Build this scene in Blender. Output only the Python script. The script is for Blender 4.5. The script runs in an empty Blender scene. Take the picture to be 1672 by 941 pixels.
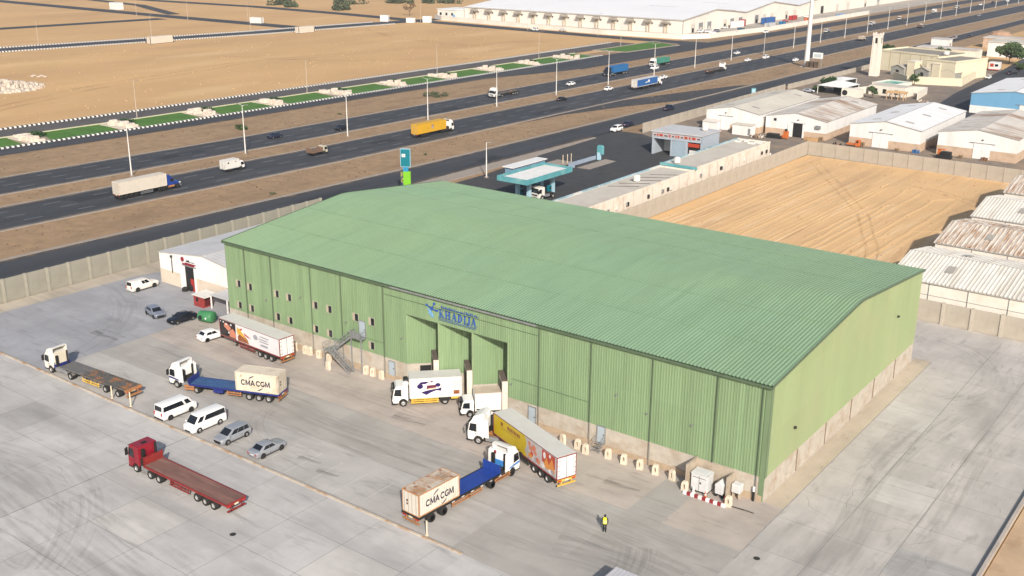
import bpy, bmesh, math, random
from math import sin, cos, pi, radians, sqrt, atan2
from mathutils import Vector, Matrix
random.seed(11)
SC = bpy.context.scene
COL = SC.collection
# ---------------------------------------------------------------- camera
cam_d = bpy.data.cameras.new('camera'); cam = bpy.data.objects.new('camera', cam_d); COL.objects.link(cam)
TH, PSI, ROLL = 0.32450, -0.64280, 0.0063
fw = Vector((sin(PSI)*cos(TH), cos(PSI)*cos(TH), -sin(TH)))
rt0 = Vector((cos(PSI), -sin(PSI), 0)); up0 = rt0.cross(fw)
rt = rt0*cos(ROLL) + up0*sin(ROLL); up = -rt0*sin(ROLL) + up0*cos(ROLL)
cam.matrix_world = Matrix(((rt.x, up.x, -fw.x, 39.925), (rt.y, up.y, -fw.y, -98.749), (rt.z, up.z, -fw.z, 58.945), (0, 0, 0, 1)))
cam_d.sensor_width = 36; cam_d.lens = 37.787; cam_d.clip_start = 1; cam_d.clip_end = 9000
SC.camera = cam
# ---------------------------------------------------------------- world, sun, exposure
SUN_EL, SUN_AZ = radians(31), radians(134.5)          # azimuth clockwise from +Y
w = bpy.data.worlds.new('World'); SC.world = w; w.use_nodes = True
nt = w.node_tree; nt.nodes.clear()
sk = nt.nodes.new('ShaderNodeTexSky'); sk.sky_type = 'NISHITA'; sk.sun_disc = False
sk.sun_elevation = SUN_EL; sk.sun_rotation = SUN_AZ; sk.dust_density = 2.5; sk.air_density = 1.0
bg = nt.nodes.new('ShaderNodeBackground'); bg.inputs['Strength'].default_value = 0.105
wo = nt.nodes.new('ShaderNodeOutputWorld')
nt.links.new(sk.outputs[0], bg.inputs[0]); nt.links.new(bg.outputs[0], wo.inputs[0])
sl = bpy.data.lights.new('sun', 'SUN'); sl.energy = 4.3; sl.angle = radians(1.2); sl.color = (1, .915, .80)
so = bpy.data.objects.new('sun', sl); COL.objects.link(so)
sd = Vector((sin(SUN_AZ)*cos(SUN_EL), cos(SUN_AZ)*cos(SUN_EL), sin(SUN_EL)))
so.rotation_euler = sd.to_track_quat('Z', 'Y').to_euler(); so.location = (60, -60, 90)
vs = SC.view_settings; vs.view_transform = 'Standard'; vs.look = 'None'; vs.gamma = 1; vs.use_curve_mapping = False
vs.exposure = 0.33
# ---------------------------------------------------------------- materials
MATS = {}
def M(name, col, rough=.65, metal=0., var=.12, scale=.6, stretch=(1, 1, 1), bump=0., bscale=None, col2=None, thr=(.45, .65), scale2=.15, stretch2=(1, 1, 1), det=6, col3=None, thr3=(.6, .75), scale3=2., stretch3=(1, 1, 1), emit=0, spec=.4, cells=()):
    """procedural material: base colour broken by noise, optional second and third worn tones, bump"""
    if name in MATS: return MATS[name]
    m = bpy.data.materials.new(name); m.use_nodes = True; n = m.node_tree.nodes; l = m.node_tree.links
    b = n['Principled BSDF']; b.inputs['Roughness'].default_value = rough; b.inputs['Metallic'].default_value = metal
    b.inputs['Specular IOR Level'].default_value = spec
    tc = n.new('ShaderNodeTexCoord')
    def noise(sc, st, d=det):
        mp = n.new('ShaderNodeMapping'); mp.inputs['Scale'].default_value = st
        l.new(tc.outputs['Object'], mp.inputs[0])
        t = n.new('ShaderNodeTexNoise'); t.inputs['Scale'].default_value = sc; t.inputs['Detail'].default_value = d; t.inputs['Roughness'].default_value = .62
        l.new(mp.outputs[0], t.inputs['Vector']); return t.outputs['Fac']
    def mix(a, bb, f):
        x = n.new('ShaderNodeMix'); x.data_type = 'RGBA'; l.new(f, x.inputs[0])
        for s, v in ((6, a), (7, bb)):
            if isinstance(v, tuple): x.inputs[s].default_value = (*v[:3], 1)
            else: l.new(v, x.inputs[s])
        return x.outputs[2]
    def ramp(f, lo, hi):
        r = n.new('ShaderNodeMapRange'); r.inputs[1].default_value = lo; r.inputs[2].default_value = hi; l.new(f, r.inputs[0]); return r.outputs[0]
    f1 = noise(scale, stretch)
    lo = tuple(max(0, c*(1-var)) for c in col); hi = tuple(c*(1+var) for c in col)
    c = mix(lo, hi, ramp(f1, .3, .7))
    if col2: c = mix(c, col2, ramp(noise(scale2, stretch2), *thr))
    if col3: c = mix(c, col3, ramp(noise(scale3, stretch3), *thr3))
    for cs, amt in cells:                              # sheet-to-sheet / slab-to-slab tone changes
        vm = n.new('ShaderNodeVectorMath'); vm.operation = 'MULTIPLY_ADD'; vm.inputs[1].default_value = cs; vm.inputs[2].default_value = (.37, .37, .5); l.new(tc.outputs['Object'], vm.inputs[0])
        fl = n.new('ShaderNodeVectorMath'); fl.operation = 'FLOOR'; l.new(vm.outputs[0], fl.inputs[0]); wn = n.new('ShaderNodeTexWhiteNoise'); l.new(fl.outputs[0], wn.inputs[0])
        mr = n.new('ShaderNodeMapRange'); mr.inputs[3].default_value = 1-amt; mr.inputs[4].default_value = 1+amt; l.new(wn.outputs[0], mr.inputs[0])
        mm = n.new('ShaderNodeMix'); mm.data_type = 'RGBA'; mm.blend_type = 'MULTIPLY'; mm.inputs[0].default_value = 1; l.new(c, mm.inputs[6]); l.new(mr.outputs[0], mm.inputs[7]); c = mm.outputs[2]
    l.new(c, b.inputs['Base Color'])
    if bump:
        bp = n.new('ShaderNodeBump'); bp.inputs['Strength'].default_value = bump; bp.inputs['Distance'].default_value = .05
        l.new(noise(bscale or scale*6, stretch, 4), bp.inputs['Height']); l.new(bp.outputs[0], b.inputs['Normal'])
    if emit: b.inputs['Emission Strength'].default_value = emit; b.inputs['Emission Color'].default_value = (*col, 1)
    MATS[name] = m; return m
def paint(name, col, rough=.35, **k): return M(name, col, rough, var=k.pop('var', .05), scale=k.pop('scale', 1.3), **k)
GLASS = M('dark_glass', (.012, .015, .02), .08, var=.3, scale=.5, spec=.6)
TYRE = M('tyre_rubber', (.018, .018, .018), .85, var=.25, scale=4)
RIM = M('wheel_rim', (.42, .42, .42), .4, .5, var=.15, scale=5)
BLACK = M('black_plastic', (.015, .015, .016), .6, var=.2)
DARK = M('dark_steel', (.04, .038, .036), .6, .2, var=.3, scale=2)
WHITE = paint('white_paint', (.74, .735, .72), .38, col2=(.60, .575, .53), thr=(.55, .8), scale2=.8)
WHITED = M('dusty_white_paint', (.66, .64, .6), .5, var=.08, scale=.8, col2=(.5, .45, .38), thr=(.55, .8), scale2=.7)
LAMP = M('lamp_glass', (.7, .7, .66), .15, var=.05)
REDL = M('red_lens', (.4, .02, .015), .2, var=.1)
ORANGE = M('orange_steel', (.38, .17, .07), .6, var=.3, scale=2, col2=(.2, .1, .05), thr=(.5, .7), scale2=2)
YELR = M('yellow_rail', (.62, .38, .06), .55, var=.2, scale=2)
GALV = M('galvanised_steel', (.33, .34, .35), .45, .5, var=.2, scale=3)
# ---------------------------------------------------------------- mesh builder
class MB:
    def __init__(s): s.v = []; s.f = []; s.m = []
    def face(s, pts, mi=0):
        b = len(s.v); s.v += [tuple(p) for p in pts]; s.f.append(tuple(range(b, b+len(pts)))); s.m.append(mi)
    def box(s, x0, x1, y0, y1, z0, z1, mi=0):
        b = len(s.v)
        s.v += [(x, y, z) for z in (z0, z1) for y in (y0, y1) for x in (x0, x1)]
        for q in ((0, 2, 3, 1), (4, 5, 7, 6), (0, 1, 5, 4), (2, 6, 7, 3), (0, 4, 6, 2), (1, 3, 7, 5)): s.f.append(tuple(b+i for i in q)); s.m.append(mi)
        return s
    def loft(s, rings, mi=0, closed=True, caps=True):
        b = len(s.v); n = len(rings[0])
        for r in rings: s.v += [tuple(p) for p in r]
        for i in range(len(rings)-1):
            for j in range(n if closed else n-1):
                a, c = b+i*n+j, b+i*n+(j+1) % n
                s.f.append((a, c, c+n, a+n)); s.m.append(mi)
        if caps:
            s.f.append(tuple(b+j for j in range(n))[::-1]); s.m.append(mi)
            s.f.append(tuple(b+(len(rings)-1)*n+j for j in range(n))); s.m.append(mi)
        return s
    def prism(s, prof, y0, y1, mi=0):            # profile in x,z extruded along y
        return s.loft([[(x, y0, z) for x, z in prof], [(x, y1, z) for x, z in prof]], mi)
    def slab(s, prof, z0, z1, mi=0):             # profile in x,y extruded along z
        return s.loft([[(x, y, z0) for x, y in prof], [(x, y, z1) for x, y in prof]], mi)
    def tube(s, p0, p1, r0, r1=None, n=8, mi=0):
        r1 = r0 if r1 is None else r1; p0, p1 = Vector(p0), Vector(p1); d = (p1-p0).normalized()
        a = d.orthogonal().normalized(); c = d.cross(a)
        return s.loft([[p+(a*cos(2*pi*k/n)+c*sin(2*pi*k/n))*r for k in range(n)] for p, r in ((p0, r0), (p1, r1))], mi)
    def bar(s, p0, p1, w, h=None, mi=0):         # square bar between two points
        h = h or w; p0, p1 = Vector(p0), Vector(p1); d = (p1-p0).normalized()
        a = d.cross(Vector((0, 0, 1)));  a = a.normalized() if a.length > .01 else Vector((1, 0, 0)); c = a.cross(d)
        q = [(-w/2, -h/2), (w/2, -h/2), (w/2, h/2), (-w/2, h/2)]
        return s.loft([[p+a*u+c*t for u, t in q] for p in (p0, p1)], mi)
    def lathe(s, prof, n=20, axis='z', c=(0, 0, 0), mi=0):
        rings = []
        for r, h in prof:
            ring = []
            for k in range(n):
                u, t = r*cos(2*pi*k/n), r*sin(2*pi*k/n)
                ring.append((c[0]+u, c[1]+t, c[2]+h) if axis == 'z' else (c[0]+u, c[1]+h, c[2]-t))
            rings.append(ring)
        return s.loft(rings, mi)
    def xf(s, ang=0, dx=0, dy=0, dz=0):
        ca, sa = cos(ang), sin(ang); s.v = [(x*ca-y*sa+dx, x*sa+y*ca+dy, z+dz) for x, y, z in s.v]; return s
    def mesh(s, name, mats, smooth=None, bevel=0, seg=1):
        me = bpy.data.meshes.new(name); me.from_pydata(s.v, [], s.f)
        for k in (mats if isinstance(mats, (list, tuple)) else [mats]): me.materials.append(k)
        me.polygons.foreach_set('material_index', s.m)
        bm = bmesh.new(); bm.from_mesh(me)
        if bevel:
            bmesh.ops.remove_doubles(bm, verts=bm.verts, dist=.0005)
        bmesh.ops.recalc_face_normals(bm, faces=bm.faces) if bevel or smooth else None
        if bevel:
            ed = [e for e in bm.edges if len(e.link_faces) == 2 and e.calc_face_angle(0) > .5]
            bmesh.ops.bevel(bm, geom=ed, offset=bevel, segments=seg, affect='EDGES', clamp_overlap=True)
        bm.to_mesh(me); bm.free()
        if smooth:
            me.polygons.foreach_set('use_smooth', [True]*len(me.polygons)); me.set_sharp_from_angle(angle=radians(smooth))
        me.update(); return me
    def build(s, name, mats, parent=None, **k):
        o = bpy.data.objects.new(name, s.mesh(name, mats, **k)); COL.objects.link(o)
        if parent: o.parent = parent
        return o
def inst(name, me, parent, loc=(0, 0, 0), rotz=0):
    o = bpy.data.objects.new(name, me); COL.objects.link(o); o.location = loc; o.rotation_euler = (0, 0, rotz)
    if parent: o.parent = parent
    return o
def tag(o, label, cat, group=None):
    o['label'] = label; o['category'] = cat
    if group: o['group'] = group
    return o
def thing(name, label, cat, loc=(0, 0, 0), rotz=0, group=None):
    o = bpy.data.objects.new(name, None); o.empty_display_size = .3; COL.objects.link(o)
    o.location = loc; o.rotation_euler = (0, 0, rotz); return tag(o, label, cat, group)
def struct(o): o['kind'] = 'structure'; return o
KIDS = {}
def dup(root, loc, rotz, label=None, group=None):
    def rec(o, par):
        c = o.copy(); COL.objects.link(c)
        if par: c.parent = par
        for ch in [k for k in ALLC(o)]: rec(ch, c)
        return c
    r = rec(root, None); r.location = loc; r.rotation_euler = (0, 0, rotz)
    if label: r['label'] = label
    if group: r['group'] = group
    return r
def ALLC(o): return list(o.children)
def text_mesh(body, size, mat, extrude=.004, bold=0., width=None, spacing=1.):
    cu = bpy.data.curves.new('lettering', 'FONT'); cu.body = body; cu.size = size; cu.extrude = extrude; cu.offset = bold
    cu.align_x = 'CENTER'; cu.align_y = 'CENTER'; cu.space_character = spacing; cu.resolution_u = 3
    ob = bpy.data.objects.new('lettering', cu); COL.objects.link(ob)
    me = bpy.data.meshes.new_from_object(ob.evaluated_get(bpy.context.evaluated_depsgraph_get()))
    bpy.data.objects.remove(ob); me.materials.clear(); me.materials.append(mat)
    if width:
        xs = [v.co.x for v in me.vertices]; k = width/(max(xs)-min(xs))
        for v in me.vertices: v.co.x *= k
    return me
def put_text(name, me, parent, loc, side):       # side: +1 reads on the +y face, -1 on the -y face, 'x' +x face, '-x', 'top'
    o = inst(name, me, parent, loc)
    o.rotation_euler = {1: (pi/2, 0, pi), -1: (pi/2, 0, 0), 'x': (pi/2, 0, pi/2), '-x': (pi/2, 0, -pi/2), 'top': (0, 0, 0)}[side]
    return o
# ---------------------------------------------------------------- setting: ground, yard, roads
SAND = M('desert_sand', (.53, .335, .155), .95, var=.10, scale=.02, stretch=(1, .45, 1), bump=.3, bscale=.8, col2=(.45, .275, .13), thr=(.5, .72), scale2=.010, stretch2=(1.6, .5, 1), col3=(.60, .405, .205), thr3=(.56, .72), scale3=.035, stretch3=(1, .3, 1))
VERGE = M('verge_sand', (.295, .198, .113), .95, var=.2, scale=.35, bump=.5, bscale=3, col2=(.21, .138, .08), thr=(.5, .7), scale2=.12, stretch2=(1, .35, 1), col3=(.34, .25, .165), thr3=(.6, .72), scale3=1.4)
ASPH = M('asphalt', (.038, .042, .050), .85, var=.12, scale=.9, col2=(.054, .057, .064), thr=(.42, .66), scale2=.25, stretch2=(1, .06, 1), col3=(.029, .032, .039), thr3=(.55, .72), scale3=.5, stretch3=(1, .04, 1), cells=(((1/4.3, 1/23, 0), .10), ((1/2.1, 1/61, 0), .06)))
ASPH2 = M('old_asphalt', (.047, .048, .052), .9, var=.16, scale=.5, col2=(.068, .067, .067), thr=(.5, .75), scale2=.08, col3=(.027, .027, .03), thr3=(.58, .7), scale3=.3)
KERB = M('kerb_concrete', (.30, .26, .225), .9, var=.15, scale=1.5, col2=(.27, .21, .15), thr=(.5, .7), scale2=.4)
LINE = M('road_paint', (.30, .31, .33), .8, var=.2, scale=2.5)
DIRT = M('compacted_dirt', (.20, .165, .135), .95, var=.22, scale=.3, bump=.3, bscale=2, col2=(.30, .22, .15), thr=(.5, .7), scale2=.12)
def sheet(name, pts, z, mat, kind='structure'):
    mb = MB(); mb.face([(x, y, z) for x, y in pts]); o = mb.build(name, mat); o['kind'] = kind; return o
def rect(x0, x1, y0, y1): return [(x0, y0), (x1, y0), (x1, y1), (x0, y1)]
OFFT = [(-400, -22), (0, -5), (100, 0), (230, 2), (450, 5), (900, 10), (2600, 30)]
def off(y):
    for (a, b), (c, d) in zip(OFFT, OFFT[1:]):
        if y <= c: return b+(d-b)*(y-a)/(c-a)
    return OFFT[-1][1]
YS = [-320, -150, -75, 0, 50, 100, 165, 230, 300, 370, 450, 600, 750, 900, 1200, 1700, 2400]
def strip(name, x0, x1, z0, z1, mat, ya=-320, yb=2400, solid=False):
    ys = sorted({ya, yb} | {y for y in YS if ya < y < yb}); mb = MB()
    fx = lambda x, y: x(y) if callable(x) else x+off(y)
    if solid: mb.loft([[(fx(x0, y), y, z0), (fx(x1, y), y, z0), (fx(x1, y), y, z1), (fx(x0, y), y, z1)] for y in ys])
    else:
        for a, b in zip(ys, ys[1:]): mb.face([(fx(x0, a), a, z1), (fx(x1, a), a, z1), (fx(x1, b), b, z1), (fx(x0, b), b, z1)])
    return struct(mb.build(name, mat))
sheet('ground', rect(-4500, 2500, -700, 4500), -.14, SAND)
strip('verge', -256, -122.5, 0, -.10, VERGE)
strip('carriageway', -211, -194, 0, -.05, ASPH); strip('carriageway', -182.5, -164, 0, -.05, ASPH)
strip('service_road', -246.4, -237, 0, -.05, ASPH, yb=440); strip('service_road', lambda y: -144+off(y)*.9, lambda y: -131.3+off(y)*.4, 0, -.05, ASPH)
sheet('service_road', [(-237+off(440), 405), (-237+off(440), 440), (-246.4+off(440), 440)], -.046, ASPH)
strip('service_road', -237, lambda y: -224.5+off(y), 0, -.046, ASPH, ya=300, yb=470)
strip('service_road', -236.5, -224.5, 0, -.05, ASPH, ya=470, yb=2400)
sheet('service_road', [(-237.2, 240), (-236, 300), (-223, 300), (-224, 292)], -.046, ASPH)
for x in (-211.8, -194, -183.3, -164): strip('kerb', x, x+.8, -.1, .03, KERB, solid=True)
strip('kerb', lambda y: -145.2+off(y)*.9, lambda y: -144+off(y)*.9, -.1, .02, KERB, solid=True)
mb = MB()
for lanes, ph in (((-206.8, -202.5, -198.2), 3), ((-178, -173.3, -168.6), 0)):
    for li, xl in enumerate(lanes):
        y = -60+ph+li*1.2
        while y < 1100:
            xa, xb = xl+off(y), xl+off(y+4); mb.face([(xa-.09, y, -.043), (xa+.09, y, -.043), (xb+.09, y+4, -.043), (xb-.09, y+4, -.043)]); y += 12
for xl in (-210.4, -194.9, -181.8, -164.8):
    for a, b in zip(YS[2:-2], YS[3:-1]): mb.face([(xl+off(a)-.08, a, -.043), (xl+off(a)+.08, a, -.043), (xl+off(b)+.08, b, -.043), (xl+off(b)-.08, b, -.043)])
struct(mb.build('lane_marking', LINE))
# slip road crossing the verge, station forecourt, strip between
sheet('slip_road', [(-163.5+2, 172), (-161.8+2, 196), (-153, 224), (-141.5, 256), (-141.2, 305), (-146, 296), (-153.5, 268), (-162, 232)], -.046, ASPH2)
sheet('forecourt', [(-131.2, 170), (-124.2, 108), (-123.8, 56), (-84, 56), (-84, 172), (-104, 172), (-122, 182), (-131.2, 182)], -.05, ASPH2)
mbk = MB(); mbk.slab([(-131.2, 56), (-126.4, 56), (-126.2, 110), (-129.0, 168), (-130.2, 168), (-131.2, 120)], -.1, .03); struct(mbk.build('verge_strip', KERB))
sheet('dirt_yard', [(-122.5, 182), (-104, 172), (-71, 172), (-70, 183), (70, 176), (120, 176), (120, 420), (-128, 420)], -.09, DIRT)
sheet('lane', [(-66, 268), (-52, 268), (-52, 287), (-58, 330), (-60, 420), (-68, 560), (-86, 560), (-76, 420), (-72, 330)], -.05, ASPH)
sheet('lane', [(-66, 251), (-20, 251), (60, 251), (60, 268), (-66, 268)], -.05, ASPH2)
SLOT = M('graded_sand', (.64, .418, .208), .95, var=.07, scale=.05, bump=.35, bscale=1.2, col2=(.53, .345, .18), thr=(.5, .66), scale2=.22, stretch2=(1, .10, 1), col3=(.70, .50, .30), thr3=(.55, .7), scale3=.5, stretch3=(1, .07, 1))
sheet('graded_lot', [(-70, 69), (45, 69), (45, 180), (-70, 183)], -.06, SLOT)
# graded ridges left by the blade: low long mounds, bending round at the far right end
mb = MB()
def ridge(path, wd, h):
    rings = []
    for i, p in enumerate(path):
        a = Vector(path[max(0, i-1)]); b = Vector(path[min(len(path)-1, i+1)]); d = (b-a).normalized(); nn = Vector((-d.y, d.x)); q = Vector(p)
        k = .25 if i in (0, len(path)-1) else 1
        rings.append([(*(q-nn*wd), -.08), (*(q-nn*wd*.3), -.08+h*k), (*(q+nn*wd*.3), -.08+h*k), (*(q+nn*wd), -.08)])
    mb.loft(rings, closed=False, caps=False)
for k_ in range(34):
    k = k_*19/34; x = -67+k*2.55+random.uniform(-.9, .9); yt = 174-random.uniform(0, 26 if k_ % 3 else 4)-.10*k*k*.5
    bend = max(0, k-9)*.55 if k_ % 2 else 0; ys_ = random.choice((71, 71, 71, 84, 100))
    path = [(x+random.uniform(-.3, .3)+.02*(y-70), y) for y in range(ys_, int(yt-bend*2), 6)]
    lx = path[-1][0]; ly = path[-1][1]
    if bend: path += [(lx-.8+bend*.12*j*j, ly+j*1.9) for j in range(1, 5)]
    ridge(path, random.uniform(.3, .8), random.uniform(.05, .13))
struct(mb.build('graded_ridges', SLOT, smooth=60))
# concrete yard, laid in tones
def conc(name, c, dark=.75, streak=(.25, 1, 1), warm=0, cells=(((1/8, 1/6.4, 0), .045),)):
    return M(name, c, .9, var=.12, scale=.22, bump=.15, bscale=5, col2=tuple(x*dark*.94 for x in c), thr=(.47, .70), scale2=.16, stretch2=streak, col3=tuple(x*.74 for x in c), thr3=(.56, .70), scale3=.9, stretch3=(streak[0]*.7, streak[1], 1), det=8, cells=cells)
C_LOT = conc('slab_concrete', (.458, .446, .434)); C_PARK = conc('parking_concrete', (.42, .402, .382)); C_STRIP = conc('drive_strip_concrete', (.365, .345, .322), .88, (.12, 1, 1))
C_APR = conc('apron_concrete', (.425, .375, .335), .85, (.3, 1, 1)); C_LEFT = conc('bluish_concrete', (.31, .315, .335), .87); C_GAB = conc('side_concrete', (.455, .43, .405), .76, (1, .25, 1)); C_TAN = conc('tan_concrete', (.46, .395, .31), .85, (1, .3, 1))
Y0 = -150
for nm, r, m in (('yard_slab', rect(-125.9, 2.4, Y0, -27.6), C_LOT), ('parking_slab', rect(-95, -21, -27.6, -18.6), C_PARK), ('drive_strip', rect(-95, 2.4, -18.6, -10.4), C_STRIP),
                 ('parking_slab', rect(-21, 2.4, -27.6, -18.6), C_STRIP), ('apron', rect(-95, -10.8, -10.4, 0.2), C_APR), ('apron', rect(-6.6, 2.4, -10.4, .2), C_APR), ('drive_strip', rect(-10.8, -6.6, -10.4, .2), C_STRIP),
                 ('yard_slab', rect(-125.9, -95, -27.6, .2), C_LEFT), ('yard_slab', rect(-125.9, -88.2, .2, 68.6), C_LEFT), ('apron', rect(.05, 2.4, .2, 52), C_TAN), ('yard_slab', rect(2.4, 22.4, Y0, 68.6), C_GAB), ('yard_slab', rect(-88.2, 2.4, 52, 68.6), C_GAB), ('yard_slab', rect(-88.2, .05, .2, 52), C_GAB)):
    sheet(nm, r, 0, m)
JOINT = M('joint_tar', (.235, .23, .22), .9, var=.3, scale=1); WLINE = M('faded_white_line', (.52, .51, .49), .85, var=.15, scale=1, col2=(.36, .35, .33), thr=(.5, .68), scale2=1.2)
mb = MB()
def seg(x0, y0, x1, y1, wd=.05, z=.004, m=None):
    d = Vector((x1-x0, y1-y0)).normalized(); nn = Vector((-d.y, d.x))*wd/2
    (m or mb).face([(x0-nn.x, y0-nn.y, z), (x1-nn.x, y1-nn.y, z), (x1+nn.x, y1+nn.y, z), (x0+nn.x, y0+nn.y, z)])
for y in (-33.6, -39.9, -46.4, -52.8, -59.2): seg(-125, y, 2.4, y, random.uniform(.05, .09))
for i, x in enumerate(range(-118, 2, 8)): seg(x, -27.9, x, -75, .13 if x == -62 else .055)
for x in (8.6, 14.8): seg(x, -60, x, 66, .07)
for y in range(-58, 68, 7): seg(2.5, y+.3, 22.3, y+.3, .05)
seg(2.45, -12, 2.45, 52, .09); seg(2.5, 52, -88, 52, .05)
for x in range(-120, -96, 8): seg(x, -27, x, -15, .05)
for x in (-118, -112, -106): seg(-125.5, x+100, -115, x+100, .06); seg(-125.5, x+120, -117, x+121, .06)
seg(-95, -18.6, 2, -18.6, .05); seg(-95, -10.4, -7, -10.4, .04); seg(-95, -27, -95, 0, .05)
for y in (-85, ): seg(-125, y, 22, y)
struct(mb.build('slab_joint', JOINT))
mb = MB()
for x in (-50, -46, -42.4, -38.3, -34.5): seg(x, -27, x, -21.2, .09, .008)
struct(mb.build('parking_line', WLINE))
STEEL_EDGE = M('rusty_edge_kerb', (.46, .40, .33), .85, var=.15, scale=.7, col2=(.36, .22, .12), thr=(.5, .62), scale2=.5)
mb = MB(); mb.box(-125, -19.4, -27.75, -27.5, 0, .14); struct(mb.build('kerb', STEEL_EDGE))
sheet('gutter_line', rect(-125, -19.4, -27.44, -27.2), .004, JOINT)
# tyre scuffs: thin worn streaks lying on the concrete
def marks_mat(name, col, amt, sc):
    m = bpy.data.materials.new(name); m.use_nodes = True; n = m.node_tree.nodes; l = m.node_tree.links; b = n['Principled BSDF']
    b.inputs['Base Color'].default_value = (*col, 1); b.inputs['Roughness'].default_value = .9
    tc = n.new('ShaderNodeTexCoord'); mp = n.new('ShaderNodeMapping'); l.new(tc.outputs['UV'], mp.inputs[0]); mp.inputs['Scale'].default_value = (1.2, sc, 1)
    t = n.new('ShaderNodeTexNoise'); t.inputs['Scale'].default_value = 1; t.inputs['Detail'].default_value = 5; l.new(mp.outputs[0], t.inputs['Vector'])
    r = n.new('ShaderNodeMapRange'); r.inputs[1].default_value = .45; r.inputs[2].default_value = .75; r.inputs[4].default_value = amt; l.new(t.outputs['Fac'], r.inputs[0])
    uv = n.new('ShaderNodeSeparateXYZ'); l.new(tc.outputs['UV'], uv.inputs[0])
    pp = n.new('ShaderNodeMath'); pp.operation = 'PINGPONG'; pp.inputs[1].default_value = .5; l.new(uv.outputs[1], pp.inputs[0])
    ed = n.new('ShaderNodeMapRange'); ed.inputs[2].default_value = .25; l.new(pp.outputs[0], ed.inputs[0])
    mu = n.new('ShaderNodeMath'); mu.operation = 'MULTIPLY'; l.new(r.outputs[0], mu.inputs[0]); l.new(ed.outputs[0], mu.inputs[1]); l.new(mu.outputs[0], b.inputs['Alpha']); return m
SCUFF = marks_mat('tyre_scuff', (.09, .088, .088), .17, 12)
def band(name, path, wd, mat, z=.012, rep=1.):
    me_v = []; me_f = []; uv = []; L = 0
    for i, p in enumerate(path):
        a = Vector(path[max(0, i-1)]); b = Vector(path[min(len(path)-1, i+1)]); d = (b-a).normalized(); nn = Vector((-d.y, d.x))*wd/2; q = Vector(p)
        if i: L += (q-Vector(path[i-1])).length
        me_v += [(*(q-nn), z), (*(q+nn), z)]; uv += [(L*.12*rep, 0), (L*.12*rep, 1)]
        if i: me_f.append((2*i-2, 2*i, 2*i+1, 2*i-1))
    me = bpy.data.meshes.new(name); me.from_pydata(me_v, [], me_f); me.materials.append(mat); ul = me.uv_layers.new(name='UVMap')
    for lp in me.loops: ul.data[lp.index].uv = uv[lp.vertex_index]
    o = bpy.data.objects.new(name, me); COL.objects.link(o); return struct(o)
def arc(cx, cy, r, a0, a1, n=18, ry=None): return [(cx+r*cos(radians(a0+(a1-a0)*k/n)), cy+(ry or r)*sin(radians(a0+(a1-a0)*k/n))) for k in range(n+1)]
band('tyre_mark', arc(-3, 48, 14.5, -40, 85), 6.5, SCUFF); band('tyre_mark', [(9+1.2*sin(k*.5), -20+k*4) for k in range(15)], 7, SCUFF, .016, .6)
band('tyre_mark', arc(-6, -40, 21, 20, 110), 9, SCUFF, .016, .7); band('tyre_mark', arc(-20, -24, 16, -60, 30), 6, SCUFF, .020)
band('tyre_mark', [(-90+k*6, -14.5+.9*sin(k*.7)) for k in range(16)], 7.5, SCUFF, .012, .5); band('tyre_mark', [(-95+k*6, -6.8+.6*sin(k)) for k in range(10)], 6, SCUFF, .016, .5)
band('tyre_mark', arc(-33, -30, 8, 30, 150), 1.6, SCUFF, .012); band('tyre_mark', arc(-31, -29, 6, 10, 140), 1.2, SCUFF, .020)
band('tyre_mark', arc(-125, -30, 30, 10, 80), 7, SCUFF, .012); band('tyre_mark', arc(-70, -66, 24, 30, 130), 8, SCUFF, .012, .6); band('tyre_mark', [(-110+k*6, -50+2*sin(k*.4)) for k in range(16)], 10, SCUFF, .020, .4)
band('tyre_mark', [(-60+k*5, -45-1.5*k*.4) for k in range(14)], 8, SCUFF, .016, .5); band('tyre_mark', arc(-52, -14, 9, 200, 300), 4, SCUFF, .020); band('tyre_mark', [(16+.5*sin(k), -40+k*6) for k in range(18)], 6, SCUFF, .012, .4)
sheet('tan_strip', [(-125.9, -40), (-122.4, -40), (-121.6, 5), (-115, 30), (-115, 68), (-125.9, 68)], .004, conc('tan_edge_concrete', (.43, .38, .31)))
mb = MB()
for x, y in ((-40.2, -39.0), (4.2, -10.5)): mb.lathe([(.01, .008), (.32, .012), (.34, .005)], 14, c=(x, y, 0))
struct(mb.build('manhole', DARK))
sheet('site_sand', [(22.9, Y0), (140, Y0), (140, 176), (45.2, 176), (45.2, 68.5), (22.9, 68.5)], -.03, M('site_sand_m', (.46, .33, .21), .95, var=.15, scale=.2, bump=.4, bscale=2, col2=(.36, .24, .15), thr=(.5, .7), scale2=.3))
mb = MB(); mb.box(22.4, 22.75, Y0, 68, -.03, .42); struct(mb.build('kerb', C_APR))
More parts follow.
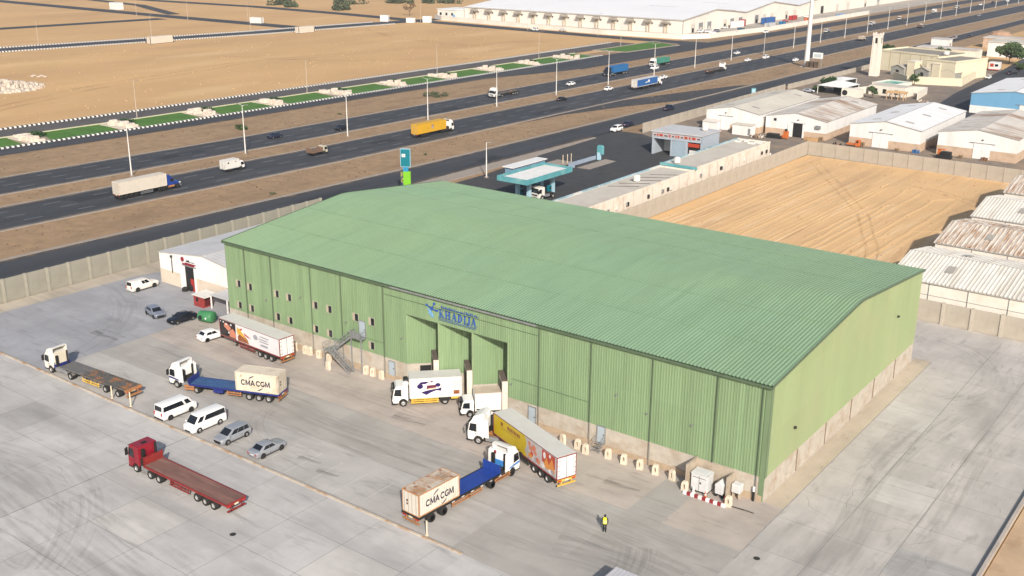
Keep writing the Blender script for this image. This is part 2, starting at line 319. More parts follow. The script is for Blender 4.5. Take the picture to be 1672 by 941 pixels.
# ---------------------------------------------------------------- green warehouse
G_ROOF = M('roof_green', (.194, .303, .190), .5, var=.07, scale=.25, stretch=(1, .3, 1), col2=(.215, .31, .178), thr=(.4, .75), scale2=.03, col3=(.158, .258, .155), thr3=(.58, .78), scale3=.5, stretch3=(2.5, .06, 1), cells=(((1/.92, 1/12.7, 0), .03), ((1/5.5, 1/12.7, 0), .012)))
G_WALL = M('wall_green', (.196, .286, .156), .55, var=.08, scale=.4, stretch=(2, 1, .15), col2=(.15, .22, .12), thr=(.5, .75), scale2=.5, stretch2=(2, 1, .1), col3=(.13, .175, .09), thr3=(.6, .76), scale3=.9, stretch3=(2.5, 1, .05), cells=(((1/1.08, 0, 0), .04), ((1/5.8, 0, 1/5.6), .03)))
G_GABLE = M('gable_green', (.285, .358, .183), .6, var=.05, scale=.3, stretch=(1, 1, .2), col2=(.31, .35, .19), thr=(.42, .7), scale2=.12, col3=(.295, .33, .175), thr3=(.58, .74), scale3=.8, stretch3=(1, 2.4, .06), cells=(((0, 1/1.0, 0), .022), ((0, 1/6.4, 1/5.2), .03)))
G_TRIM = M('trim_green', (.085, .125, .075), .5, var=.15, scale=1); G_RIDGE = M('trim_pale_green', (.27, .36, .2), .5, var=.1)
BASE = M('base_block', (.44, .40, .345), .9, var=.12, scale=.9, bump=.25, bscale=6, col2=(.36, .29, .22), thr=(.48, .7), scale2=.5, col3=(.30, .235, .17), thr3=(.6, .72), scale3=1.3, stretch3=(.4, .4, 1.5))
SHELT = M('shelter_top', (.12, .095, .08), .8, var=.2, scale=2)
CREAM = M('cream_curtain', (.62, .55, .47), .8, var=.08, scale=1, col2=(.5, .43, .36), thr=(.55, .75), scale2=1)
HB, EV, RI, LW, WW = 3.05, 13.75, 2.51, 88.39, 50.56
wh = thing('green_warehouse', 'huge green corrugated warehouse with three saw-tooth loading bays and blue lettering', 'warehouse')
def corr(mb, p0, p1, z0, z1, pitch=.34, dep=.03, nrm=(0, -1), top=None):
    """trapezoid-ribbed sheet standing between plan points p0 and p1"""
    a, b = Vector(p0), Vector(p1); ln = (b-a).length; d = (b-a)/ln; nn = Vector(nrm).normalized(); n = max(1, round(ln/pitch)); q = ln/n; pts = []
    for i in range(n):
        for t, o in ((0, 0), (.52, 0), (.64, dep), (.88, dep)): pts.append(((i+t)*q, o))
    pts.append((ln, 0)); P = [a+d*t+nn*o for t, o in pts]; zt = [top(t) if top else z1 for t, o in pts]
    bse = len(mb.v)
    for p, zz in zip(P, zt): mb.v += [(p.x, p.y, z0), (p.x, p.y, zz)]
    for i in range(len(P)-1): k = bse+2*i; mb.f.append((k, k+2, k+3, k+1)); mb.m.append(0)
BX = [-51.55, -45.85, -40.2, -34.5]                   # bay corners on the facade line
mb = MB()
corr(mb, (-LW, 0), (BX[0], 0), HB, EV); corr(mb, (BX[0], 0), (BX[3], 0), 10.18, EV); corr(mb, (BX[3], 0), (-.02, 0), HB-.15, EV)
mb.build('front_wall', G_WALL, wh)
mb = MB(); mb.box(-LW+.05, -.06, .02, .5, 10.6, 13.6)
mb.box(-LW+.1, BX[0]-.1, .1, .5, 2.5, 10.7); mb.box(BX[3]+.1, -.1, .1, .5, 2.5, 10.7); mb.build('wall_lining', DARK, wh)
def gtop(t): return EV+RI*(1-abs(t-WW/2)/(WW/2)) - .06
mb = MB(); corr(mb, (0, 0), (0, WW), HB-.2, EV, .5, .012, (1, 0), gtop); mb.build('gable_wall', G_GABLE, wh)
mb = MB(); corr(mb, (-LW, 0), (-LW, WW), HB-.2, EV, .5, .02, (-1, 0), gtop); mb.build('gable_wall', G_WALL, wh)
mb = MB(); corr(mb, (-LW, WW), (0, WW), HB-.2, EV, .5, .04, (0, 1)); mb.build('rear_wall', G_WALL, wh)
# roof: ribbed sheet bent over a softly rounded ridge
def roofprof(y0, y1, ze, rise, r=1.4):
    ym = (y0+y1)/2; P = []
    for y in (y0, y0+(ym-y0)*.33, y0+(ym-y0)*.66, ym-r, ym-r*.5, ym, ym+r*.5, ym+r, ym+(y1-ym)*.34, y1):
        u = abs(y-ym)/((y1-y0)/2); z = ze+rise*(1-u)
        if abs(y-ym) < r: z -= rise/((y1-y0)/2)*(r-abs(y-ym))**2/(2*r)
        P.append((y, z))
    return P
def ribroof(mb, x0, x1, prof, pitch=.46, dep=.085, axis='x'):
    n = round((x1-x0)/pitch); q = (x1-x0)/n; st = []
    for i in range(n):
        for t, o in ((0, 0), (.45, 0), (.6, dep), (.85, dep)): st.append((x0+(i+t)*q, o))
    st.append((x1, 0)); b = len(mb.v); k = len(prof)
    for x, o in st: mb.v += [(x, y, z+o) if axis == 'x' else (y, x, z+o) for y, z in prof]
    for i in range(len(st)-1):
        for j in range(k-1): a = b+i*k+j; mb.f.append((a, a+k, a+k+1, a+1)); mb.m.append(0)
mb = MB(); ribroof(mb, -LW-.2, .22, roofprof(-.3, WW+.3, EV+.02, RI)); mb.build('roof', G_ROOF, wh)
P_ = roofprof(-.3, WW+.3, EV+.02, RI)
def zroof(y): return EV+.02+RI*(1-abs(y-WW/2)/(WW/2+.3))
for y in (8.3, 16.8, 33.8, 42.3): m2 = MB(); m2.loft([[(x, y-.05, zroof(y-.05)+.02), (x, y+.05, zroof(y+.05)+.02), (x, y+.05, zroof(y+.05)+.083), (x, y-.05, zroof(y-.05)+.083)] for x in (-LW-.15, .15)]); m2.build('sheet_lap', M('lap_strip_green', (.178, .285, .168), .6, var=.2, scale=.4), wh)  # raised sheet laps in a slightly darker green than the roof
for x in (-LW-.22, .2):
    mb = MB(); p = roofprof(-.32, WW+.32, EV, RI); mb.loft([[(x-.03, y, z-.22), (x+.03, y, z-.22), (x+.03, y, z+.10), (x-.03, y, z+.10)] for y, z in p]); mb.build('verge_trim', G_TRIM, wh)
mb = MB(); mb.box(-LW-.2, .2, -.42, -.12, EV-.30, EV-.24); mb.box(-LW-.2, .2, -.45, -.40, EV-.30, EV-.03); mb.box(-LW-.2, .2, -.12, -.07, EV-.3, EV-.1); mb.build('gutter', G_TRIM, wh)
mb = MB(); mb.box(-54, -30, -.47, -.455, EV-.28, EV-.06); mb.build('gutter_patch', GALV, wh)
for px in (-83.9, -78.1, -69.7, -63.6, -55.6, -29.75, -22.3, -14.1, -6.1, -.85):
    m2 = MB(); m2.tube((px, -.16, EV-.28), (px, -.16, HB), .085, n=6); m2.tube((px, -.16, HB), (px, -.16, .05), .085, n=6, mi=1); m2.build('downpipe', [G_TRIM, M('grey_pipe', (.2, .19, .17), .6)], wh)
mb = MB(); mb.box(-.55, .05, -.10, -.06, .1, EV-.3); mb.box(.03, .07, -.10, .5, HB-.2, EV-.1); mb.build('corner_trim', M('corner_green', (.15, .215, .12), .5, var=.12, scale=1, stretch=(1, 1, .2)), wh)
mb = MB()
mb.box(-LW+.02, BX[0], -.02, .6, -.05, HB-.005); mb.box(BX[3], -.02, -.02, .6, -.05, HB-.155)
mb.box(-.5, -.015, .6, WW-.02, -.05, HB-.21); mb.box(-LW+.02, -LW+.6, .6, WW-.02, -.05, HB-.2); mb.box(-LW+.02, -.02, WW-.5, WW-.01, -.05, HB-.2)
mb.build('base_wall', BASE, wh)
mb = MB(); mb.box(-LW, BX[0], -.14, -.021, -.05, .75); mb.box(BX[3], -.1, -.14, -.021, -.05, .75); mb.build('plinth', M('plinth_concrete', (.40, .31, .22), .9, var=.15, scale=1), wh)
for y in (8.9, 17.5, 26, 34.2, 42.6):
    m2 = MB(); m2.tube((.05, y, HB-.2), (.05, y, .05), .07, n=6); m2.build('drain_stub', M('brown_pipe', (.22, .17, .13), .6), wh)
mb = MB(); mb.box(-55.5, -29.9, -.075, -.055, 12.18, 12.24); mb.box(-33.9, -22.5, -.075, -.055, 5.55, 5.60); mb.box(-62.8, -55.8, -.075, -.055, 5.0, 5.04); mb.build('seam_flashing', G_TRIM, wh)
# saw-tooth bays
for i in range(3):
    a = Vector((BX[i], 0)); c = Vector((BX[i+1], 0)); h = (c-a).length/2; ap = Vector((a.x+h, h))
    mb = MB(); corr(mb, a, ap, HB, 10.2, .34, .05, (1, -1)); mb.build('bay_wall', G_WALL, wh)
    mb = MB(); nv = Vector((1, -1)).normalized()*.03; mb.slab([tuple(a+nv), tuple(ap+nv), tuple(ap-nv*8), tuple(a-nv*8)], -.05, HB-.01); mb.build('bay_base', BASE, wh)
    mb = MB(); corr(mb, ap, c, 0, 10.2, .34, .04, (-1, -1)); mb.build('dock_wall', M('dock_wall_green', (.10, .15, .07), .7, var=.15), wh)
    nn = Vector((-1, -1)).normalized(); dd = (c-ap).normalized(); p = ap+dd*.5; q = c-dd*.12
    sh = MB(); pr = [tuple(p+nn*.05), tuple(q+nn*.05), tuple(q+nn*.75), tuple(p+nn*.75)]; sh.slab(pr, 0, 5.0); s_o = sh.build('dock_shelter', CREAM, wh)
    sh = MB(); e = .04; pr = [tuple(p+nn*.04-dd*e), tuple(q+nn*.04+dd*e), tuple(q+nn*.80+dd*e), tuple(p+nn*.80-dd*e)]; sh.slab(pr, 5.0, 5.1); sh.build('shelter_roof', SHELT, s_o)
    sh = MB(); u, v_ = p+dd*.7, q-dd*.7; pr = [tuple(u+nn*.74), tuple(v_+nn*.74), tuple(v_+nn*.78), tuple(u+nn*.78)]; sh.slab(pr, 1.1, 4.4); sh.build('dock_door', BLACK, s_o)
    mb = MB(); mb.slab([tuple(c+Vector((-.12, -.06))), tuple(c+Vector((.06, -.06))), tuple(c+Vector((.06, .1))), tuple(c+Vector((-.12, .1)))], 5.1, 10.2); mb.build('bay_post', G_RIDGE, wh)
    mb = MB(); mb.slab([tuple(a), tuple(c), tuple(ap)], 10.1, 10.17); mb.build('bay_soffit', G_TRIM, wh)
mb = MB(); mb.box(-50.2, -47.9, .9, 1.5, 1.35, 2.7); mb.xf(0, 0, 0)
ob = MB(); a = Vector((BX[0], 0)); dv = Vector((1, 1)).normalized(); nv = Vector((1, -1)).normalized()
pr = [tuple(a+dv*1.7+nv*.045), tuple(a+dv*3.2+nv*.045), tuple(a+dv*3.2+nv*.06), tuple(a+dv*1.7+nv*.06)]; ob.slab(pr, 1.3, 2.75); ob.build('service_opening', BLACK, wh)
# windows: open frame standing proud, dark pane set back, pale reveal on the left
FR = M('window_frame', (.30, .33, .24), .6, var=.1); REV = M('window_reveal', (.42, .36, .28), .8, var=.15)
def window(x, z, s=.62, par=None):
    f = MB(); t = .07
    for q in ((x-s, x+s, z-s-t, z-s), (x-s, x+s, z+s, z+s+t)): f.box(q[0]-t, q[1]+t, -.12, .0, q[2], q[3])
    f.box(x-s-t, x-s, -.12, 0, z-s, z+s); f.box(x+s, x+s+t, -.12, 0, z-s, z+s); fo = f.build('window', FR, par)
    g = MB(); g.box(x-s*.25, x+s, -.07, -.055, z-s, z+s); g.build('pane', GLASS, fo)
    g = MB(); g.box(x-s, x-s*.25, -.085, -.055, z-s, z+s); g.build('shutter', REV, fo)
for x, z in ((-85.7, 7.5), (-83.1, 7.5), (-85.8, 4.05), (-83, 4.1), (-77.15, 7.65), (-74.5, 7.65), (-77.2, 4.08), (-74.5, 4.08), (-69, 7.67), (-66.15, 7.67), (-69.1, 4.02), (-66.25, 4.02), (-60.95, 7.65), (-57.9, 7.67), (-58.05, 4.14)): window(x, z, .52, wh)
DOORM = M('door_blue_grey', (.36, .42, .47), .5, var=.06)
def door(x, z, wd, h, y=-.13, par=wh):
    d = MB(); d.box(x-wd/2, x+wd/2, y, y+.1, z, z+h); o = d.build('door', DOORM, par)
    f = MB(); f.box(x-wd/2-.08, x-wd/2, y-.03, y+.1, z, z+h+.08); f.box(x+wd/2, x+wd/2+.08, y-.03, y+.1, z, z+h+.08); f.box(x-wd/2, x+wd/2, y-.03, y+.1, z+h, z+h+.08); f.build('door_frame', GALV, o)
    k = MB(); k.box(x+wd/2-.2, x+wd/2-.08, y-.06, y-.003, z+1, z+1.12); k.build('handle', DARK, o)
door(-59.7, 5.1, 1.1, 2.2); door(-20.6, .9, 1.0, 2.05, -.16); door(-54.3, .7, 1.0, 2.0, -.16); door(-30.7, .3, 1.0, 2.3, -.16)
# wall lamps
for x, z in ((-72.0, 8.2), (-79.5, 6.2), (-62.8, 6.5), (-52.3, 6.6), (-33.9, 4.9), (-18.7, 7.6), (-14.6, 6.4), (-8.9, 6.6)):
    l_ = MB(); l_.box(x-.09, x+.09, -.28, -.05, z-.08, z+.08); l_.build('wall_lamp', GALV, wh)
for y, z in ((7.2, 6.2), (41, 9.6)):
    l_ = MB(); l_.box(.0, .3, y-.14, y+.14, z-.12, z+.12); l_.build('wall_lamp', DARK, wh)
# lettering: KHADIJA in serif strokes, script line above, rule below, splash emblem
BLUE = paint('sign_blue', (.03, .09, .36), .4); BLUE2 = paint('sign_light_blue', (.16, .36, .62), .4)
sg = thing('facade_sign', 'blue KHADIJA lettering with a splash emblem on the green wall above the bays', 'sign', (-43.7, -.10, 11.62))
def glyph(mb, ch, x, h):
    T, t, s = .2*h, .07*h, .12*h
    def vs_(u, wd=T): mb.box(x+u, x+u+wd, -.05, 0, 0, h); mb.box(x+u-s, x+u+wd+s, -.05, 0, 0, .055*h); mb.box(x+u-s, x+u+wd+s, -.05, 0, h*.945, h)
    def dg(u0, z0, u1, z1, wd):
        mb.loft([[(x+u0-wd/2, yy, z0), (x+u0+wd/2, yy, z0), (x+u1+wd/2, yy, z1), (x+u1-wd/2, yy, z1)] for yy in (-.045, 0)])
    if ch == 'K': vs_(s); dg(.32*h, .42*h, .72*h, h, t); dg(.42*h, .5*h, .78*h, 0, T); return .98*h
    if ch == 'H': vs_(s); vs_(s+.55*h); mb.box(x+s, x+s+.6*h, -.04, 0, .47*h, .55*h); return 1.1*h
    if ch == 'A': dg(.12*h, 0, .42*h, h, t); dg(.72*h, 0, .42*h, h, T); mb.box(x+.2*h, x+.6*h, -.04, 0, .3*h, .37*h); mb.box(x, x+.25*h, -.05, 0, 0, .055*h); mb.box(x+.55*h, x+.92*h, -.05, 0, 0, .055*h); return .96*h
    if ch == 'D':
        vs_(s); P = [(.2*h+.45*h*sin(a), h/2-h/2*cos(a)) for a in [pi*k/10 for k in range(11)]]; Q = [(.2*h+.25*h*sin(a), h/2-.39*h*cos(a)) for a in [pi*k/10 for k in range(11)]]
        for k in range(10): mb.loft([[(x+s+p[0], yy, p[1]) for p in (P[k], P[k+1], Q[k+1], Q[k])] for yy in (-.045, 0)])
        return .95*h
    if ch == 'I': vs_(s); return .52*h
    if ch == 'J':
        mb.box(x+.28*h, x+.28*h+T, -.05, 0, .12*h, h); mb.box(x+.16*h, x+.6*h, -.05, 0, .945*h, h); mb.box(x+.02*h, x+.40*h, -.05, 0, -.04*h, .12*h); mb.box(x, x+.14*h, -.05, 0, 0, .22*h); return .62*h
h = 1.08; x = 0; mb = MB()
for ch in 'KHADIJA': x += glyph(mb, ch, x, h)+.04*h
k = 6.3/x; mb.v = [(a*k-2.0, b, c-.5) for a, b, c in mb.v]; mb.build('lettering', BLUE, sg)
mb = MB(); x = -1.6
while x < 4.5:
    ww = random.uniform(.1, .3); hh = random.uniform(.15, .42); mb.box(x, x+.09, -.04, 0, .80, .80+hh*.8); mb.box(x, x+ww+.12, -.04, 0, .80, .89)
    if random.random() < .5: mb.box(x+.12, x+.22, -.04, 0, 1.04, 1.12)
    x += ww+random.choice((.1, .14, .24))
mb.build('script_line', BLUE, sg)
mb = MB(); mb.box(-2.1, 4.2, -.04, 0, -.72, -.67); mb.box(-2.1, 4.0, -.04, 0, -.90, -.87); mb.build('underline', BLUE, sg)
mb = MB()
for cx, cz, r, st in ((-4.05, .72, .17, 1), (-2.8, 1.12, .19, 1), (-3.2, .38, .25, .9), (-2.25, .30, .16, .7), (-2.5, .26, .15, .7)): mb.lathe([(.01, -.05), (r, -.045), (r, 0)], 12, 'y', (cx, 0, cz))
mb.bar((-4.05, -.02, .70), (-3.2, -.02, .35), .13, .05); mb.bar((-2.8, -.02, 1.1), (-3.2, -.02, .38), .13, .05); mb.bar((-2.3, -.02, .28), (-3.2, -.02, .36), .2, .05); mb.build('emblem', BLUE, sg)
mb = MB()
for cx, cz, r in ((-3.75, .12, .16), (-3.45, -.05, .2), (-3.6, -.3, .17), (-3.2, -.35, .2), (-3.05, -.6, .17), (-3.4, -.62, .12)): mb.lathe([(.01, -.04), (r, -.035), (r, 0)], 10, 'y', (cx, 0, cz))
mb.build('emblem_splash', BLUE2, sg)
# outside steel staircase to the upper door
st = thing('metal_staircase', 'grey galvanised steel stair with two flights climbing to the upper door', 'staircase', (-60, 0, 0))
def rail(mb, p0, p1, n=5):
    p0, p1 = Vector(p0), Vector(p1); u = Vector((0, 0, 1.05))
    mb.tube(p0+u, p1+u, .035, n=6); mb.tube(p0+u*.55, p1+u*.55, .025, n=6)
    for k in range(n): q = p0.lerp(p1, k/(n-1)); mb.tube(q, q+u, .03, n=6)
fl = MB(); rl = MB(); tr = MB()
def flight(x0, z0, x1, z1, y0, y1, n):
    for y in (y0, y1): fl.bar((x0, y, z0), (x1, y, z1), .06, .28); rail(rl, (x0, y, z0), (x1, y, z1), 5)
    for k in range(1, n): f = k/n; tr.box(x0+(x1-x0)*f-.14, x0+(x1-x0)*f+.14, y0, y1, z0+(z1-z0)*f, z0+(z1-z0)*f+.04)
flight(-4.1, 2.55, -1.0, 5.05, -1.15, -.25, 11); flight(-4.0, 2.5, -.3, .05, -2.35, -1.4, 12)
fl.box(-1.0, 1.1, -1.25, -.2, 4.98, 5.06); fl.box(-5.3, -4.0, -2.4, -.2, 2.46, 2.54)
rail(rl, (-1.0, -1.25, 5.05), (1.1, -1.25, 5.05), 4); rail(rl, (1.1, -1.25, 5.05), (1.1, -.2, 5.05), 2); rail(rl, (-5.3, -2.4, 2.5), (-5.3, -.2, 2.5), 3); rail(rl, (-5.3, -.2, 2.5), (-4, -.2, 2.5), 3); rail(rl, (-5.3, -2.4, 2.5), (-4, -2.4, 2.5), 3)
fl.build('stringer', GALV, st); tr.build('tread', GALV, st); rl.build('handrail', GALV, st)
for q in ((-.9, -1.15, 5), (1.0, -1.15, 5), (-5.2, -2.3, 2.5), (-5.2, -.35, 2.5)):
    m2 = MB(); m2.box(q[0]-.07, q[0]+.07, q[1]-.07, q[1]+.07, 0, q[2]); m2.build('support_post', GALV, st)
ms = MB(); ms.box(-1.0, 1.0, -1.26, -1.245, 5.1, 5.95); ms.build('mesh_panel', M('mesh_screen', (.22, .23, .24), .5, .3, var=.3, scale=8), st)
t = thing('door_steps', 'small grey metal steps with handrails below the ground floor door', 'steps', (-20.6, -.2, 0))
m2 = MB()
for k in range(3): m2.box(-.55, .55, -.35*(k+1), -.35*k, .85-.28*k-.05, .85-.28*k)
m2.build('tread', GALV, t); m2 = MB(); rail(m2, (-.55, -.05, .85), (-.55, -1.2, .1), 3); rail(m2, (.55, -.05, .85), (.55, -1.2, .1), 3); m2.build('handrail', GALV, t)
# bollards: cream precast blocks with a grab slot
BOL = M('cream_concrete', (.64, .56, .45), .85, var=.1, scale=2, col2=(.5, .38, .26), thr=(.55, .7), scale2=2)
def bollard():
    o = MB(); inn = [(-.14, .35), (-.14, .75), (-.08, .85), (.08, .85), (.14, .75), (.14, .35)]
    for yy0, yy1 in ((-.2, .2),):
        L_ = [(-.37, 0), (-.37, .25), (-.33, 1.0), (-.2, 1.25), (0, 1.25), (0, .95), (-.08, .95), (-.13, .85), (-.13, .35), (0, .35), (0, 0)]
        o.prism(L_, yy0, yy1); o.prism([(-a, b) for a, b in L_], yy0, yy1)
    return o.mesh('bollard', BOL)
bme = bollard()
bl = [(-72.9, -.9), (-70.8, -.8), (-69.9, -.75), (-68, -.75), (-65.9, -.8), (-63.9, -2.9), (-58.6, -.8), (-57.3, -.8), (-55.7, -.8)]
bl2 = [(-24.95, -1.75), (-22.85, -1.7), (-21.4, -2.2), (-18.64, -1.6), (-16.5, -1.6), (-14.36, -1.6), (-12.32, -1.6), (-10.18, -1.6)]
for i, (x, y) in enumerate(bl+bl2):
    o = inst('bollard', bme, None, (x, y, 0), random.uniform(-.25, .25)); lf = i < len(bl)
    tag(o, 'cream concrete bollard with a slot, at the wall foot left of the loading bays' if lf else 'cream concrete bollard with a slot, at the wall foot right of the loading bays', 'bollard', 'bollards left of the bays' if lf else 'bollards right of the bays')
t = thing('yellow_bollard', 'yellow tubular guard rail beside the white truck at the first bay', 'guard rail', (-51.5, -1.2, 0)); m2 = MB()
for u in (-.35, .35): m2.tube((u, 0, 0), (u, 0, 1.1), .09)
m2.tube((-.35, 0, 1.1), (.35, 0, 1.1), .09); m2.build('hoop', YELR, t)
# plant enclosure at the right end
ENC = M('enclosure_concrete', (.40, .34, .27), .9, var=.12, scale=1, col2=(.3, .24, .18), thr=(.5, .7), scale2=.7)
t = thing('plant_enclosure', 'beige concrete enclosure walls around the cooling units at the building corner', 'enclosure', (-5.5, 0, 0)); m2 = MB()
m2.box(-2.55, -2.3, -2.6, -.15, 0, 3.1); m2.build('left_wall', ENC, t); m2 = MB(); m2.box(2.0, 2.2, -1.9, -.15, 0, 2.65); m2.build('right_wall', ENC, t); m2 = MB(); m2.box(-2.3, 2.0, -.26, -.15, 0, 2.9); m2.build('back_wall', ENC, t)
UNIT = paint('unit_grey', (.56, .57, .58), .5, var=.08)
t = thing('cooling_unit', 'large pale grey cabinet inside the concrete enclosure', 'cooling unit', (-6.5, -1.55, 0)); m2 = MB(); m2.box(-1.0, 1.0, -.75, .75, .15, 2.15); m2.build('cabinet', UNIT, t, bevel=.04)
m2 = MB(); m2.box(-1.05, 1.05, -.8, .8, 2.15, 2.22); m2.box(-.7, .7, -.5, .5, 2.22, 2.27); m2.build('lid', UNIT, t)
m2 = MB(); m2.box(-.95, .95, -.7, .7, 0, .15); m2.build('base', BLACK, t); m2 = MB(); m2.box(-.02, .02, -.765, -.748, .3, 2.0); m2.box(-.8, .8, -.77, -.75, 1.75, 1.8); m2.box(.1, .25, -.79, -.75, 1.1, 1.3); m2.build('door_seam', DARK, t)
t = thing('tank_trailer', 'narrow grey machine with a pointed top on small wheels in the enclosure', 'machine', (-4.25, -1.5, 0)); m2 = MB(); m2.prism([(-.45, .4), (-.5, 1.5), (0, 2.0), (.5, 1.5), (.45, .4)], -.5, .5); m2.build('body', UNIT, t, bevel=.03)
for u in (-.4, .4): m2 = MB(); m2.lathe([(.02, -.1), (.26, -.1), (.26, .1), (.02, .1)], 14, 'y', (u, -.3, .26)); m2.build('wheel', TYRE, t)
t = thing('wall_unit', 'grey metal box unit on a bracket right of the enclosure wall', 'unit', (-2.65, -.75, 0)); m2 = MB(); m2.box(-.5, .5, -.5, .45, .75, 1.75); m2.build('housing', UNIT, t, bevel=.05); m2 = MB(); m2.box(-.4, -.3, -.4, .3, 0, .75); m2.box(.3, .4, -.4, .3, 0, .75); m2.build('bracket', ENC, t)
RED = paint('barrier_red', (.24, .02, .03), .5); mb = MB()
for k in range(11): mb.box(k*.46, k*.46+.46, -.14, .14, 0, .36, k % 2)
t = mb.build('striped_barrier', [WHITE, RED]); t.location = (-7.75, -3.45, 0); t.rotation_euler = (0, 0, .0); tag(t, 'low red and white striped kerb barrier before the cooling units', 'barrier')
for x, y, lb in ((-7.85, -3.0, 'left'), (-2.55, -3.0, 'right')):
    o = inst('bollard', bme, None, (x, y, 0)); tag(o, f'cream slotted bollard at the {lb} end of the striped barrier', 'bollard')
CONE = paint('cone_orange', (.62, .16, .05), .5)
for x, y, lb in ((-5.3, -3.0, 'orange and white traffic cone in the middle of the striped barrier'), (-3.2, -2.6, 'orange and white traffic cone by the narrow grey machine'), (-6.9, -2.75, 'small white capped cone at the corner of the large cabinet')):
    t = thing('traffic_cone', lb, 'cone', (x, y, 0)); m2 = MB(); m2.box(-.22, .22, -.22, .22, 0, .04); m2.lathe([(.17, .04), (.11, .42)], 12); m2.lathe([(.085, .56), (.04, .85), (.01, .86)], 12); m2.build('cone_body', CONE if x > -6.5 else WHITED, t); m2 = MB(); m2.lathe([(.112, .42), (.084, .56)], 12); m2.build('reflective_band', WHITE, t)
t = thing('corner_standpipe', 'black and white pipe standing at the foot of the green corner post', 'pipe', (-.95, -.3, 0)); m2 = MB(); m2.tube((0, 0, 0), (0, 0, 1.15), .14, n=10); m2.build('pipe', BLACK, t); m2 = MB(); m2.tube((0, 0, 1.15), (0, 0, 1.7), .13, n=10); m2.build('cap', WHITE, t)
o = MB(); o.tube((0, 0, .07), (1.5, .15, .07), .06); o.tube((1.55, .15, .07), (2.6, .15, .07), .045); tag(o.build('loose_pipe', DARK), 'dark steel pipe lying on the ground before the green corner', 'pipe').location = (-2.3, -2.95, 0)
# ---------------------------------------------------------------- precast boundary walls
WALLP = M('precast_panel', (.39, .35, .295), .9, var=.08, scale=.7, col2=(.33, .29, .24), thr=(.5, .75), scale2=.35, stretch2=(1, 1, .3)); PILL = M('precast_post', (.43, .39, .33), .9, var=.1, scale=1)
WALLD = M('precast_panel_olive', (.255, .245, .205), .9, var=.08, scale=.7, col2=(.21, .2, .165), thr=(.5, .75), scale2=.35, stretch2=(1, 1, .3)); PILLD = M('precast_post_olive', (.31, .295, .245), .9, var=.1, scale=1)
def bwall(label, p0, p1, h, stp=3.93, pil=True, mp=None, mq=None):
    a, b = Vector(p0), Vector(p1); ln = (b-a).length; n = max(1, round(ln/stp)); q = ln/n; t = thing('boundary_wall', label, 'wall', (a.x, a.y, -.1), atan2((b-a).y, (b-a).x))
    m = MB(); m.box(.10, q-.10, -.07, .07, 0, h); pm = m.mesh('panel', mp or WALLP)
    m = MB(); m.box(-.10, .10, -.17, .17, 0, h+.03) if not pil else m.box(-.24, .24, -.22, .22, 0, h+.05)
    qm = m.mesh('post', mq or (PILL if pil else WALLP))
    for k in range(n): inst('panel', pm, t, (k*q, 0, 0))
    for k in range(n+1): inst('post', qm, t, (k*q, 0, 0))
    return t
bwall('tall beige precast wall with posts between the yard and the service road', (-126.3, -90), (-126.3, 55), 4.05, mp=WALLD, mq=PILLD)
bwall('grey precast panel wall between the shop row and the graded sand lot', (-70.6, 68.9), (-70.6, 184), 3.75, 3.93, False)
bwall('grey precast panel wall at the far end of the graded sand lot', (-70.2, 184), (60, 177), 3.7, 3.93, False)
bwall('beige precast wall in front of the white ribbed sheds at right', (-84, 68.6), (60, 68.9), 3.6, 4.4)
bwall('low grey compound wall beside the far stretch of the service road', (-122.6, 184), (-124, 292), 3.0, 6, False)
bwall('low pale roadside wall beyond the white sheds', (-126, 300), (-124, 384), 2.0, 6, False)
# ---------------------------------------------------------------- street lamps
POLE = paint('pole_white', (.66, .65, .63), .45)
def lamp(h, arms, mat=POLE, k=1.):
    t = thing('street_lamp', 'tall white street lamp with two arms on the sandy highway median', 'street lamp', (0, 0, 0), 0, 'street lamps on the median')
    m = MB(); m.box(-.35, .35, -.35, .35, -.1, .25); m.build('footing', KERB, t)
    m = MB(); m.lathe([(.17*k, .2), (.15*k, h*.4), (.075*k, h)], 10); m.build('pole', mat, t)
    for s in arms: m = MB(); m.tube((0, 0, h-.1), (s*1.6, 0, h+.25), .045, n=6); ar = m.build('arm', mat, t); m = MB(); m.box(min(s*1.5, s*2.3), max(s*1.5, s*2.3), -.16, .16, h+.2, h+.33); m.build('lamp_head', GALV, ar)
    return t
pl = lamp(13.2, (-1, 1)); pl.location = (-188.2+off(53)-.6, 53, 0)
for k in range(1, 26):
    y = 53+35.3*k; dup(pl, (-187.7+off(y)*.8 if y > 90 else -190.8, y, 0), 0)
pl2 = lamp(12, (1,), paint('pole_tan', (.50, .44, .38), .6), .62); tag(pl2, 'slim white lamp post standing in the lawn strip beside the far service road', 'street lamp', 'lamp posts along the lawns'); pl2.location = (-262.4, 104, 0)
for y in (176, 249, 322, 395): dup(pl2, (-261.8+off(y)*.5, y, 0), 0)
pl3 = dup(pl2, (-492, 205, 0), 0, 'thin lamp post beside the far desert road', 'lamp posts along the desert roads')
for x, y in ((-481, 265), (-470, 325), (-610, 345), (-555, 345), (-520, 365), (-433, 433), (-350, 436), (-300, 436), (-250, 470)): dup(pl3, (x, y, 0), 0)
pl4 = lamp(8.8, (1,)); tag(pl4, 'short white lamp post beside the filling station entrance', 'street lamp'); pl4.location = (-121.6, 106.1, 0); del pl4['group']
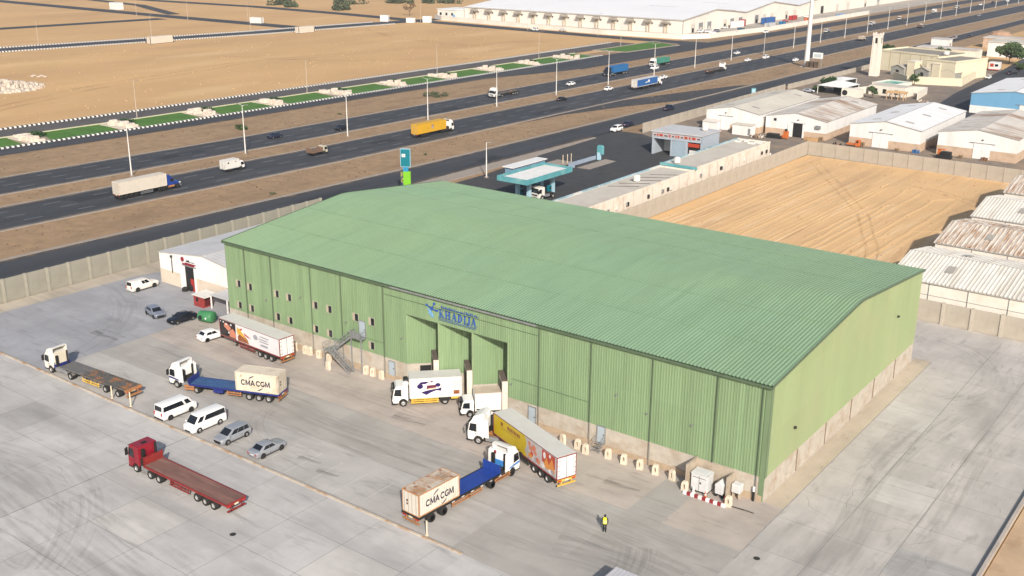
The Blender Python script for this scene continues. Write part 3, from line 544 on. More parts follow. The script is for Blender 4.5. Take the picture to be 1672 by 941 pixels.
# ---------------------------------------------------------------- vehicles
WM = {}
def wheel_meshes(r, wd):
    k = (r, wd)
    if k not in WM:
        a = MB(); a.lathe([(r*.58, -wd/2), (r*.93, -wd/2), (r, -wd*.36), (r, wd*.36), (r*.93, wd/2), (r*.58, wd/2), (r*.56, wd*.2), (.02, wd*.16), (.02, -wd*.16), (r*.56, -wd*.2), (r*.58, -wd/2)], 20, 'y')
        b = MB(); b.lathe([(.02, wd*.30), (r*.22, wd*.32), (r*.28, wd*.24), (r*.50, wd*.22), (r*.57, wd*.42), (r*.6, wd*.42), (r*.6, wd*.1), (.02, wd*.1)], 16, 'y'); b.v += [(x, -y, z) for x, y, z in b.v[:]]; n = len(b.v)//2; b.f += [tuple(i+n for i in f)[::-1] for f in b.f[:]]; b.m += b.m[:]
        WM[k] = (a.mesh('wheel', TYRE, smooth=40), b.mesh('rim', RIM, smooth=40))
    return WM[k]
class Cx:                                         # parts of one thing, turned about the coupling
    def __init__(s, par, ang=0, dx=0, dy=0): s.p, s.a, s.dx, s.dy = par, ang, dx, dy
    def b(s, mb, name, mat, parent=None, **k): mb.xf(s.a, s.dx, s.dy); return mb.build(name, mat, parent or s.p, **k)
    def wheel(s, x, y, r=.5, wd=.3):
        a, b = wheel_meshes(r, wd); ca, sa = cos(s.a), sin(s.a)
        o = inst('wheel', a, s.p, (x*ca-y*sa+s.dx, x*sa+y*ca+s.dy, r), s.a); inst('rim', b, o)
    def axle(s, x, tr=1.0, r=.5, dual=False):
        for sd in (-1, 1): s.wheel(x, sd*(tr+.06), r, .62 if dual else .32)
    def text(s, me, loc, side, name='lettering', parent=None):
        ca, sa = cos(s.a), sin(s.a); o = put_text(name, me, parent or s.p, (loc[0]*ca-loc[1]*sa+s.dx, loc[0]*sa+loc[1]*ca+s.dy, loc[2]), side)
        o.rotation_euler = (o.rotation_euler[0], 0, o.rotation_euler[2]+s.a); return o
def sidepoly(pts, y, sgn, t=.006): return [[(x, y, z) for x, z in pts], [(x, y+sgn*t, z) for x, z in pts]]
def cab(c, xf, fx, body, trim=None, hgt=3.1, defl=0, W=2.42, ln=2.15, small=False, bump=BLACK, grille=BLACK, fair=False, stripe=None):
    """cab-over truck cab; xf front face, fx front axle x"""
    w = W/2; x0, x1 = xf, xf-ln; r = .62 if not small else .5; zb = .62
    arch = [(fx+r*cos(a), .5+r*sin(a)) for a in [pi*k/8 for k in range(9)] if .5+r*sin(a) > zb-.01]
    prof = [(x0-.04, zb-.1), (x0, 1.1), (x0-.02, hgt*.53), (x0-.22, hgt*.86), (x0-.52, hgt), (x1+.06, hgt), (x1, hgt-.12), (x1, 1.05), (min(x1+.1, fx-r-.02), 1.05), (fx-r, .8)]+[p for p in arch[::-1] if p[0] > x1]+[(fx+r+.02, zb-.1)]
    pr = []
    for p in prof:
        if not pr or (abs(p[0]-pr[-1][0])+abs(p[1]-pr[-1][1])) > .03: pr.append(p)
    m = MB(); m.prism(pr, -w, w); cb = c.b(m, 'cab', body, bevel=.07, seg=2, smooth=45)
    m = MB(); e = .012
    q = lambda z: x0-.02-.2*(z-hgt*.53)/(hgt*.33)
    za, zc = hgt*.56, hgt*.86; m.loft([[(q(za)+e, -w+.12, za), (q(za)+e, w-.12, za), (q(zc)+e, w-.16, zc), (q(zc)+e, -w+.16, zc)], [(q(za)-.03, -w+.12, za), (q(za)-.03, w-.12, za), (q(zc)-.03, w-.16, zc), (q(zc)-.03, -w+.16, zc)]]); c.b(m, 'windscreen', GLASS, cb)
    for s in (-1, 1):
        m = MB(); m.loft(sidepoly([(x0-.16, hgt*.55), (x0-1.12, hgt*.52), (x0-1.12, hgt*.86), (x0-.34, hgt*.86)], s*w, s, .012)); c.b(m, 'side_window', GLASS, cb)
        m = MB(); m.box(x0+.02, x0+.1, s*w-.08 if s > 0 else s*w-.12, s*w+.12 if s > 0 else s*w+.08, hgt*.55, hgt*.82); m.xf(); 
        m.bar((x0-.1, s*w, hgt*.84), (x0+.06, s*(w+.16), hgt*.8), .05); m.box(x0-.02, x0+.1, s*(w+.19)-.1, s*(w+.19)+.1, hgt*.55, hgt*.8); c.b(m, 'mirror', BLACK, cb)
        m = MB(); m.box(x0-.02, x0+.05, s*w*.62-.2, s*w*.62+.2, .72, .92); c.b(m, 'headlight', LAMP, cb)
        m = MB(); m.box(x0-1.2, x0-1.17, s*w, s*w+s*.008, .9, hgt*.86) if s > 0 else m.box(x0-1.2, x0-1.17, s*w-.008, s*w, .9, hgt*.86); c.b(m, 'door_seam', BLACK, cb)
        m = MB(); m.box(x0-1.1, x0-.92, s*w-.03, s*w+.03, hgt*.43, hgt*.45); c.b(m, 'door_handle', BLACK, cb)
        if stripe: m = MB(); m.loft(sidepoly([(x0-.06, 1.25), (x1+.2, 1.15), (x1+.2, 1.3), (x0-.5, 1.5), (x0-.06, 1.5)], s*w, s, .01)); c.b(m, 'side_stripe', stripe, cb)
    if stripe: m = MB(); m.box(x0-.02, x0+.014, -w+.1, w-.1, 1.2, 1.5); c.b(m, 'front_stripe', stripe, cb)
    m = MB(); m.bar((x0-.18, -w+.1, hgt*.9), (x0-.18, w-.1, hgt*.9), .3, .05); c.b(m, 'sun_visor', BLACK, cb)
    for s in (-1, 1): m = MB(); m.box(fx+r+.05 if fx+r+.05 < x0-.1 else x0-.5, x0-.1, s*(w-.12)-.12, s*(w-.12)+.125, .42, .5); m.box(x1+.02, fx-r-.04, s*(w-.1)-.1, s*(w-.1)+.11, .55, .95); c.b(m, 'step', BLACK, cb)
    m = MB(); m.box(x1-.02, x1-.004, -w+.12, w-.12, 1.0, hgt*.56); c.b(m, 'rear_panel', DARK, cb)
    m = MB(); m.box(x0-.4, x0+.12, -w+.02, w-.02, .36, .68); c.b(m, 'bumper', bump, cb, bevel=.05)
    m = MB(); m.box(x0-.05, x0+.022, -w*.7, w*.7, .98, hgt*.45); c.b(m, 'grille', grille, cb)
    if defl:
        m = MB(); hz = hgt+defl; t = .06
        m.loft([[(x0-.5, y, hgt-.02), (x0-.75, y, hgt+defl*.55), (x1+.55, y, hz), (x1+.05, y, hz+.02), (x1+.05, y, hz-.06), (x1+.55, y, hz-.1), (x0-.75, y, hgt+defl*.42), (x0-.62, y, hgt-.02)] for y in (-w*.86, w*.86)])
        for s in (-1, 1): m.loft([[(x0-.5, y, hgt-.02), (x0-.75, y, hgt+defl*.55), (x1+.55, y, hz), (x1+.05, y, hz), (x1+.05, y, hgt-.02)] for y in (s*w*.86, s*w*.92)])
        c.b(m, 'wind_deflector', body, cb)
    if fair:
        for s in (-1, 1): m = MB(); m.prism([(x1-.02, 1.0), (x1-.55, 1.0), (x1-.5, hgt+.1), (x1-.02, hgt+.3)], s*w-.03, s*w+.03); c.b(m, 'side_fairing', body, cb)
    return cb
def tractor(c, body, wb=3.7, hgt=3.1, defl=.7, drives=(0,), frame=DARK, mud=BLACK, stack=True, plate=True, **k):
    """two or three axle tractor; coupling at x=0"""
    xf = wb+1.36
    cb = cab(c, xf, wb, body, hgt=hgt, defl=defl, **k)
    m = MB()
    for s in (-1, 1): m.box(-1.1, xf-.5, s*.42-.06, s*.42+.06, .72, 1.0)
    for x in (-1.0, .9, 1.8): m.box(x-.06, x+.06, -.42, .42, .76, .96)
    m.box(-.6, .6, -.5, .5, 1.0, 1.14); c.b(m, 'chassis', frame)
    c.axle(wb, 1.0, .5)
    for d in drives:
        c.axle(d, .88, .5, True)
        for s in (-1, 1):
            m = MB(); m.loft([[(d+.62*cos(a), y, .5+.60*sin(a)) for a in [pi*(.12+.76*j/6) for j in range(7)]]+[(d+.58*cos(a), y, .5+.57*sin(a)) for a in [pi*(.12+.76*j/6) for j in range(7)][::-1]] for y in (s*.62, s*1.2)]); c.b(m, 'mudguard', mud)
    for s in (-1, 1):
        m = MB(); m.box(.85, wb-.85, s*.55 if s > 0 else -1.12, 1.12 if s > 0 else -.55, .5, 1.05); c.b(m, 'fuel_tank', GALV if s > 0 else frame, bevel=.06)
    if stack: m = MB(); m.tube((xf-2.35, -.85, 1.0), (xf-2.35, -.85, hgt), .13, n=8); m.box(xf-2.5, xf-2.2, .6, .95, 1.0, hgt-.3); c.b(m, 'exhaust_stack', BLACK)
    return cb
def undergear(c, x_ax, frame=DARK, W=2.5, legs=None, guard=None, zf=1.1, rear=-12.5, front=1.0, bump=DARK, r=.5, mudf=False):
    m = MB()
    for s in (-1, 1): m.box(rear+.2, front-1.2, s*.5-.07, s*.5+.07, zf-.38, zf); m.box(front-1.2, front, s*.5-.07, s*.5+.07, zf-.16, zf)
    x = rear+.3
    while x < front: m.box(x-.04, x+.04, -W/2+.04, W/2-.04, zf-.12, zf-.02); x += .95
    c.b(m, 'trailer_frame', frame)
    for x in x_ax: c.axle(x, W/2-.38, r, True)
    lx = legs if legs is not None else -2.0
    for s in (-1, 1): m = MB(); m.box(lx-.08, lx+.08, s*.75-.08, s*.75+.08, .25, zf); m.box(lx-.16, lx+.16, s*.75-.16, s*.75+.16, .2, .26); c.b(m, 'landing_leg', frame)
    m = MB(); m.box(rear, rear+.12, -W/2+.05, W/2-.05, .45, .62); m.box(rear, rear+.1, -W/2+.02, W/2-.02, zf-.26, zf-.02)
    for s in (-1, 1): m.box(rear, rear+.1, s*.7-.05, s*.7+.05, .45, zf)
    ub = c.b(m, 'rear_bumper', bump)
    for s in (-1, 1): m = MB(); m.box(rear-.04, rear, s*.95-.22, s*.95+.22, zf-.22, zf-.06); c.b(m, 'tail_light', REDL, ub)
    m = MB(); m.box(rear-.035, rear, -.26, .26, zf-.24, zf-.04); c.b(m, 'number_plate', paint('plate', (.6, .55, .4)), ub)
    if guard:
        g, ga, gb = guard
        for s in (-1, 1): m = MB(); y = s*(W/2-.05); [m.box(ga, gb, y-.03, y+.03, z, z+.14) for z in (.48, .78)]; [m.box(x_-.04, x_+.04, y-.025, y+.025, .48, zf-.1) for x_ in (ga+.1, (ga+gb)/2, gb-.1)]; c.b(m, 'side_guard', g)
def wheelsideboxes(c, mat, a, b, W=2.5, z0=.5, z1=1.0):
    for s in (-1, 1): m = MB(); m.box(a, b, s*W/2-(.5 if s > 0 else 0), s*W/2+(.5 if s < 0 else 0), z0, z1); c.b(m, 'tool_box', mat, bevel=.03)
def flatdeck(c, deck, rim, front, rear, z=1.32, W=2.5, head=None, hh=.9):
    m = MB(); m.box(rear, front, -W/2+.06, W/2-.06, z-.14, z); dk = c.b(m, 'deck', deck)
    m = MB()
    for s in (-1, 1): m.box(rear, front, s*W/2-.06, s*W/2+.06, z-.2, z+.03)
    m.box(rear-.02, rear+.08, -W/2, W/2, z-.22, z+.02); c.b(m, 'side_rave', rim)
    if head: m = MB(); m.box(front-.02, front+.08, -W/2, W/2, z-.1, z+hh); [m.box(front-.08, front+.12, y-.05, y+.05, z, z+hh+.06) for y in (-W/2+.05, 0, W/2-.05)]; c.b(m, 'headboard', head)
    return dk
def boxbody(c, front, rear, z0, z1, side, roof, trim, doors, W=2.5, ribs=False):
    w = W/2; m = MB(); m.box(rear, front, -w, w, z0, z1); bd = c.b(m, 'box_body', side, bevel=.02)
    m = MB(); m.box(rear-.01, front+.01, -w-.012, w+.012, z1-.02, z1+.035); c.b(m, 'box_roof', roof, bd)
    m = MB()
    for s in (-1, 1):
        m.box(rear, front, s*w-.03, s*w+.03, z0-.1, z0+.08); m.box(rear, front, s*w-.022, s*w+.022, z1-.1, z1-.03)
        m.box(rear-.03, rear+.08, s*w-.06, s*w+.035, z0, z1-.02); m.box(front-.08, front+.03, s*w-.06, s*w+.035, z0, z1-.02)
    m.box(rear-.03, rear+.05, -w, w, z0-.14, z0+.06); m.box(rear-.03, rear+.05, -w, w, z1-.12, z1+.01); c.b(m, 'box_frame', trim, bd)
    for s in (-1, 1):
        m = MB(); m.box(rear-.05, rear-.005, s*w*.5-w*.45, s*w*.5+w*.45, z0+.1, z1-.14); d = c.b(m, 'rear_door', doors, bd)
        m = MB(); [m.tube((rear-.08, s*w*.5+u, z0+.08), (rear-.08, s*w*.5+u, z1-.12), .022, n=5) for u in (-.25, .25)]; [m.box(rear-.07, rear-.04, min(s*w*.72, s*w*.93), max(s*w*.72, s*w*.93), zz, zz+.09) for zz in (z0+.4, z0+1.0, z0+1.6, z0+2.2) if zz < z1-.3]; m.box(rear-.055, rear-.03, s*.02, s*.05, z0+.1, z1-.12) if s > 0 else m.box(rear-.055, rear-.03, -.05, -.02, z0+.1, z1-.12); c.b(m, 'locking_bar', GALV, d)
    return bd
CONT = M('container_cream', (.60, .535, .44), .65, var=.07, scale=.8, col2=(.48, .39, .28), thr=(.5, .7), scale2=.6, col3=(.30, .15, .07), thr3=(.62, .72), scale3=1.6)
CONTR = M('container_rusty', (.50, .44, .37), .75, var=.1, scale=1, col2=(.37, .22, .12), thr=(.42, .58), scale2=.45, col3=(.26, .11, .05), thr3=(.56, .66), scale3=1.5)
RUST = M('rust_frame', (.40, .21, .10), .8, var=.25, scale=2); NAVY = paint('navy_lettering', (.012, .015, .05), .6)
def container(name, label, loc, rotz, body, roof, frame, ln=6.06, z0=1.32, text=True, mirrored=False):
    t = thing(name, label, 'container', (*loc, z0), rotz); w, h, l = 1.22, 2.59, ln/2
    m = MB()
    for s in (-1, 1):
        n = int(ln/.28); q = (ln-.3)/n; P = []
        for i in range(n):
            for u, o in ((0, 0), (.35, 0), (.5, -.03), (.85, -.03)): P.append((-l+.15+(i+u)*q, s*(w-.02+o)))
        P.append((l-.15, s*(w-.02))); b = len(m.v)
        for x, y in P: m.v += [(x, y, .12), (x, y, h-.1)]
        for i in range(len(P)-1): m.f.append((b+2*i, b+2*i+2, b+2*i+3, b+2*i+1)); m.m.append(0)
    m.box(l-.1, l-.06, -w+.05, w-.05, .1, h-.08); bd = m.build('side_panel', body, t)
    m = MB(); m.box(-l+.05, l-.05, -w+.05, w-.05, h-.06, h-.02)
    for k in range(int(ln/.5)): m.box(-l+.2+k*.5, -l+.42+k*.5, -w+.12, w-.12, h-.02, h-.005)
    m.build('roof', roof, t)
    m = MB()
    for s in (-1, 1):
        m.box(-l, l, s*w-.05, s*w+.01, 0, .14) if s > 0 else m.box(-l, l, s*w-.01, s*w+.05, 0, .14)
        m.box(-l, l, s*w-.05, s*w+.01, h-.1, h) if s > 0 else m.box(-l, l, s*w-.01, s*w+.05, h-.1, h)
        for u in (-1, 1): m.box(u*l-.09 if u > 0 else -l-.004, l+.004 if u > 0 else -l+.09, s*w-.09 if s > 0 else -w-.012, w+.012 if s > 0 else -w+.09, .0, h+.004)
    m.box(-l, -l+.1, -w, w, 0, .13); m.box(-l, -l+.1, -w, w, h-.13, h-.002); m.box(l-.1, l, -w, w, 0, .13); m.box(l-.1, l, -w, w, h-.13, h-.002); m.build('corner_frame', frame, t)
    for s in (-1, 1):
        m = MB(); m.box(-l-.01, -l+.06, s*.56-.54, s*.56+.54, .14, h-.14); [m.box(-l-.025, -l-.005, s*.56-.5, s*.56+.5, z, z+.12) for z in (.5, .95, 1.4, 1.85)]; d = m.build('container_door', body, t)
        m = MB(); [m.tube((-l-.05, s*.56+u, .1), (-l-.05, s*.56+u, h-.1), .025, n=5) for u in (-.3, .3)]; m.build('locking_bar', GALV, d)
    m = MB(); m.box(-l-.03, -l-.012, .35, .6, 1.35, 1.6); m.box(-l-.03, -l-.012, .35, .6, 1.0, 1.2); m.build('door_placard', M('dark_placard', (.12, .05, .04)), t)
    if text:
        tb = MB(); hh, tt, xx = .80, .155, 0
        def stroke(pts, wd=tt):
            for p, q in zip(pts, pts[1:]):
                d = Vector((q[0]-p[0], q[1]-p[1])).normalized(); nn = Vector((-d.y, d.x))*wd/2; e = d*wd*.25
                tb.face([(p[0]-nn.x-e.x, p[1]-nn.y-e.y, 0), (q[0]-nn.x+e.x, q[1]-nn.y+e.y, 0), (q[0]+nn.x+e.x, q[1]+nn.y+e.y, 0), (p[0]+nn.x-e.x, p[1]+nn.y-e.y, 0)])
        for ch in 'CMA CGM':
            if ch in 'CG':
                P_ = [(xx+.36+.34*cos(radians(a_)), hh/2+(hh-tt)/2*sin(radians(a_))) for a_ in range(45, 316, 30)]; stroke(P_)
                if ch == 'G': stroke([P_[-1], (xx+.64, hh*.42)]); stroke([(xx+.66, hh*.42), (xx+.40, hh*.42)], tt*.8)
                xx += .80
            elif ch == 'M': stroke([(xx+.06, .04), (xx+.10, hh-.04)]); stroke([(xx+.12, hh-.08), (xx+.40, .12)], tt*.8); stroke([(xx+.40, .12), (xx+.68, hh-.08)], tt*.8); stroke([(xx+.70, hh-.04), (xx+.74, .04)]); xx += .92
            elif ch == 'A': stroke([(xx+.04, .04), (xx+.34, hh-.06)]); stroke([(xx+.34, hh-.06), (xx+.64, .04)]); stroke([(xx+.18, .25), (xx+.50, .25)], tt*.7); xx += .74
            else: xx += .22
        kx = 4.2/xx; tb.v = [(x_*kx-2.1, y_-.4, 0) for x_, y_, _ in tb.v]; me = tb.mesh('lettering', NAVY)
        for s in (-1, 1):
            put_text('lettering', me, t, (.1, s*(w+.012), 1.22), s)
            a = MB(); C_ = (.1, 1.22)
            for a0, a1, rr in ((100, 150, 1.05), (-80, -35, 1.05)):
                pts = [(C_[0]+s*-1*0+(-s)*rr*1.1*cos(radians(u)), C_[1]+rr*.92*sin(radians(u))) for u in [a0+(a1-a0)*k/8 for k in range(9)]]
                for k in range(8): wd = .03+.05*sin(pi*(k+.5)/8); p, q = pts[k], pts[k+1]; a.face([(p[0], s*(w+.016), p[1]-wd), (q[0], s*(w+.016), q[1]-wd), (q[0], s*(w+.016), q[1]+wd), (p[0], s*(w+.016), p[1]+wd)])
            a.build('logo_arc', NAVY, t)
    return t
RB = paint('cab_red', (.22, .010, .022), .3, var=.1, scale=2); RDECK = M('red_brown_deck', (.20, .105, .085), .85, var=.2, scale=.8, stretch=(.3, 2, 1), col2=(.13, .07, .06), thr=(.45, .65), scale2=.7, stretch2=(.25, 1, 1), col3=(.28, .2, .17), thr3=(.6, .72), scale3=1.2, stretch3=(.2, 2, 1)); RRIM = paint('rave_red', (.21, .022, .02), .5, var=.15)
BLUED = M('blue_deck', (.035, .09, .22), .7, var=.2, scale=1, col2=(.06, .12, .24), thr=(.45, .7), scale2=.5); BLUED2 = M('bright_blue_deck', (.015, .05, .27), .55, var=.15, scale=1)
STRIPE = paint('stripe_blue', (.02, .03, .16), .35); SKYB = paint('stripe_sky_blue', (.05, .22, .55), .35)
GREYD = M('grey_plate_deck', (.13, .125, .125), .75, var=.2, scale=1.2, col2=(.2, .18, .16), thr=(.5, .7), scale2=.8); SKEL = M('skeletal_steel', (.10, .095, .09), .7, var=.3, scale=1.5, col2=(.30, .13, .05), thr=(.52, .64), scale2=.7)
YD = MB
# red tractor with empty flatbed
t = thing('flatbed_truck', 'red articulated truck with a long empty red-brown flatbed, alone on the near slabs', 'truck', (-55.9, -35.9, 0), pi)
tractor(Cx(t), RB, 3.35, 3.35, 0, (.75, -.8), bump=paint('dark_red_bumper', (.12, .01, .012)), mud=BLACK)
c = Cx(t); m = MB(); m.box(2.95, 3.45, -.3, .3, 3.35, 3.40); c.b(m, 'roof_hatch', BLACK)
flatdeck(c, RDECK, RRIM, 1.7, -12.6, 1.4, 2.55, RRIM, .95); undergear(c, (-7.45, -8.85, -10.25), legs=-2.4, guard=(RRIM, -6.2, -2.9), zf=1.25, rear=-12.6, front=1.6, bump=RRIM)
# white tractor with empty skeletal trailer
t = thing('skeletal_truck', 'white articulated truck with an empty dark skeletal container trailer, far left of the yard', 'truck', (-89.0, -25.7, 0), radians(183.2))
c = Cx(t); tractor(c, WHITED, 4.3, 2.95, .75, (0,), bump=STRIPE, stripe=None, mud=GREYD)
m = MB(); m.box(3.35, 3.42, -1.0, 1.0, 1.4, 3.0); c.b(m, 'cab_back_panel', M('cab_back_cream', (.60, .55, .44), .6)); m = MB(); m.box(3.25, 3.5, -1.2, 1.2, 1.0, 1.4); c.b(m, 'cab_back_skirt', STRIPE)
m = MB(); m.box(-2.6, 2.2, -1.2, 1.2, 1.3, 1.42); c.b(m, 'gooseneck_deck', GREYD)
m = MB()
for y in (-1.12, -.62, -.2, .2, .62, 1.12): m.box(-11.7, -2.5, y-.085, y+.085, 1.22, 1.42)
x = -11.5
while x < -2.6: m.box(x-.14, x+.14, -1.2, 1.2, 1.2, 1.38); x += random.uniform(.75, 1.1)
c.b(m, 'lattice_deck', SKEL); m = MB(); m.box(-12.0, -11.65, -1.25, 1.25, 1.1, 1.42); m.box(-12.2, -12.0, -1.0, 1.2, .5, .68); c.b(m, 'rear_beam', ORANGE)
undergear(c, (-7.5, -10.1), legs=-3, guard=(YELR, -6.3, -2.7), zf=1.2, rear=-11.9, front=1.6, bump=ORANGE)
# white tractor, blue flatbed, cream container
t = thing('container_truck', 'white articulated truck with a faded blue flatbed carrying a container, beside the minibuses', 'truck', (-71.8, -18.1, 0), radians(201.8))
tc_ = Cx(t, radians(-15)); tractor(tc_, WHITE, 3.65, 3.0, .8, (0,), bump=BLACK, stripe=STRIPE, fair=True)
c = Cx(t); flatdeck(c, BLUED, STRIPE, 1.3, -11.7, 1.3, 2.5, STRIPE, .75); undergear(c, (-7.4, -8.8, -10.2), legs=-3, guard=(ORANGE, -6.3, -4.2), zf=1.16, rear=-11.7, front=1.2, bump=ORANGE)
wheelsideboxes(c, STRIPE, -3.6, -2.2); 
for s in (-1, 1): m = MB(); [m.box(.6, 2.0, s*1.2-.04, s*1.2+.04, z, z+.3) for z in (.45, .85)]; [m.box(x-.05, x+.05, s*1.2-.03, s*1.2+.03, .45, 1.15) for x in (.8, 1.8)]; c.b(m, 'tank_guard', ORANGE)
ca, sa = cos(radians(201.8)), sin(radians(201.8))
container('shipping_container', 'cream CMA CGM container on the faded blue flatbed near the minibuses', (-71.8-8.62*ca, -18.1-8.62*sa), radians(201.8), CONT, CONT, CONT)
# white and blue tractor, bright blue flatbed, rusty container
t = thing('container_truck', 'white and blue articulated truck with a bright blue flatbed carrying a rust-topped container', 'truck', (-26.2, -15.4, 0), radians(86.2))
tc_ = Cx(t, radians(3)); tractor(tc_, WHITE, 3.6, 3.05, .75, (0,), bump=BLACK, stripe=SKYB, fair=True); m = MB(); m.lathe([(.01, 0), (.13, .005)], 10, 'y'); 
m = MB(); m.box(2.80, 2.806, .5, .85, 2.6, 3.0); tc_.b(m, 'cab_emblem', RED); m = MB(); m.box(2.72, 2.80, -1.0, 1.0, 1.3, 2.0); tc_.b(m, 'cab_back_wave', SKYB)
c = Cx(t); flatdeck(c, BLUED2, BLACK, 1.25, -11.3, 1.32, 2.5, BLUED2, 1.0); undergear(c, (-7.6, -9.4), legs=-3.2, guard=(ORANGE, -6.4, -1.6), zf=1.18, rear=-11.3, front=1.2, bump=ORANGE, r=.52)
m = MB(); [m.box(-6.5+k*1.5, -6.1+k*1.5, s*1.29-.02, s*1.29+.02, 1.08, 1.2) for k in range(6) for s in (-1, 1)]; c.b(m, 'reflector', WHITE); 
for s in (-1, 1): m = MB(); [m.box(.4, 3.1, s*1.16-.04, s*1.16+.04, z, z+.12) for z in (.5, .8)]; [m.box(x-.05, x+.05, s*1.16-.03, s*1.16+.03, .5, .92) for x in (.6, 2.9)]; c.b(m, 'tank_guard', ORANGE)
ca, sa = cos(radians(86.2)), sin(radians(86.2))
k_ = container('shipping_container', 'CMA CGM container with a rust-brown roof on the bright blue flatbed', (-26.2-8.25*ca, -15.4-8.25*sa), radians(86.2), M('container_pale', (.58, .535, .47), .65, var=.07, scale=.8, col2=(.48, .4, .32), thr=(.55, .75), scale2=.6), CONTR, RUST)
o = inst('roof_number', text_mesh('231', .95, M('faded_grey_lettering', (.16, .16, .16), .7), .004), k_, (1.6, -.1, 2.60), -pi/2-.05)
# refrigerated trailers with printed sides
MAROON = paint('frame_maroon', (.20, .035, .035), .5, var=.2); SILV = paint('trailer_roof', (.56, .55, .53), .45, var=.05, scale=.5); PRW = paint('print_white', (.66, .65, .67), .4)
def printside(c, bd, W, polys):
    for i, (nm, mt, pts) in enumerate(polys):
        m = MB()
        for k, pp in enumerate(pts): m.loft([[(x, W/2+.004+.001*i+.0002*k, z) for x, z in pp], [(x, W/2+.008+.003*i+.0002*k, z) for x, z in pp]])
        c.b(m, nm, mt, bd)
def ell(cx, cz, rx, rz, a=0, n=14): return [(cx+rx*cos(2*pi*k/n)*cos(a)-rz*sin(2*pi*k/n)*sin(a), cz+rx*cos(2*pi*k/n)*sin(a)+rz*sin(2*pi*k/n)*cos(a)) for k in range(n)]
SKIN1 = paint('print_salmon', (.52, .20, .13)); PBLACK = paint('print_black', (.018, .014, .014)); PBROWN = M('print_brown', (.26, .09, .035), .5, var=.5, scale=3); PYEL = M('print_yellow', (.62, .36, .05), .5, var=.3, scale=2); PRED = paint('print_red', (.42, .06, .03)); PGREY = paint('print_grey', (.30, .30, .34)); PPURP = paint('print_purple', (.022, .008, .085))
t = thing('refrigerated_trailer', 'parked trailer without a tractor, food pictures on its white side, beside the green wall', 'trailer', (-82.7, -4.2, 0), radians(177.3))
c = Cx(t); bd = boxbody(c, 1.25, -12.6, 1.25, 3.95, PRW, SILV, MAROON, WHITE, 2.5); undergear(c, (-7.9, -9.2, -10.5), legs=-1.9, guard=(MAROON, -6.7, -3.2), zf=1.2, rear=-12.7, front=1.1, frame=DARK, bump=ORANGE)
printside(c, bd, 2.5, [('print_dark_part', PBLACK, [[(1.2, 1.35), (-2.6, 1.35), (-2.6, 3.8), (1.2, 3.8)]]), ('print_food_part', SKIN1, [[(-.3, 2.5), (-1.0, 2.3), (-1.5, 2.9), (-.6, 3.5), (.1, 3.4)], [(-1.0, 1.5), (-2.55, 1.5), (-2.55, 2.3), (-1.9, 2.9), (-1.2, 2.5)], ell(-.1, 2.9, .35, .22, .5)]),
 ('print_fleck', PRW, [ell(.3, 3.5, .14, .14), ell(-.35, 3.3, .2, .12), ell(-.9, 2.1, .18, .16), ell(.95, 3.5, .1, .1), [(-2.6, 1.4), (-2.95, 1.4), (-2.8, 3.8), (-2.6, 3.8)], ell(-1.5, 3.4, .18, .14)]),
 ('print_brown_part', PBROWN, [[(-3.0, 1.4), (-5.6, 1.4), (-5.3, 2.0), (-4.6, 2.5), (-3.6, 2.5), (-3.0, 2.1)]]), ('print_flame_part', PYEL, [[(-2.9, 3.5), (-3.7, 3.1), (-4.3, 2.7), (-5.0, 2.0), (-5.5, 1.5), (-4.7, 2.1), (-3.6, 2.4), (-2.95, 2.3)], ell(-3.3, 3.0, .5, .25, -.6)]), ('print_chilli_part', PRED, [[(-4.5, 2.9), (-5.2, 2.7), (-6.2, 2.35), (-5.3, 2.4), (-4.6, 2.6)], ell(-3.9, 3.3, .3, .14, -.5)]),
 ('print_text_line', PGREY, [[(-8.2+dx, z), (-10.2+dx, z), (-10.2+dx, z+.16), (-8.2+dx, z+.16)] for dx, z in ((0, 3.2), (.3, 2.8), (.1, 2.45))]+[[(-8.3, 1.85), (-9.9, 1.85), (-9.9, 2.15), (-8.3, 2.15)], ell(-7.2, 2.9, .5, .4)])])
c2 = Cx(t); m = MB(); m.box(1.26, 1.75, -.9, .9, 2.3, 3.7); c2.b(m, 'cooling_unit', WHITED, bevel=.06)
t = thing('refrigerated_truck', 'white articulated truck with a yellow and food-printed trailer, parked askew by the right wall', 'truck', (-30.15, -5.8, 0), radians(158.7))
tc_ = Cx(t, radians(40)); tractor(tc_, WHITE, 3.35, 3.1, .85, (0,), bump=BLACK, fair=True, frame=ORANGE)
m = MB(); [m.box(3.35+a_, 3.35+b_, -.9, -.5, 3.1+.5, 3.1+.52) for a_, b_ in ((.1, .9),)]; tc_.b(m, 'roof_window', GLASS)
YPR = paint('print_canary', (.55, .40, .015), .4); c = Cx(t); bd = boxbody(c, 1.25, -12.3, 1.25, 3.98, PRW, SILV, MAROON, WHITE, 2.5); undergear(c, (-7.6, -8.95, -10.3), legs=-2.2, guard=(DARK, -6.6, -3.0), zf=1.2, rear=-12.4, front=1.1, bump=YELR)
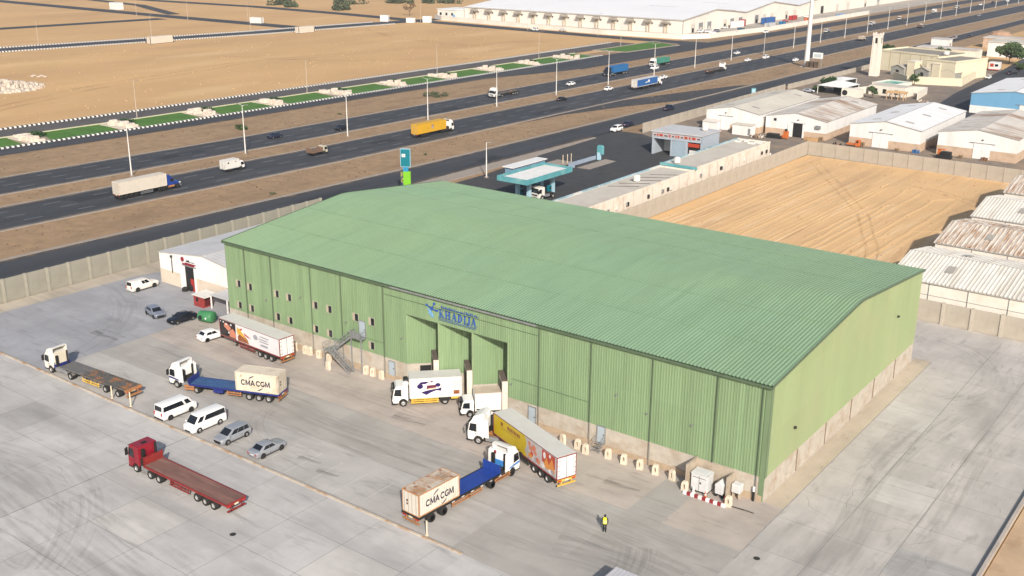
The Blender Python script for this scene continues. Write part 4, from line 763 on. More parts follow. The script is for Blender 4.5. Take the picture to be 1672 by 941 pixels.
printside(c, bd, 2.5, [('print_yellow_part', YPR, [[(1.2, 1.35), (-6.2, 1.35), (-5.7, 2.1), (-6.1, 2.9), (-5.8, 3.85), (1.2, 3.85)]]), ('print_grey_part', M('print_pale_grey', (.42, .40, .40), .5, var=.2, scale=1), [[(-6.25, 1.35), (-12.1, 1.35), (-12.1, 3.85), (-5.85, 3.85), (-6.15, 2.9), (-5.75, 2.1)]]),
 ('print_text_line', PBROWN, [[(-.4-a, 3.0-b), (-.4-a-w_, 3.0-b), (-.4-a-w_, 3.45-b), (-.4-a, 3.45-b)] for a, w_, b in ((0, .5, 0), (1.5, .34, 0), (1.95, .22, 0), (2.25, .26, 0), (2.6, .2, 0), (2.9, .26, 0), (3.25, .24, 0), (3.6, .3, 0), (3.98, .22, 0))]+[[(-.3, 2.72), (-4.2, 2.72), (-4.2, 2.78), (-.3, 2.78)]]),
 ('print_food_part', SKIN1, [ell(-6.7, 3.35, .3, .25), ell(-7.0, 2.8, .4, .3, .6), ell(-7.6, 3.1, .5, .35, -.4), ell(-7.9, 2.6, .4, .25), ell(-8.6, 1.9, .35, .4)]), ('print_fruit_part', PRED, [[(-9.3, 2.3), (-11.9, 2.3), (-11.9, 3.8), (-9.3, 3.8)], ell(-7.2, 2.2, .3, .3), ell(-8.2, 1.9, .3, .25)]), ('print_amber_part', paint('print_amber', (.62, .25, .06)), [[(-9.5, 1.8), (-10.2, 3.1), (-10.7, 2.4), (-11.3, 3.4), (-11.9, 2.0), (-11.8, 1.7)], ell(-6.9, 1.9, .4, .3)]), ('print_pale_part', PRW, [ell(-9.8, 3.2, .25, .4), ell(-10.9, 3.5, .2, .2), ell(-9.6, 1.8, .35, .25), ell(-11.0, 1.7, .4, .25)]), ('print_dark_part', PGREY, [ell(-11.4, 1.8, .3, .25), ell(-8.0, 1.75, .22, .3), ell(-6.6, 1.55, .2, .15)])])
# two rigid trucks backed into the bays
t = thing('box_truck', 'white box truck with a purple picture on its side, backed into the middle loading bay', 'truck', (-48.05, -4.82, 0), radians(225.5))
c = Cx(t); cab(c, 1.35, 0, WHITE, hgt=2.85, W=2.35, ln=2.0); bd = boxbody(c, -.85, -7.55, 1.2, 3.85, WHITE, SILV, SILV, WHITE, 2.45)
printside(c, bd, 2.45, [('print_purple_part', PPURP, [ell(-2.2, 2.75, .4, .35), [(-2.0, 3.05), (-2.9, 3.05), (-3.4, 3.3), (-3.0, 3.4), (-2.3, 3.35)], [(-2.3, 1.9), (-3.0, 1.5), (-3.6, 1.85), (-4.3, 2.1), (-4.9, 2.0), (-5.0, 2.5), (-4.5, 2.35), (-3.4, 2.2), (-2.9, 2.1)], ell(-4.5, 2.85, .35, .28)]), ('print_maroon_part', paint('print_maroon', (.12, .02, .05)), [[(-3.0, 2.3), (-4.3, 2.5), (-4.2, 2.9), (-3.1, 2.85)], ell(-3.7, 3.35, .18, .12)]), ('print_cream_part', M('print_cream', (.6, .45, .3)), [[(-3.1, 2.25), (-4.3, 2.35), (-4.1, 2.5), (-3.2, 2.4)]])])
m = MB(); m.box(-7.5, -6.4, 1.228, 1.24, 2.1, 3.5); c.b(m, 'side_hatch', SILV, bd); m = MB(); m.box(-7.3, -6.5, 1.228, 1.245, 1.45, 2.0); c.b(m, 'rear_recess', PBROWN, bd)
m = MB(); m.box(-.7, -.1, -.5, .5, 2.9, 3.6); c.b(m, 'refrigeration_unit', BLACK, bevel=.08); m = MB(); m.lathe([(.02, 2.85), (.42, 2.9), (.45, 3.2), (.3, 3.35), (.02, 3.38)], 12, c=(-.35, .75, 0)); c.b(m, 'air_tank', WHITE)
m = MB(); [m.box(-7.4, -.5, s*.42-.06, s*.42+.06, .8, 1.1) for s in (-1, 1)]; c.b(m, 'chassis', DARK); c.axle(0, .95, .48); c.axle(-5.4, .82, .48, True)
for s in (-1, 1):
    m = MB(); [m.box(-4.6, -1.0, s*1.15-.05, s*1.15+.05, z, z+.16) for z in (.4, .68, .95)]; [m.box(x-.05, x+.05, s*1.15-.03, s*1.15+.03, .4, 1.2) for x in (-4.4, -2.8, -1.2)]; c.b(m, 'side_guard', YELR)
    m = MB(); m.box(-7.3, -6.2, s*1.15-.05, s*1.15+.05, .8, 1.15); c.b(m, 'rear_guard', YELR); m = MB(); m.box(-6.0, -4.8, s*1.0-.2, s*1.0+.2, .55, 1.15); c.b(m, 'battery_box', BLACK)
t = thing('box_truck', 'smaller plain white box truck backed into the right loading bay', 'truck', (-39.1, -2.15, 0), radians(225.5))
c = Cx(t); cab(c, 1.15, 0, WHITE, hgt=2.35, W=2.0, ln=1.65, small=True); bd = boxbody(c, -.65, -3.95, .95, 3.25, WHITE, M('dusty_roof', (.48, .4, .32), .8, var=.15), SILV, WHITE, 2.1)
m = MB(); [m.box(-3.9, -.4, s*.4-.05, s*.4+.05, .65, .9) for s in (-1, 1)]; c.b(m, 'chassis', DARK); c.axle(0, .82, .4); c.axle(-2.9, .72, .4, True)
# ---- cars
CARP = {}
def car(name, label, cat, style, col, loc, rotz, group=None):
    key = (style, col.name)
    if key in CARP: return dup(CARP[key], (*loc, 0), rotz, label, group)
    t = thing(name, label, cat, (*loc, 0), rotz, group); CARP[key] = t
    S = {  # length, width, height, belt, (stations x, half width factor, z_low, z_high), greenhouse: base front, roof front, roof rear, base rear
        'sedan': dict(L=4.65, W=1.8, H=1.46, zb=.93, hood=.82, tail=.98, g=(1.15, .35, -1.0, -1.75), r=.32, ax=(1.4, -1.38)),
        'mpv': dict(L=4.6, W=1.82, H=1.66, zb=.98, hood=.86, tail=1.05, g=(1.35, .45, -1.85, -2.15), r=.33, ax=(1.42, -1.4)),
        'hatch': dict(L=4.35, W=1.8, H=1.5, zb=.95, hood=.82, tail=1.02, g=(1.1, .35, -1.35, -1.85), r=.32, ax=(1.32, -1.3)),
        'suv': dict(L=4.9, W=1.95, H=1.85, zb=1.14, hood=1.04, tail=1.15, g=(1.2, .55, -2.0, -2.3), r=.38, ax=(1.45, -1.45)),
        'van': dict(L=5.3, W=1.92, H=2.12, zb=1.16, hood=1.08, tail=1.2, g=(2.2, 1.45, -2.45, -2.58), r=.34, ax=(1.6, -1.5)),
        'pickup': dict(L=5.4, W=1.88, H=1.82, zb=1.10, hood=1.0, tail=1.10, g=(1.25, .55, -.95, -1.05), r=.38, ax=(1.65, -1.6)),
        'canopy': dict(L=5.4, W=1.88, H=1.85, zb=1.10, hood=1.0, tail=1.1, g=(1.25, .55, -2.5, -2.66), r=.38, ax=(1.65, -1.6))}[style]
    L, W, H, zb, g, r = S['L']/2, S['W']/2, S['H'], S['zb'], S['g'], S['r']
    van = style == 'van'; sec = []
    def ring(x, w, z0, z1, crown=.03): return [(x, -w*.94, z0), (x, -w, z0+.22), (x, -w, z1-.2), (x, -w*.93, z1), (x, -w*.5, z1+crown), (x, w*.5, z1+crown), (x, w*.93, z1), (x, w, z1-.2), (x, w, z0+.22), (x, w*.94, z0)]
    fr = [(L, .74, .36, S['hood']-.16), (L-.07, .86, .26, S['hood']-.07), (L-.4, .96, .22, S['hood']+.02), (L-.9, .99, .2, S['hood']+.06)] if not van else [(L, .8, .36, S['hood']-.1), (L-.08, .93, .26, S['hood']), (L-.3, .98, .22, S['hood']+.06)]
    st = fr+[(g[0]-.02, 1, .2, zb), (0, 1, .2, zb+.01), (g[3]+.05, 1, .2, S['tail']), (-L+.35, .97, .22, S['tail']-.0), (-L+.07, .91, .26, S['tail']-.06), (-L, .84, .36, S['tail']-.16)]
    rings = [ring(x, W*k, a, b) for x, k, a, b in st]; m = MB(); m.loft(rings)
    if style == 'pickup': m.box(-L+.15, g[3]-.1, -W*.82, W*.82, zb+.035, zb+.05, 1)
    tw = .80 if not van else .88; xA, xB, xC, xD = g; hz = H-.04
    bq = [(xA, W*.93), (xD, W*.93)]; 
    gh = [[(xA, -W*.90, zb-.02), (xA, W*.90, zb-.02), (xB, W*tw, hz), (xB, -W*tw, hz)], [(xD, -W*.92, zb-.02), (xD, W*.92, zb-.02), (xC, W*tw, hz), (xC, -W*tw, hz)]]
    m.loft(gh)
    m.loft([[(xB+.02, y, hz-.02), ((xB+xC)/2, y*1.0, H-.0 if False else hz+.035), (xC-.02, y, hz-.02)] for y in (-W*tw, -W*tw*.6, W*tw*.6, W*tw)] if False else [[(xB, -W*tw, hz-.03), (xB, W*tw, hz-.03), (xB-.12, W*tw*.8, H), (xB-.12, -W*tw*.8, H)], [(xC, -W*tw, hz-.03), (xC, W*tw, hz-.03), (xC+.12, W*tw*.8, H), (xC+.12, -W*tw*.8, H)]])
    bd = m.build('body', [col, BLACK], t, bevel=.03, smooth=50)
    def lerp(a, b, f): return tuple(a[i]+(b[i]-a[i])*f for i in range(3))
    def pane(nm, q, u0, u1, v0, v1, e, par=bd):
        A, B, C_, D = [Vector(p) for p in q]; P = lambda u, v: (A.lerp(B, u)).lerp(D.lerp(C_, u), v)
        n = (B-A).cross(D-A).normalized(); cen = (A+B+C_+D)/4
        if n.dot(cen-Vector((0, 0, .8))) < 0: n = -n
        mm = MB(); pp = [P(u0, v0), P(u1, v0), P(u1, v1), P(u0, v1)]; mm.loft([[p-n*.02 for p in pp], [p+n*e for p in pp]]); mm.build(nm, GLASS, par)
    F, B_ = gh; pane('windscreen', F, .06, .94, .1, .93, .014)
    pane('rear_window', B_, .1, .9, .25 if van else .14, .9, .014)
    for s in (0, 1):
        q = [F[s], B_[s], B_[3-s], F[3-s]]
        cuts = {'sedan': [(.17, .49), (.51, .84)], 'hatch': [(.16, .47), (.49, .84)], 'mpv': [(.13, .40), (.42, .70), (.72, .94)], 'suv': [(.13, .42), (.44, .7), (.72, .95)], 'van': [(.06, .22), (.285, .97)], 'pickup': [(.14, .5), (.53, .92)], 'canopy': [(.08, .27), (.29, .44)]}[style]
        for u0, u1 in cuts: pane('side_window', q, u0, u1, .1 if not van else .2, .88, .014)
    for s in (-1, 1):
        mm = MB(); z = S['hood']-.12; mm.box(L-.22, L-.03, s*W*.62-.16, s*W*.62+.16, z-.13, z+.02); mm.build('headlight', LAMP, bd)
        mm = MB(); z = S['tail']-.3; hh = .2 if style not in ('van', 'suv', 'canopy') else .4; mm.box(-L-.012, -L+.12, s*W*.74-.11, s*W*.74+.11, z-.1, z+hh-.1); mm.build('tail_light', REDL, bd)
        mm = MB(); mm.box(xA-.28, xA-.12, s*(W+.10)-.1, s*(W+.10)+.1, zb, zb+.16); mm.build('mirror', col, bd)
        mm = MB()
        for x in S['ax']: mm.lathe([(r*.93, -.006), (r+.075, -.006), (r+.075, .006), (r*.93, .006), (r*.93, -.006)], 18, 'y', (x, s*(W-.004), r))
        mm.box(S['ax'][1], S['ax'][0], s*W*.99-.02, s*W*.99+.012 if s > 0 else s*W*.99+.02, .2, .27); mm.build('wheel_arch', BLACK, bd)
    mm = MB(); mm.box(L-.12, L+.012, -W*.55, W*.55, .3, .5); mm.build('grille', BLACK, bd); mm = MB(); mm.box(-L-.015, -L+.1, -.26, .26, .55, .67); mm.build('number_plate', PRW, bd)
    if van: mm = MB(); mm.box(-L-.03, -L+.1, -W*.9, W*.9, .3, .48); mm.build('rear_bumper', BLACK, bd)
    if style not in ('pickup',):
        for s in (-1, 1): mm = MB(); [mm.box(xx-.012, xx+.012, min(s*W*.995, s*(W+.004)), max(s*W*.995, s*(W+.004)), .34, zb-.2) for xx in ((xA-.3, (xB+xC)/2, xC+.15) if not van else (2.05, .95, -.55))]; mm.build('door_seam', BLACK, bd)
    for x in S['ax']:
        for s in (-1, 1): c_ = Cx(t); c_.wheel(x, s*(W-.068), r, .22)
    return t
SILVER = paint('car_silver', (.33, .35, .385), .28, metal=.35); SILV2 = paint('car_blue_silver', (.24, .27, .335), .28, metal=.35); CBLK = paint('car_black', (.012, .014, .022), .2); CNAVY = paint('car_navy', (.016, .022, .05), .22); CWH = paint('car_white', (.76, .76, .76), .3); CGREY = paint('car_grey', (.30, .31, .33), .3, metal=.3)
H90 = pi/2
car('minibus', 'white minibus parked with its rear to the kerb line, left of the other minibus', 'minibus', 'van', CWH, (-68.55, -24.85), H90)
car('minibus', 'white minibus parked nose to the kerb line, beside the silver people carrier', 'minibus', 'van', CWH, (-62.7, -24.85), -H90)
car('people_carrier', 'silver people carrier parked between the minibuses and the silver saloon', 'car', 'mpv', SILVER, (-57.35, -25.0), -H90)
car('parked_car', 'silver saloon car at the right end of the row of parked vehicles', 'car', 'sedan', SILVER, (-51.35, -24.75), H90)
car('pickup', 'white pickup with a closed white canopy parked before the white workshop', 'pickup', 'canopy', WHITED, (-114.6, 2.55), H90)
car('parked_car', 'black car parked between the silver hatchback and the green tank', 'car', 'sedan', CBLK, (-96.1, -3.3), radians(-92))
car('parked_car', 'blue-silver hatchback parked beside the black car', 'car', 'hatch', SILV2, (-101.6, -4.3), radians(-12))
car('parked_car', 'white car half hidden behind the front of the printed trailer', 'car', 'hatch', CWH, (-86.4, -5.2), radians(84))
# ---- highway traffic
def semi(label, xy, head, body, load, lcol=None, **k):
    t = thing('highway_truck', label, 'truck', (*xy, 0), head); c = Cx(t); tractor(c, body, 3.6, 3.0, k.get('defl', .7), (0,), stack=False)
    if load == 'box': boxbody(c, 1.2, k.get('rear', -10.8), 1.3, 3.95, lcol, k.get('roof', lcol), k.get('trim', lcol), k.get('doors', lcol))
    if load == 'tub': m = MB(); m.loft([[(x, -1.22, 1.3), (x, 1.22, 1.3), (x, 1.25, 3.4), (x, 1.05, 3.45), (x, 1.0, 3.1), (x, -1.0, 3.1), (x, -1.05, 3.45), (x, -1.25, 3.4)] for x in (1.1, k.get('rear', -9))]); [m.box(x, x+.12, -1.3, 1.3, 1.3, 3.3) for x in range(int(k.get('rear', -9)), 1, 1)]; c.b(m, 'tipper_body', lcol)
    if load == 'skel': m = MB(); [m.box(-10.5, 1.2, s*.6-.1, s*.6+.1, 1.1, 1.35) for s in (-1, 1)]; [m.box(x-.15, x+.15, -1.2, 1.2, 1.15, 1.33) for x in (-10.3, -8, -5.5, -3, -.5, 1)]; c.b(m, 'skeletal_deck', SKEL)
    undergear(c, (-6.6, -7.9, -9.2), legs=-2.2, zf=1.15, rear=k.get('rear', -10.7), front=1); return t
HB_ = M('trailer_offwhite', (.58, .53, .46), .6, var=.08, scale=.5, col2=(.48, .38, .28), thr=(.55, .75), scale2=.5)
BLUECAB = paint('cab_royal_blue', (.015, .05, .26), .35)
# bonneted blue truck with pale trailer
t = thing('highway_truck', 'blue bonneted truck pulling a long dusty cream trailer, nearest on the highway', 'truck', (-172.9, 48.3, 0), H90)
c = Cx(t); m = MB(); m.prism([(1.2, 1.0), (3.05, 1.0), (3.15, 1.75), (2.75, 2.75), (1.35, 2.9), (1.2, 2.6)], -1.1, 1.1); cb = c.b(m, 'cab', BLUECAB, bevel=.08, seg=2, smooth=45)
m = MB(); m.prism([(3.05, .95), (4.75, .95), (4.8, 1.55), (3.1, 1.8)], -.75, .75); c.b(m, 'bonnet', BLUECAB, cb, bevel=.1, seg=2, smooth=45); m = MB(); m.prism([(1.3, 2.85), (2.6, 2.8), (2.0, 3.45), (1.3, 3.6)], -1.0, 1.0); c.b(m, 'wind_deflector', BLUECAB, cb, bevel=.1)
m = MB(); m.loft([[(3.14, -.98, 1.85), (3.14, .98, 1.85), (2.80, .9, 2.68), (2.80, -.9, 2.68)], [(3.18, -.98, 1.85), (3.18, .98, 1.85), (2.84, .9, 2.68), (2.84, -.9, 2.68)]]); c.b(m, 'windscreen', GLASS, cb)
for s in (-1, 1):
    m = MB(); m.loft(sidepoly([(2.95, 1.85), (2.0, 1.8), (2.0, 2.6), (2.7, 2.6)], s*1.1, s, .012)); c.b(m, 'side_window', GLASS, cb); m = MB(); m.box(4.6, 4.85, s*.85-.2, s*.85+.2, 1.15, 1.4); c.b(m, 'headlight', LAMP, cb)
    m = MB(); m.loft([[(4.0+.62*cos(a), y, .5+.62*sin(a)) for a in [pi*k/8 for k in range(9)]] for y in (s*.76, s*1.15)]); c.b(m, 'front_wing', BLACK, cb); m = MB(); m.tube((1.6, s*.85, .75), (3.1, s*.85, .75), .3, n=10); c.b(m, 'fuel_tank', ORANGE)
m = MB(); [m.box(-1, 4.8, s*.42-.06, s*.42+.06, .72, 1.0) for s in (-1, 1)]; m.box(4.7, 4.95, -1.05, 1.05, .4, .85); c.b(m, 'chassis', GALV); c.axle(4.0, 1, .5); c.axle(.5, .88, .5, True); c.axle(-.8, .88, .5, True)
boxbody(c, .9, -11.7, 1.3, 4.0, HB_, HB_, HB_, HB_); undergear(c, (-7.0, -8.3, -9.6, -10.9), legs=-2.5, zf=1.18, rear=-11.7, front=.8, guard=(GALV, -6.2, -3))
def rigid(label, xy, head, kind, col, bcol=None):
    t = thing('highway_truck', label, 'truck', (*xy, 0), head); c = Cx(t); cab(c, 1.15, 0, col, hgt=2.3, W=2.0, ln=1.6, small=True)
    m = MB(); [m.box(-4.6, -.3, s*.4-.06, s*.4+.06, .6, .85) for s in (-1, 1)]; c.b(m, 'chassis', DARK); c.axle(0, .82, .4); c.axle(-3.4, .72, .4, True)
    if kind == 'box': boxbody(c, -.6, -5.0, .9, 2.95, bcol or col, bcol or col, SILV, bcol or col, 2.15); m = MB(); m.box(-4.2, -3.7, -1.083, -1.078, 2.1, 2.5); m.box(-1.9, -1.4, -1.084, -1.078, 2.3, 2.5); c.b(m, 'side_mark', DARK)
    elif kind == 'flat': m = MB(); m.box(-4.8, -.6, -1.1, 1.1, .9, 1.05); [m.box(-4.8, -.6, s*1.1-.04, s*1.1+.04, .9, 1.3) for s in (-1, 1)]; m.box(-.75, -.65, -1.1, 1.1, 1.05, 2.1); m.box(-4.85, -4.75, -1.1, 1.1, 1.05, 2.2); c.b(m, 'load_bed', bcol)
    elif kind == 'tip': m = MB(); m.loft([[(x, -1.1, .95), (x, 1.1, .95), (x, 1.2, 2.4), (x, 1.0, 2.45), (x, .9, 2.1), (x, -.9, 2.1), (x, -1.0, 2.45), (x, -1.2, 2.4)] for x in (-.6, -5.2)]); c.b(m, 'tipper_body', bcol); c.axle(-4.6, .72, .4, True)
    return t
rigid('small white box truck following the cream trailer on the near carriageway', (-177, 74.6), H90, 'box', WHITE, WHITED)
rigid('small cream flatbed truck with a raised tailboard on the near carriageway', (-174.8, 101.4), H90, 'flat', M('cream_cab', (.5, .46, .36), .5), M('rusty_bed', (.16, .10, .07), .8, var=.3, scale=2))
YC = M('yellow_container', (.58, .33, .02), .55, var=.08, scale=.5, col2=(.48, .25, .02), thr=(.5, .7), scale2=.4)
s_ = semi('white truck with a bright yellow container trailer on the near carriageway', (-170.3, 145.5), H90, WHITE, 'box', YC, rear=-11.6); m = MB(); m.box(-4.9, -4.5, -1.262, -1.255, 2.0, 3.2); m.box(-5.3, -5.0, -1.262, -1.255, 2.2, 3.2); m.box(-5.3, -4.5, -1.262, -1.255, 3.0, 3.3); m.build('container_mark', PGREY, s_)
NB = paint('trailer_blue', (.025, .11, .33), .45, var=.1); s_ = semi('white truck with a blue trailer bearing a white emblem, near carriageway', (-170.5, 273.5), H90, WHITE, 'box', NB, rear=-14.5, roof=SILV, doors=WHITED, trim=SILV)
m = MB(); m.loft([[(x, -1.256, z), (x, -1.262, z)][::1] and [(x, -1.256-.006*q, z) for x, z in ell(-5.6, 2.8, .8, .55)] for q in (0, 1)]); m.loft([[(x, -1.256-.006*q, z) for x, z in ((-8.6, 2.4), (-7.0, 2.2), (-6.2, 2.7), (-7.4, 2.7))] for q in (0, 1)]); m.build('emblem', PRW, s_)
semi('white truck with an empty skeletal trailer on the near carriageway beyond the blue trailer', (-171.4, 331.5), H90, WHITE, 'skel')
semi('white truck towing an empty skeletal trailer toward the camera on the far carriageway', (-200.5, 214), -H90, WHITE, 'skel', defl=.6)
NB2 = paint('trailer_teal_blue', (.02, .13, .33), .5, var=.1); semi('dark-cabbed truck with a plain blue trailer on the far carriageway', (-200, 291), -H90, CNAVY, 'box', NB2, rear=-10.5)
semi('white truck with a green tipper trailer on the far carriageway', (-201.4, 331), -H90, WHITE, 'tub', M('tipper_green', (.05, .22, .17), .6, var=.2))
rigid('tan loaded tipper truck far along the near carriageway', (-171, 508), H90, 'tip', WHITED, M('tan_load', (.42, .35, .28), .8))
rigid('white truck with a dark bed on the near carriageway, far beyond the tipper', (-171, 611), H90, 'flat', WHITE, M('dark_bed', (.12, .08, .07), .8))
rigid('white lorry with a flat bed on the far carriageway level with the minaret', (-204.5, 538), -H90, 'flat', WHITE, GALV); rigid('white lorry on the far carriageway beyond the flat bed lorry', (-201.5, 607), -H90, 'flat', WHITE, M('pale_bed', (.4, .38, .36), .8)); rigid('white lorry with a brown load on the far carriageway', (-201.5, 663), -H90, 'tip', WHITE, M('brown_load', (.30, .17, .09), .9)); rigid('small box lorry far up the far carriageway', (-202.5, 742), -H90, 'box', WHITE, WHITED); rigid('grey tipper lorry far up the far carriageway', (-203.5, 805), -H90, 'tip', WHITED, GALV)
for lb, st_, cl, xy, hd in (('dark blue saloon on the far carriageway, nearest the left', 'sedan', CNAVY, (-202.5, 108.9), -1), ('black saloon beside a lamp post on the far carriageway', 'sedan', CBLK, (-197.0, 130.5), -1), ('white saloon on the far carriageway between the skeletal and blue trailers', 'sedan', CWH, (-196.8, 254.8), -1), ('white car overtaking the green tipper truck', 'suv', CWH, (-196.2, 319.5), -1), ('white car on the far carriageway beyond the green tipper', 'sedan', CWH, (-194.8, 398), -1), ('white pickup very far along the far carriageway', 'pickup', CWH, (-199, 858), -1), ('dark car very far along the far carriageway', 'suv', CNAVY, (-197, 888), -1), ('white suv at the far end of the far carriageway', 'suv', CWH, (-193.5, 923), -1),
    ('black car in the inner lane of the near carriageway', 'sedan', CBLK, (-177.3, 220.4), 1), ('white car in the inner lane just behind the blue emblem trailer', 'sedan', CWH, (-178.1, 253), 1), ('white car in the inner lane just ahead of the blue emblem trailer', 'sedan', CWH, (-178.3, 296), 1), ('white car on the near carriageway beside a lamp post, far', 'sedan', CWH, (-177.6, 374), 1), ('white suv on the near carriageway just short of the tall mast', 'suv', CWH, (-175.8, 390), 1), ('small white car parked on the sand at the foot of the tall mast', 'hatch', CWH, (-160.5, 389), 1), ('grey car very far along the near carriageway', 'sedan', CGREY, (-168, 734), 1),
    ('white suv leaving the filling station forecourt', 'suv', CWH, (-130.2, 181), -1), ('dark blue car on the service road ahead of the white suv', 'sedan', CNAVY, (-132.2, 191.3), 1), ('dark blue pickup on the service road beside the compound wall', 'pickup', CNAVY, (-137.5, 226.7), 1), ('grey car parked at the far roadside beyond the yellow building', 'suv', CGREY, (-133, 549), 1), ('dark car parked behind the grey car at the far roadside', 'sedan', CNAVY, (-129.5, 566.5), 1), ('black and white car on the lane by the yellow building', 'sedan', CBLK, (-69.6, 404), 1), ('white car parked at the corner of the yellow compound wall', 'hatch', CWH, (-73, 382), -1), ('dark blue car on the lane by the kiosk', 'sedan', CNAVY, (-72, 430), 1),
    ('dark car in the shade beside the blue shed', 'suv', CBLK, (-59.5, 283), 1), ('white car on the road before the far white warehouse', 'suv', CWH, (-345, 436), 1), ('white pickup on the service road before the far warehouse yard', 'pickup', CWH, (-231, 512), -1)):
    o = car('highway_car' if 'carriageway' in lb else 'car', lb, 'car', st_, cl, xy, hd*H90 + (0 if 'far white warehouse' not in lb else H90))
car('car', 'white car on the desert road before the far white warehouse', 'car', 'sedan', WHITED, (-330, 444), 0); 
# ---- person in a high-visibility vest
def person():
    t = thing('person', 'person in a yellow high-visibility vest and black trousers standing alone in the yard', 'person', (*PXY, 0), radians(-70))
    J = [((0, 0, .98), .13), ((0, 0, 1.16), .125), ((0, 0, 1.36), .15), ((0, 0, 1.52), .075), ((0, 0, 1.60), .06), ((.015, 0, 1.70), .092), ((.01, 0, 1.79), .07)]
    E_ = [(i, i+1) for i in range(6)]
    def add(par, pts):
        k = par
        for p, r_ in pts: J.append((p, r_)); E_.append((k, len(J)-1)); k = len(J)-1
        return k
    for s in (-1, 1):
        add(0, [((0, s*.1, .92), .105), ((.01, s*.11, .52), .068), ((-.01, s*.115, .12), .048), ((.0, s*.118, .06), .05), ((.16, s*.13, .035), .035)])
        h_ = add(2, [((0, s*.17, 1.45), .07), ((-.02, s*.24, 1.40), .06), ((-.03, s*.29, 1.14), .042), ((.05, s*.28, .90), .03), ((.065, s*.28, .84), .032)])
        for f in range(4): add(h_, [((.055+.022*f, s*(.285-.004*f), .79), .012), ((.06+.022*f, s*.28, .74+.006*abs(f-1)), .009)])
        add(h_, [((.10, s*.265, .83), .013), ((.12, s*.262, .79), .010)])
    me = bpy.data.meshes.new('body'); me.from_pydata([p for p, _ in J], E_, []); ob = bpy.data.objects.new('body', me); COL.objects.link(ob)
    ob.modifiers.new('skin', 'SKIN'); sv = me.skin_vertices[0].data
    for i, (_, r_) in enumerate(J): sv[i].radius = (r_, r_)
    sv[0].use_root = True; sb = ob.modifiers.new('sub', 'SUBSURF'); sb.levels = sb.render_levels = 1
    dg = bpy.context.evaluated_depsgraph_get(); m2 = bpy.data.meshes.new_from_object(ob.evaluated_get(dg)); bpy.data.objects.remove(ob)
    m2.name = 'body'; m2.materials.clear(); m2.materials.append(M('skin_brown', (.16, .09, .06), .6)); m2.polygons.foreach_set('use_smooth', [True]*len(m2.polygons)); inst('body', m2, t)
    HV = paint('hi_vis_yellow', (.66, .66, .03), .6); CL = M('black_cloth', (.012, .012, .015), .9)
    def hoop(z, rx, ry, cx=0, cy=0, n=14): return [(cx+rx*cos(2*pi*k/n), cy+ry*sin(2*pi*k/n), z) for k in range(n)]
    m = MB(); m.loft([hoop(.86, .17, .215), hoop(1.05, .165, .20), hoop(1.3, .175, .225), hoop(1.45, .13, .205), hoop(1.53, .09, .11)]); v = m.build('vest', HV, t, smooth=60)
    m = MB(); [m.loft([hoop(z, .182, .23), hoop(z+.05, .182, .23)], caps=False) for z in (1.0, 1.18)]; m.build('reflective_band', WHITE, v)
    for s in (-1, 1):
        m = MB(); m.loft([hoop(.95, .125, .115, 0, s*.095), hoop(.55, .085, .08, .01, s*.11), hoop(.1, .07, .065, -.01, s*.115)]); m.build('trouser_leg', CL, t, smooth=60)
        m = MB(); m.loft([hoop(.0, .15, .06, .07, s*.12), hoop(.06, .14, .055, .06, s*.12), hoop(.11, .07, .05, 0, s*.12)]); m.build('shoe', BLACK, t)
        m = MB(); m.loft([[(x+.0, y, z) for x, y, z in hoop(1.48, .075, .075, -.0, s*.19)], hoop(1.32, .07, .065, -.025, s*.265), hoop(1.1, .055, .052, -.025, s*.292), hoop(.93, .045, .043, .045, s*.283)]); m.build('sleeve', CL, t, smooth=60)
    m = MB(); m.loft([hoop(1.60, .105, .095, -.03), hoop(1.70, .122, .108, -.02), hoop(1.80, .10, .09, -.0), hoop(1.845, .04, .04)]); m.build('hair', CL, t, smooth=60)
    m = MB(); [m.box(.095, .112, s*.035-.012, s*.035+.012, 1.715, 1.735) for s in (-1, 1)]; m.build('eye', BLACK, t); m = MB(); m.loft([[(.098, -.012, 1.68), (.098, .012, 1.68), (.09, 0, 1.72)], [(.125, -.008, 1.675), (.125, .008, 1.675), (.115, 0, 1.70)]]); m.box(.092, .103, -.025, .025, 1.645, 1.655); m.build('nose', MATS['skin_brown'], t)
    t.scale = (1.06, 1.06, 1.06)
PXY = (-10.42, -15.37)
person()
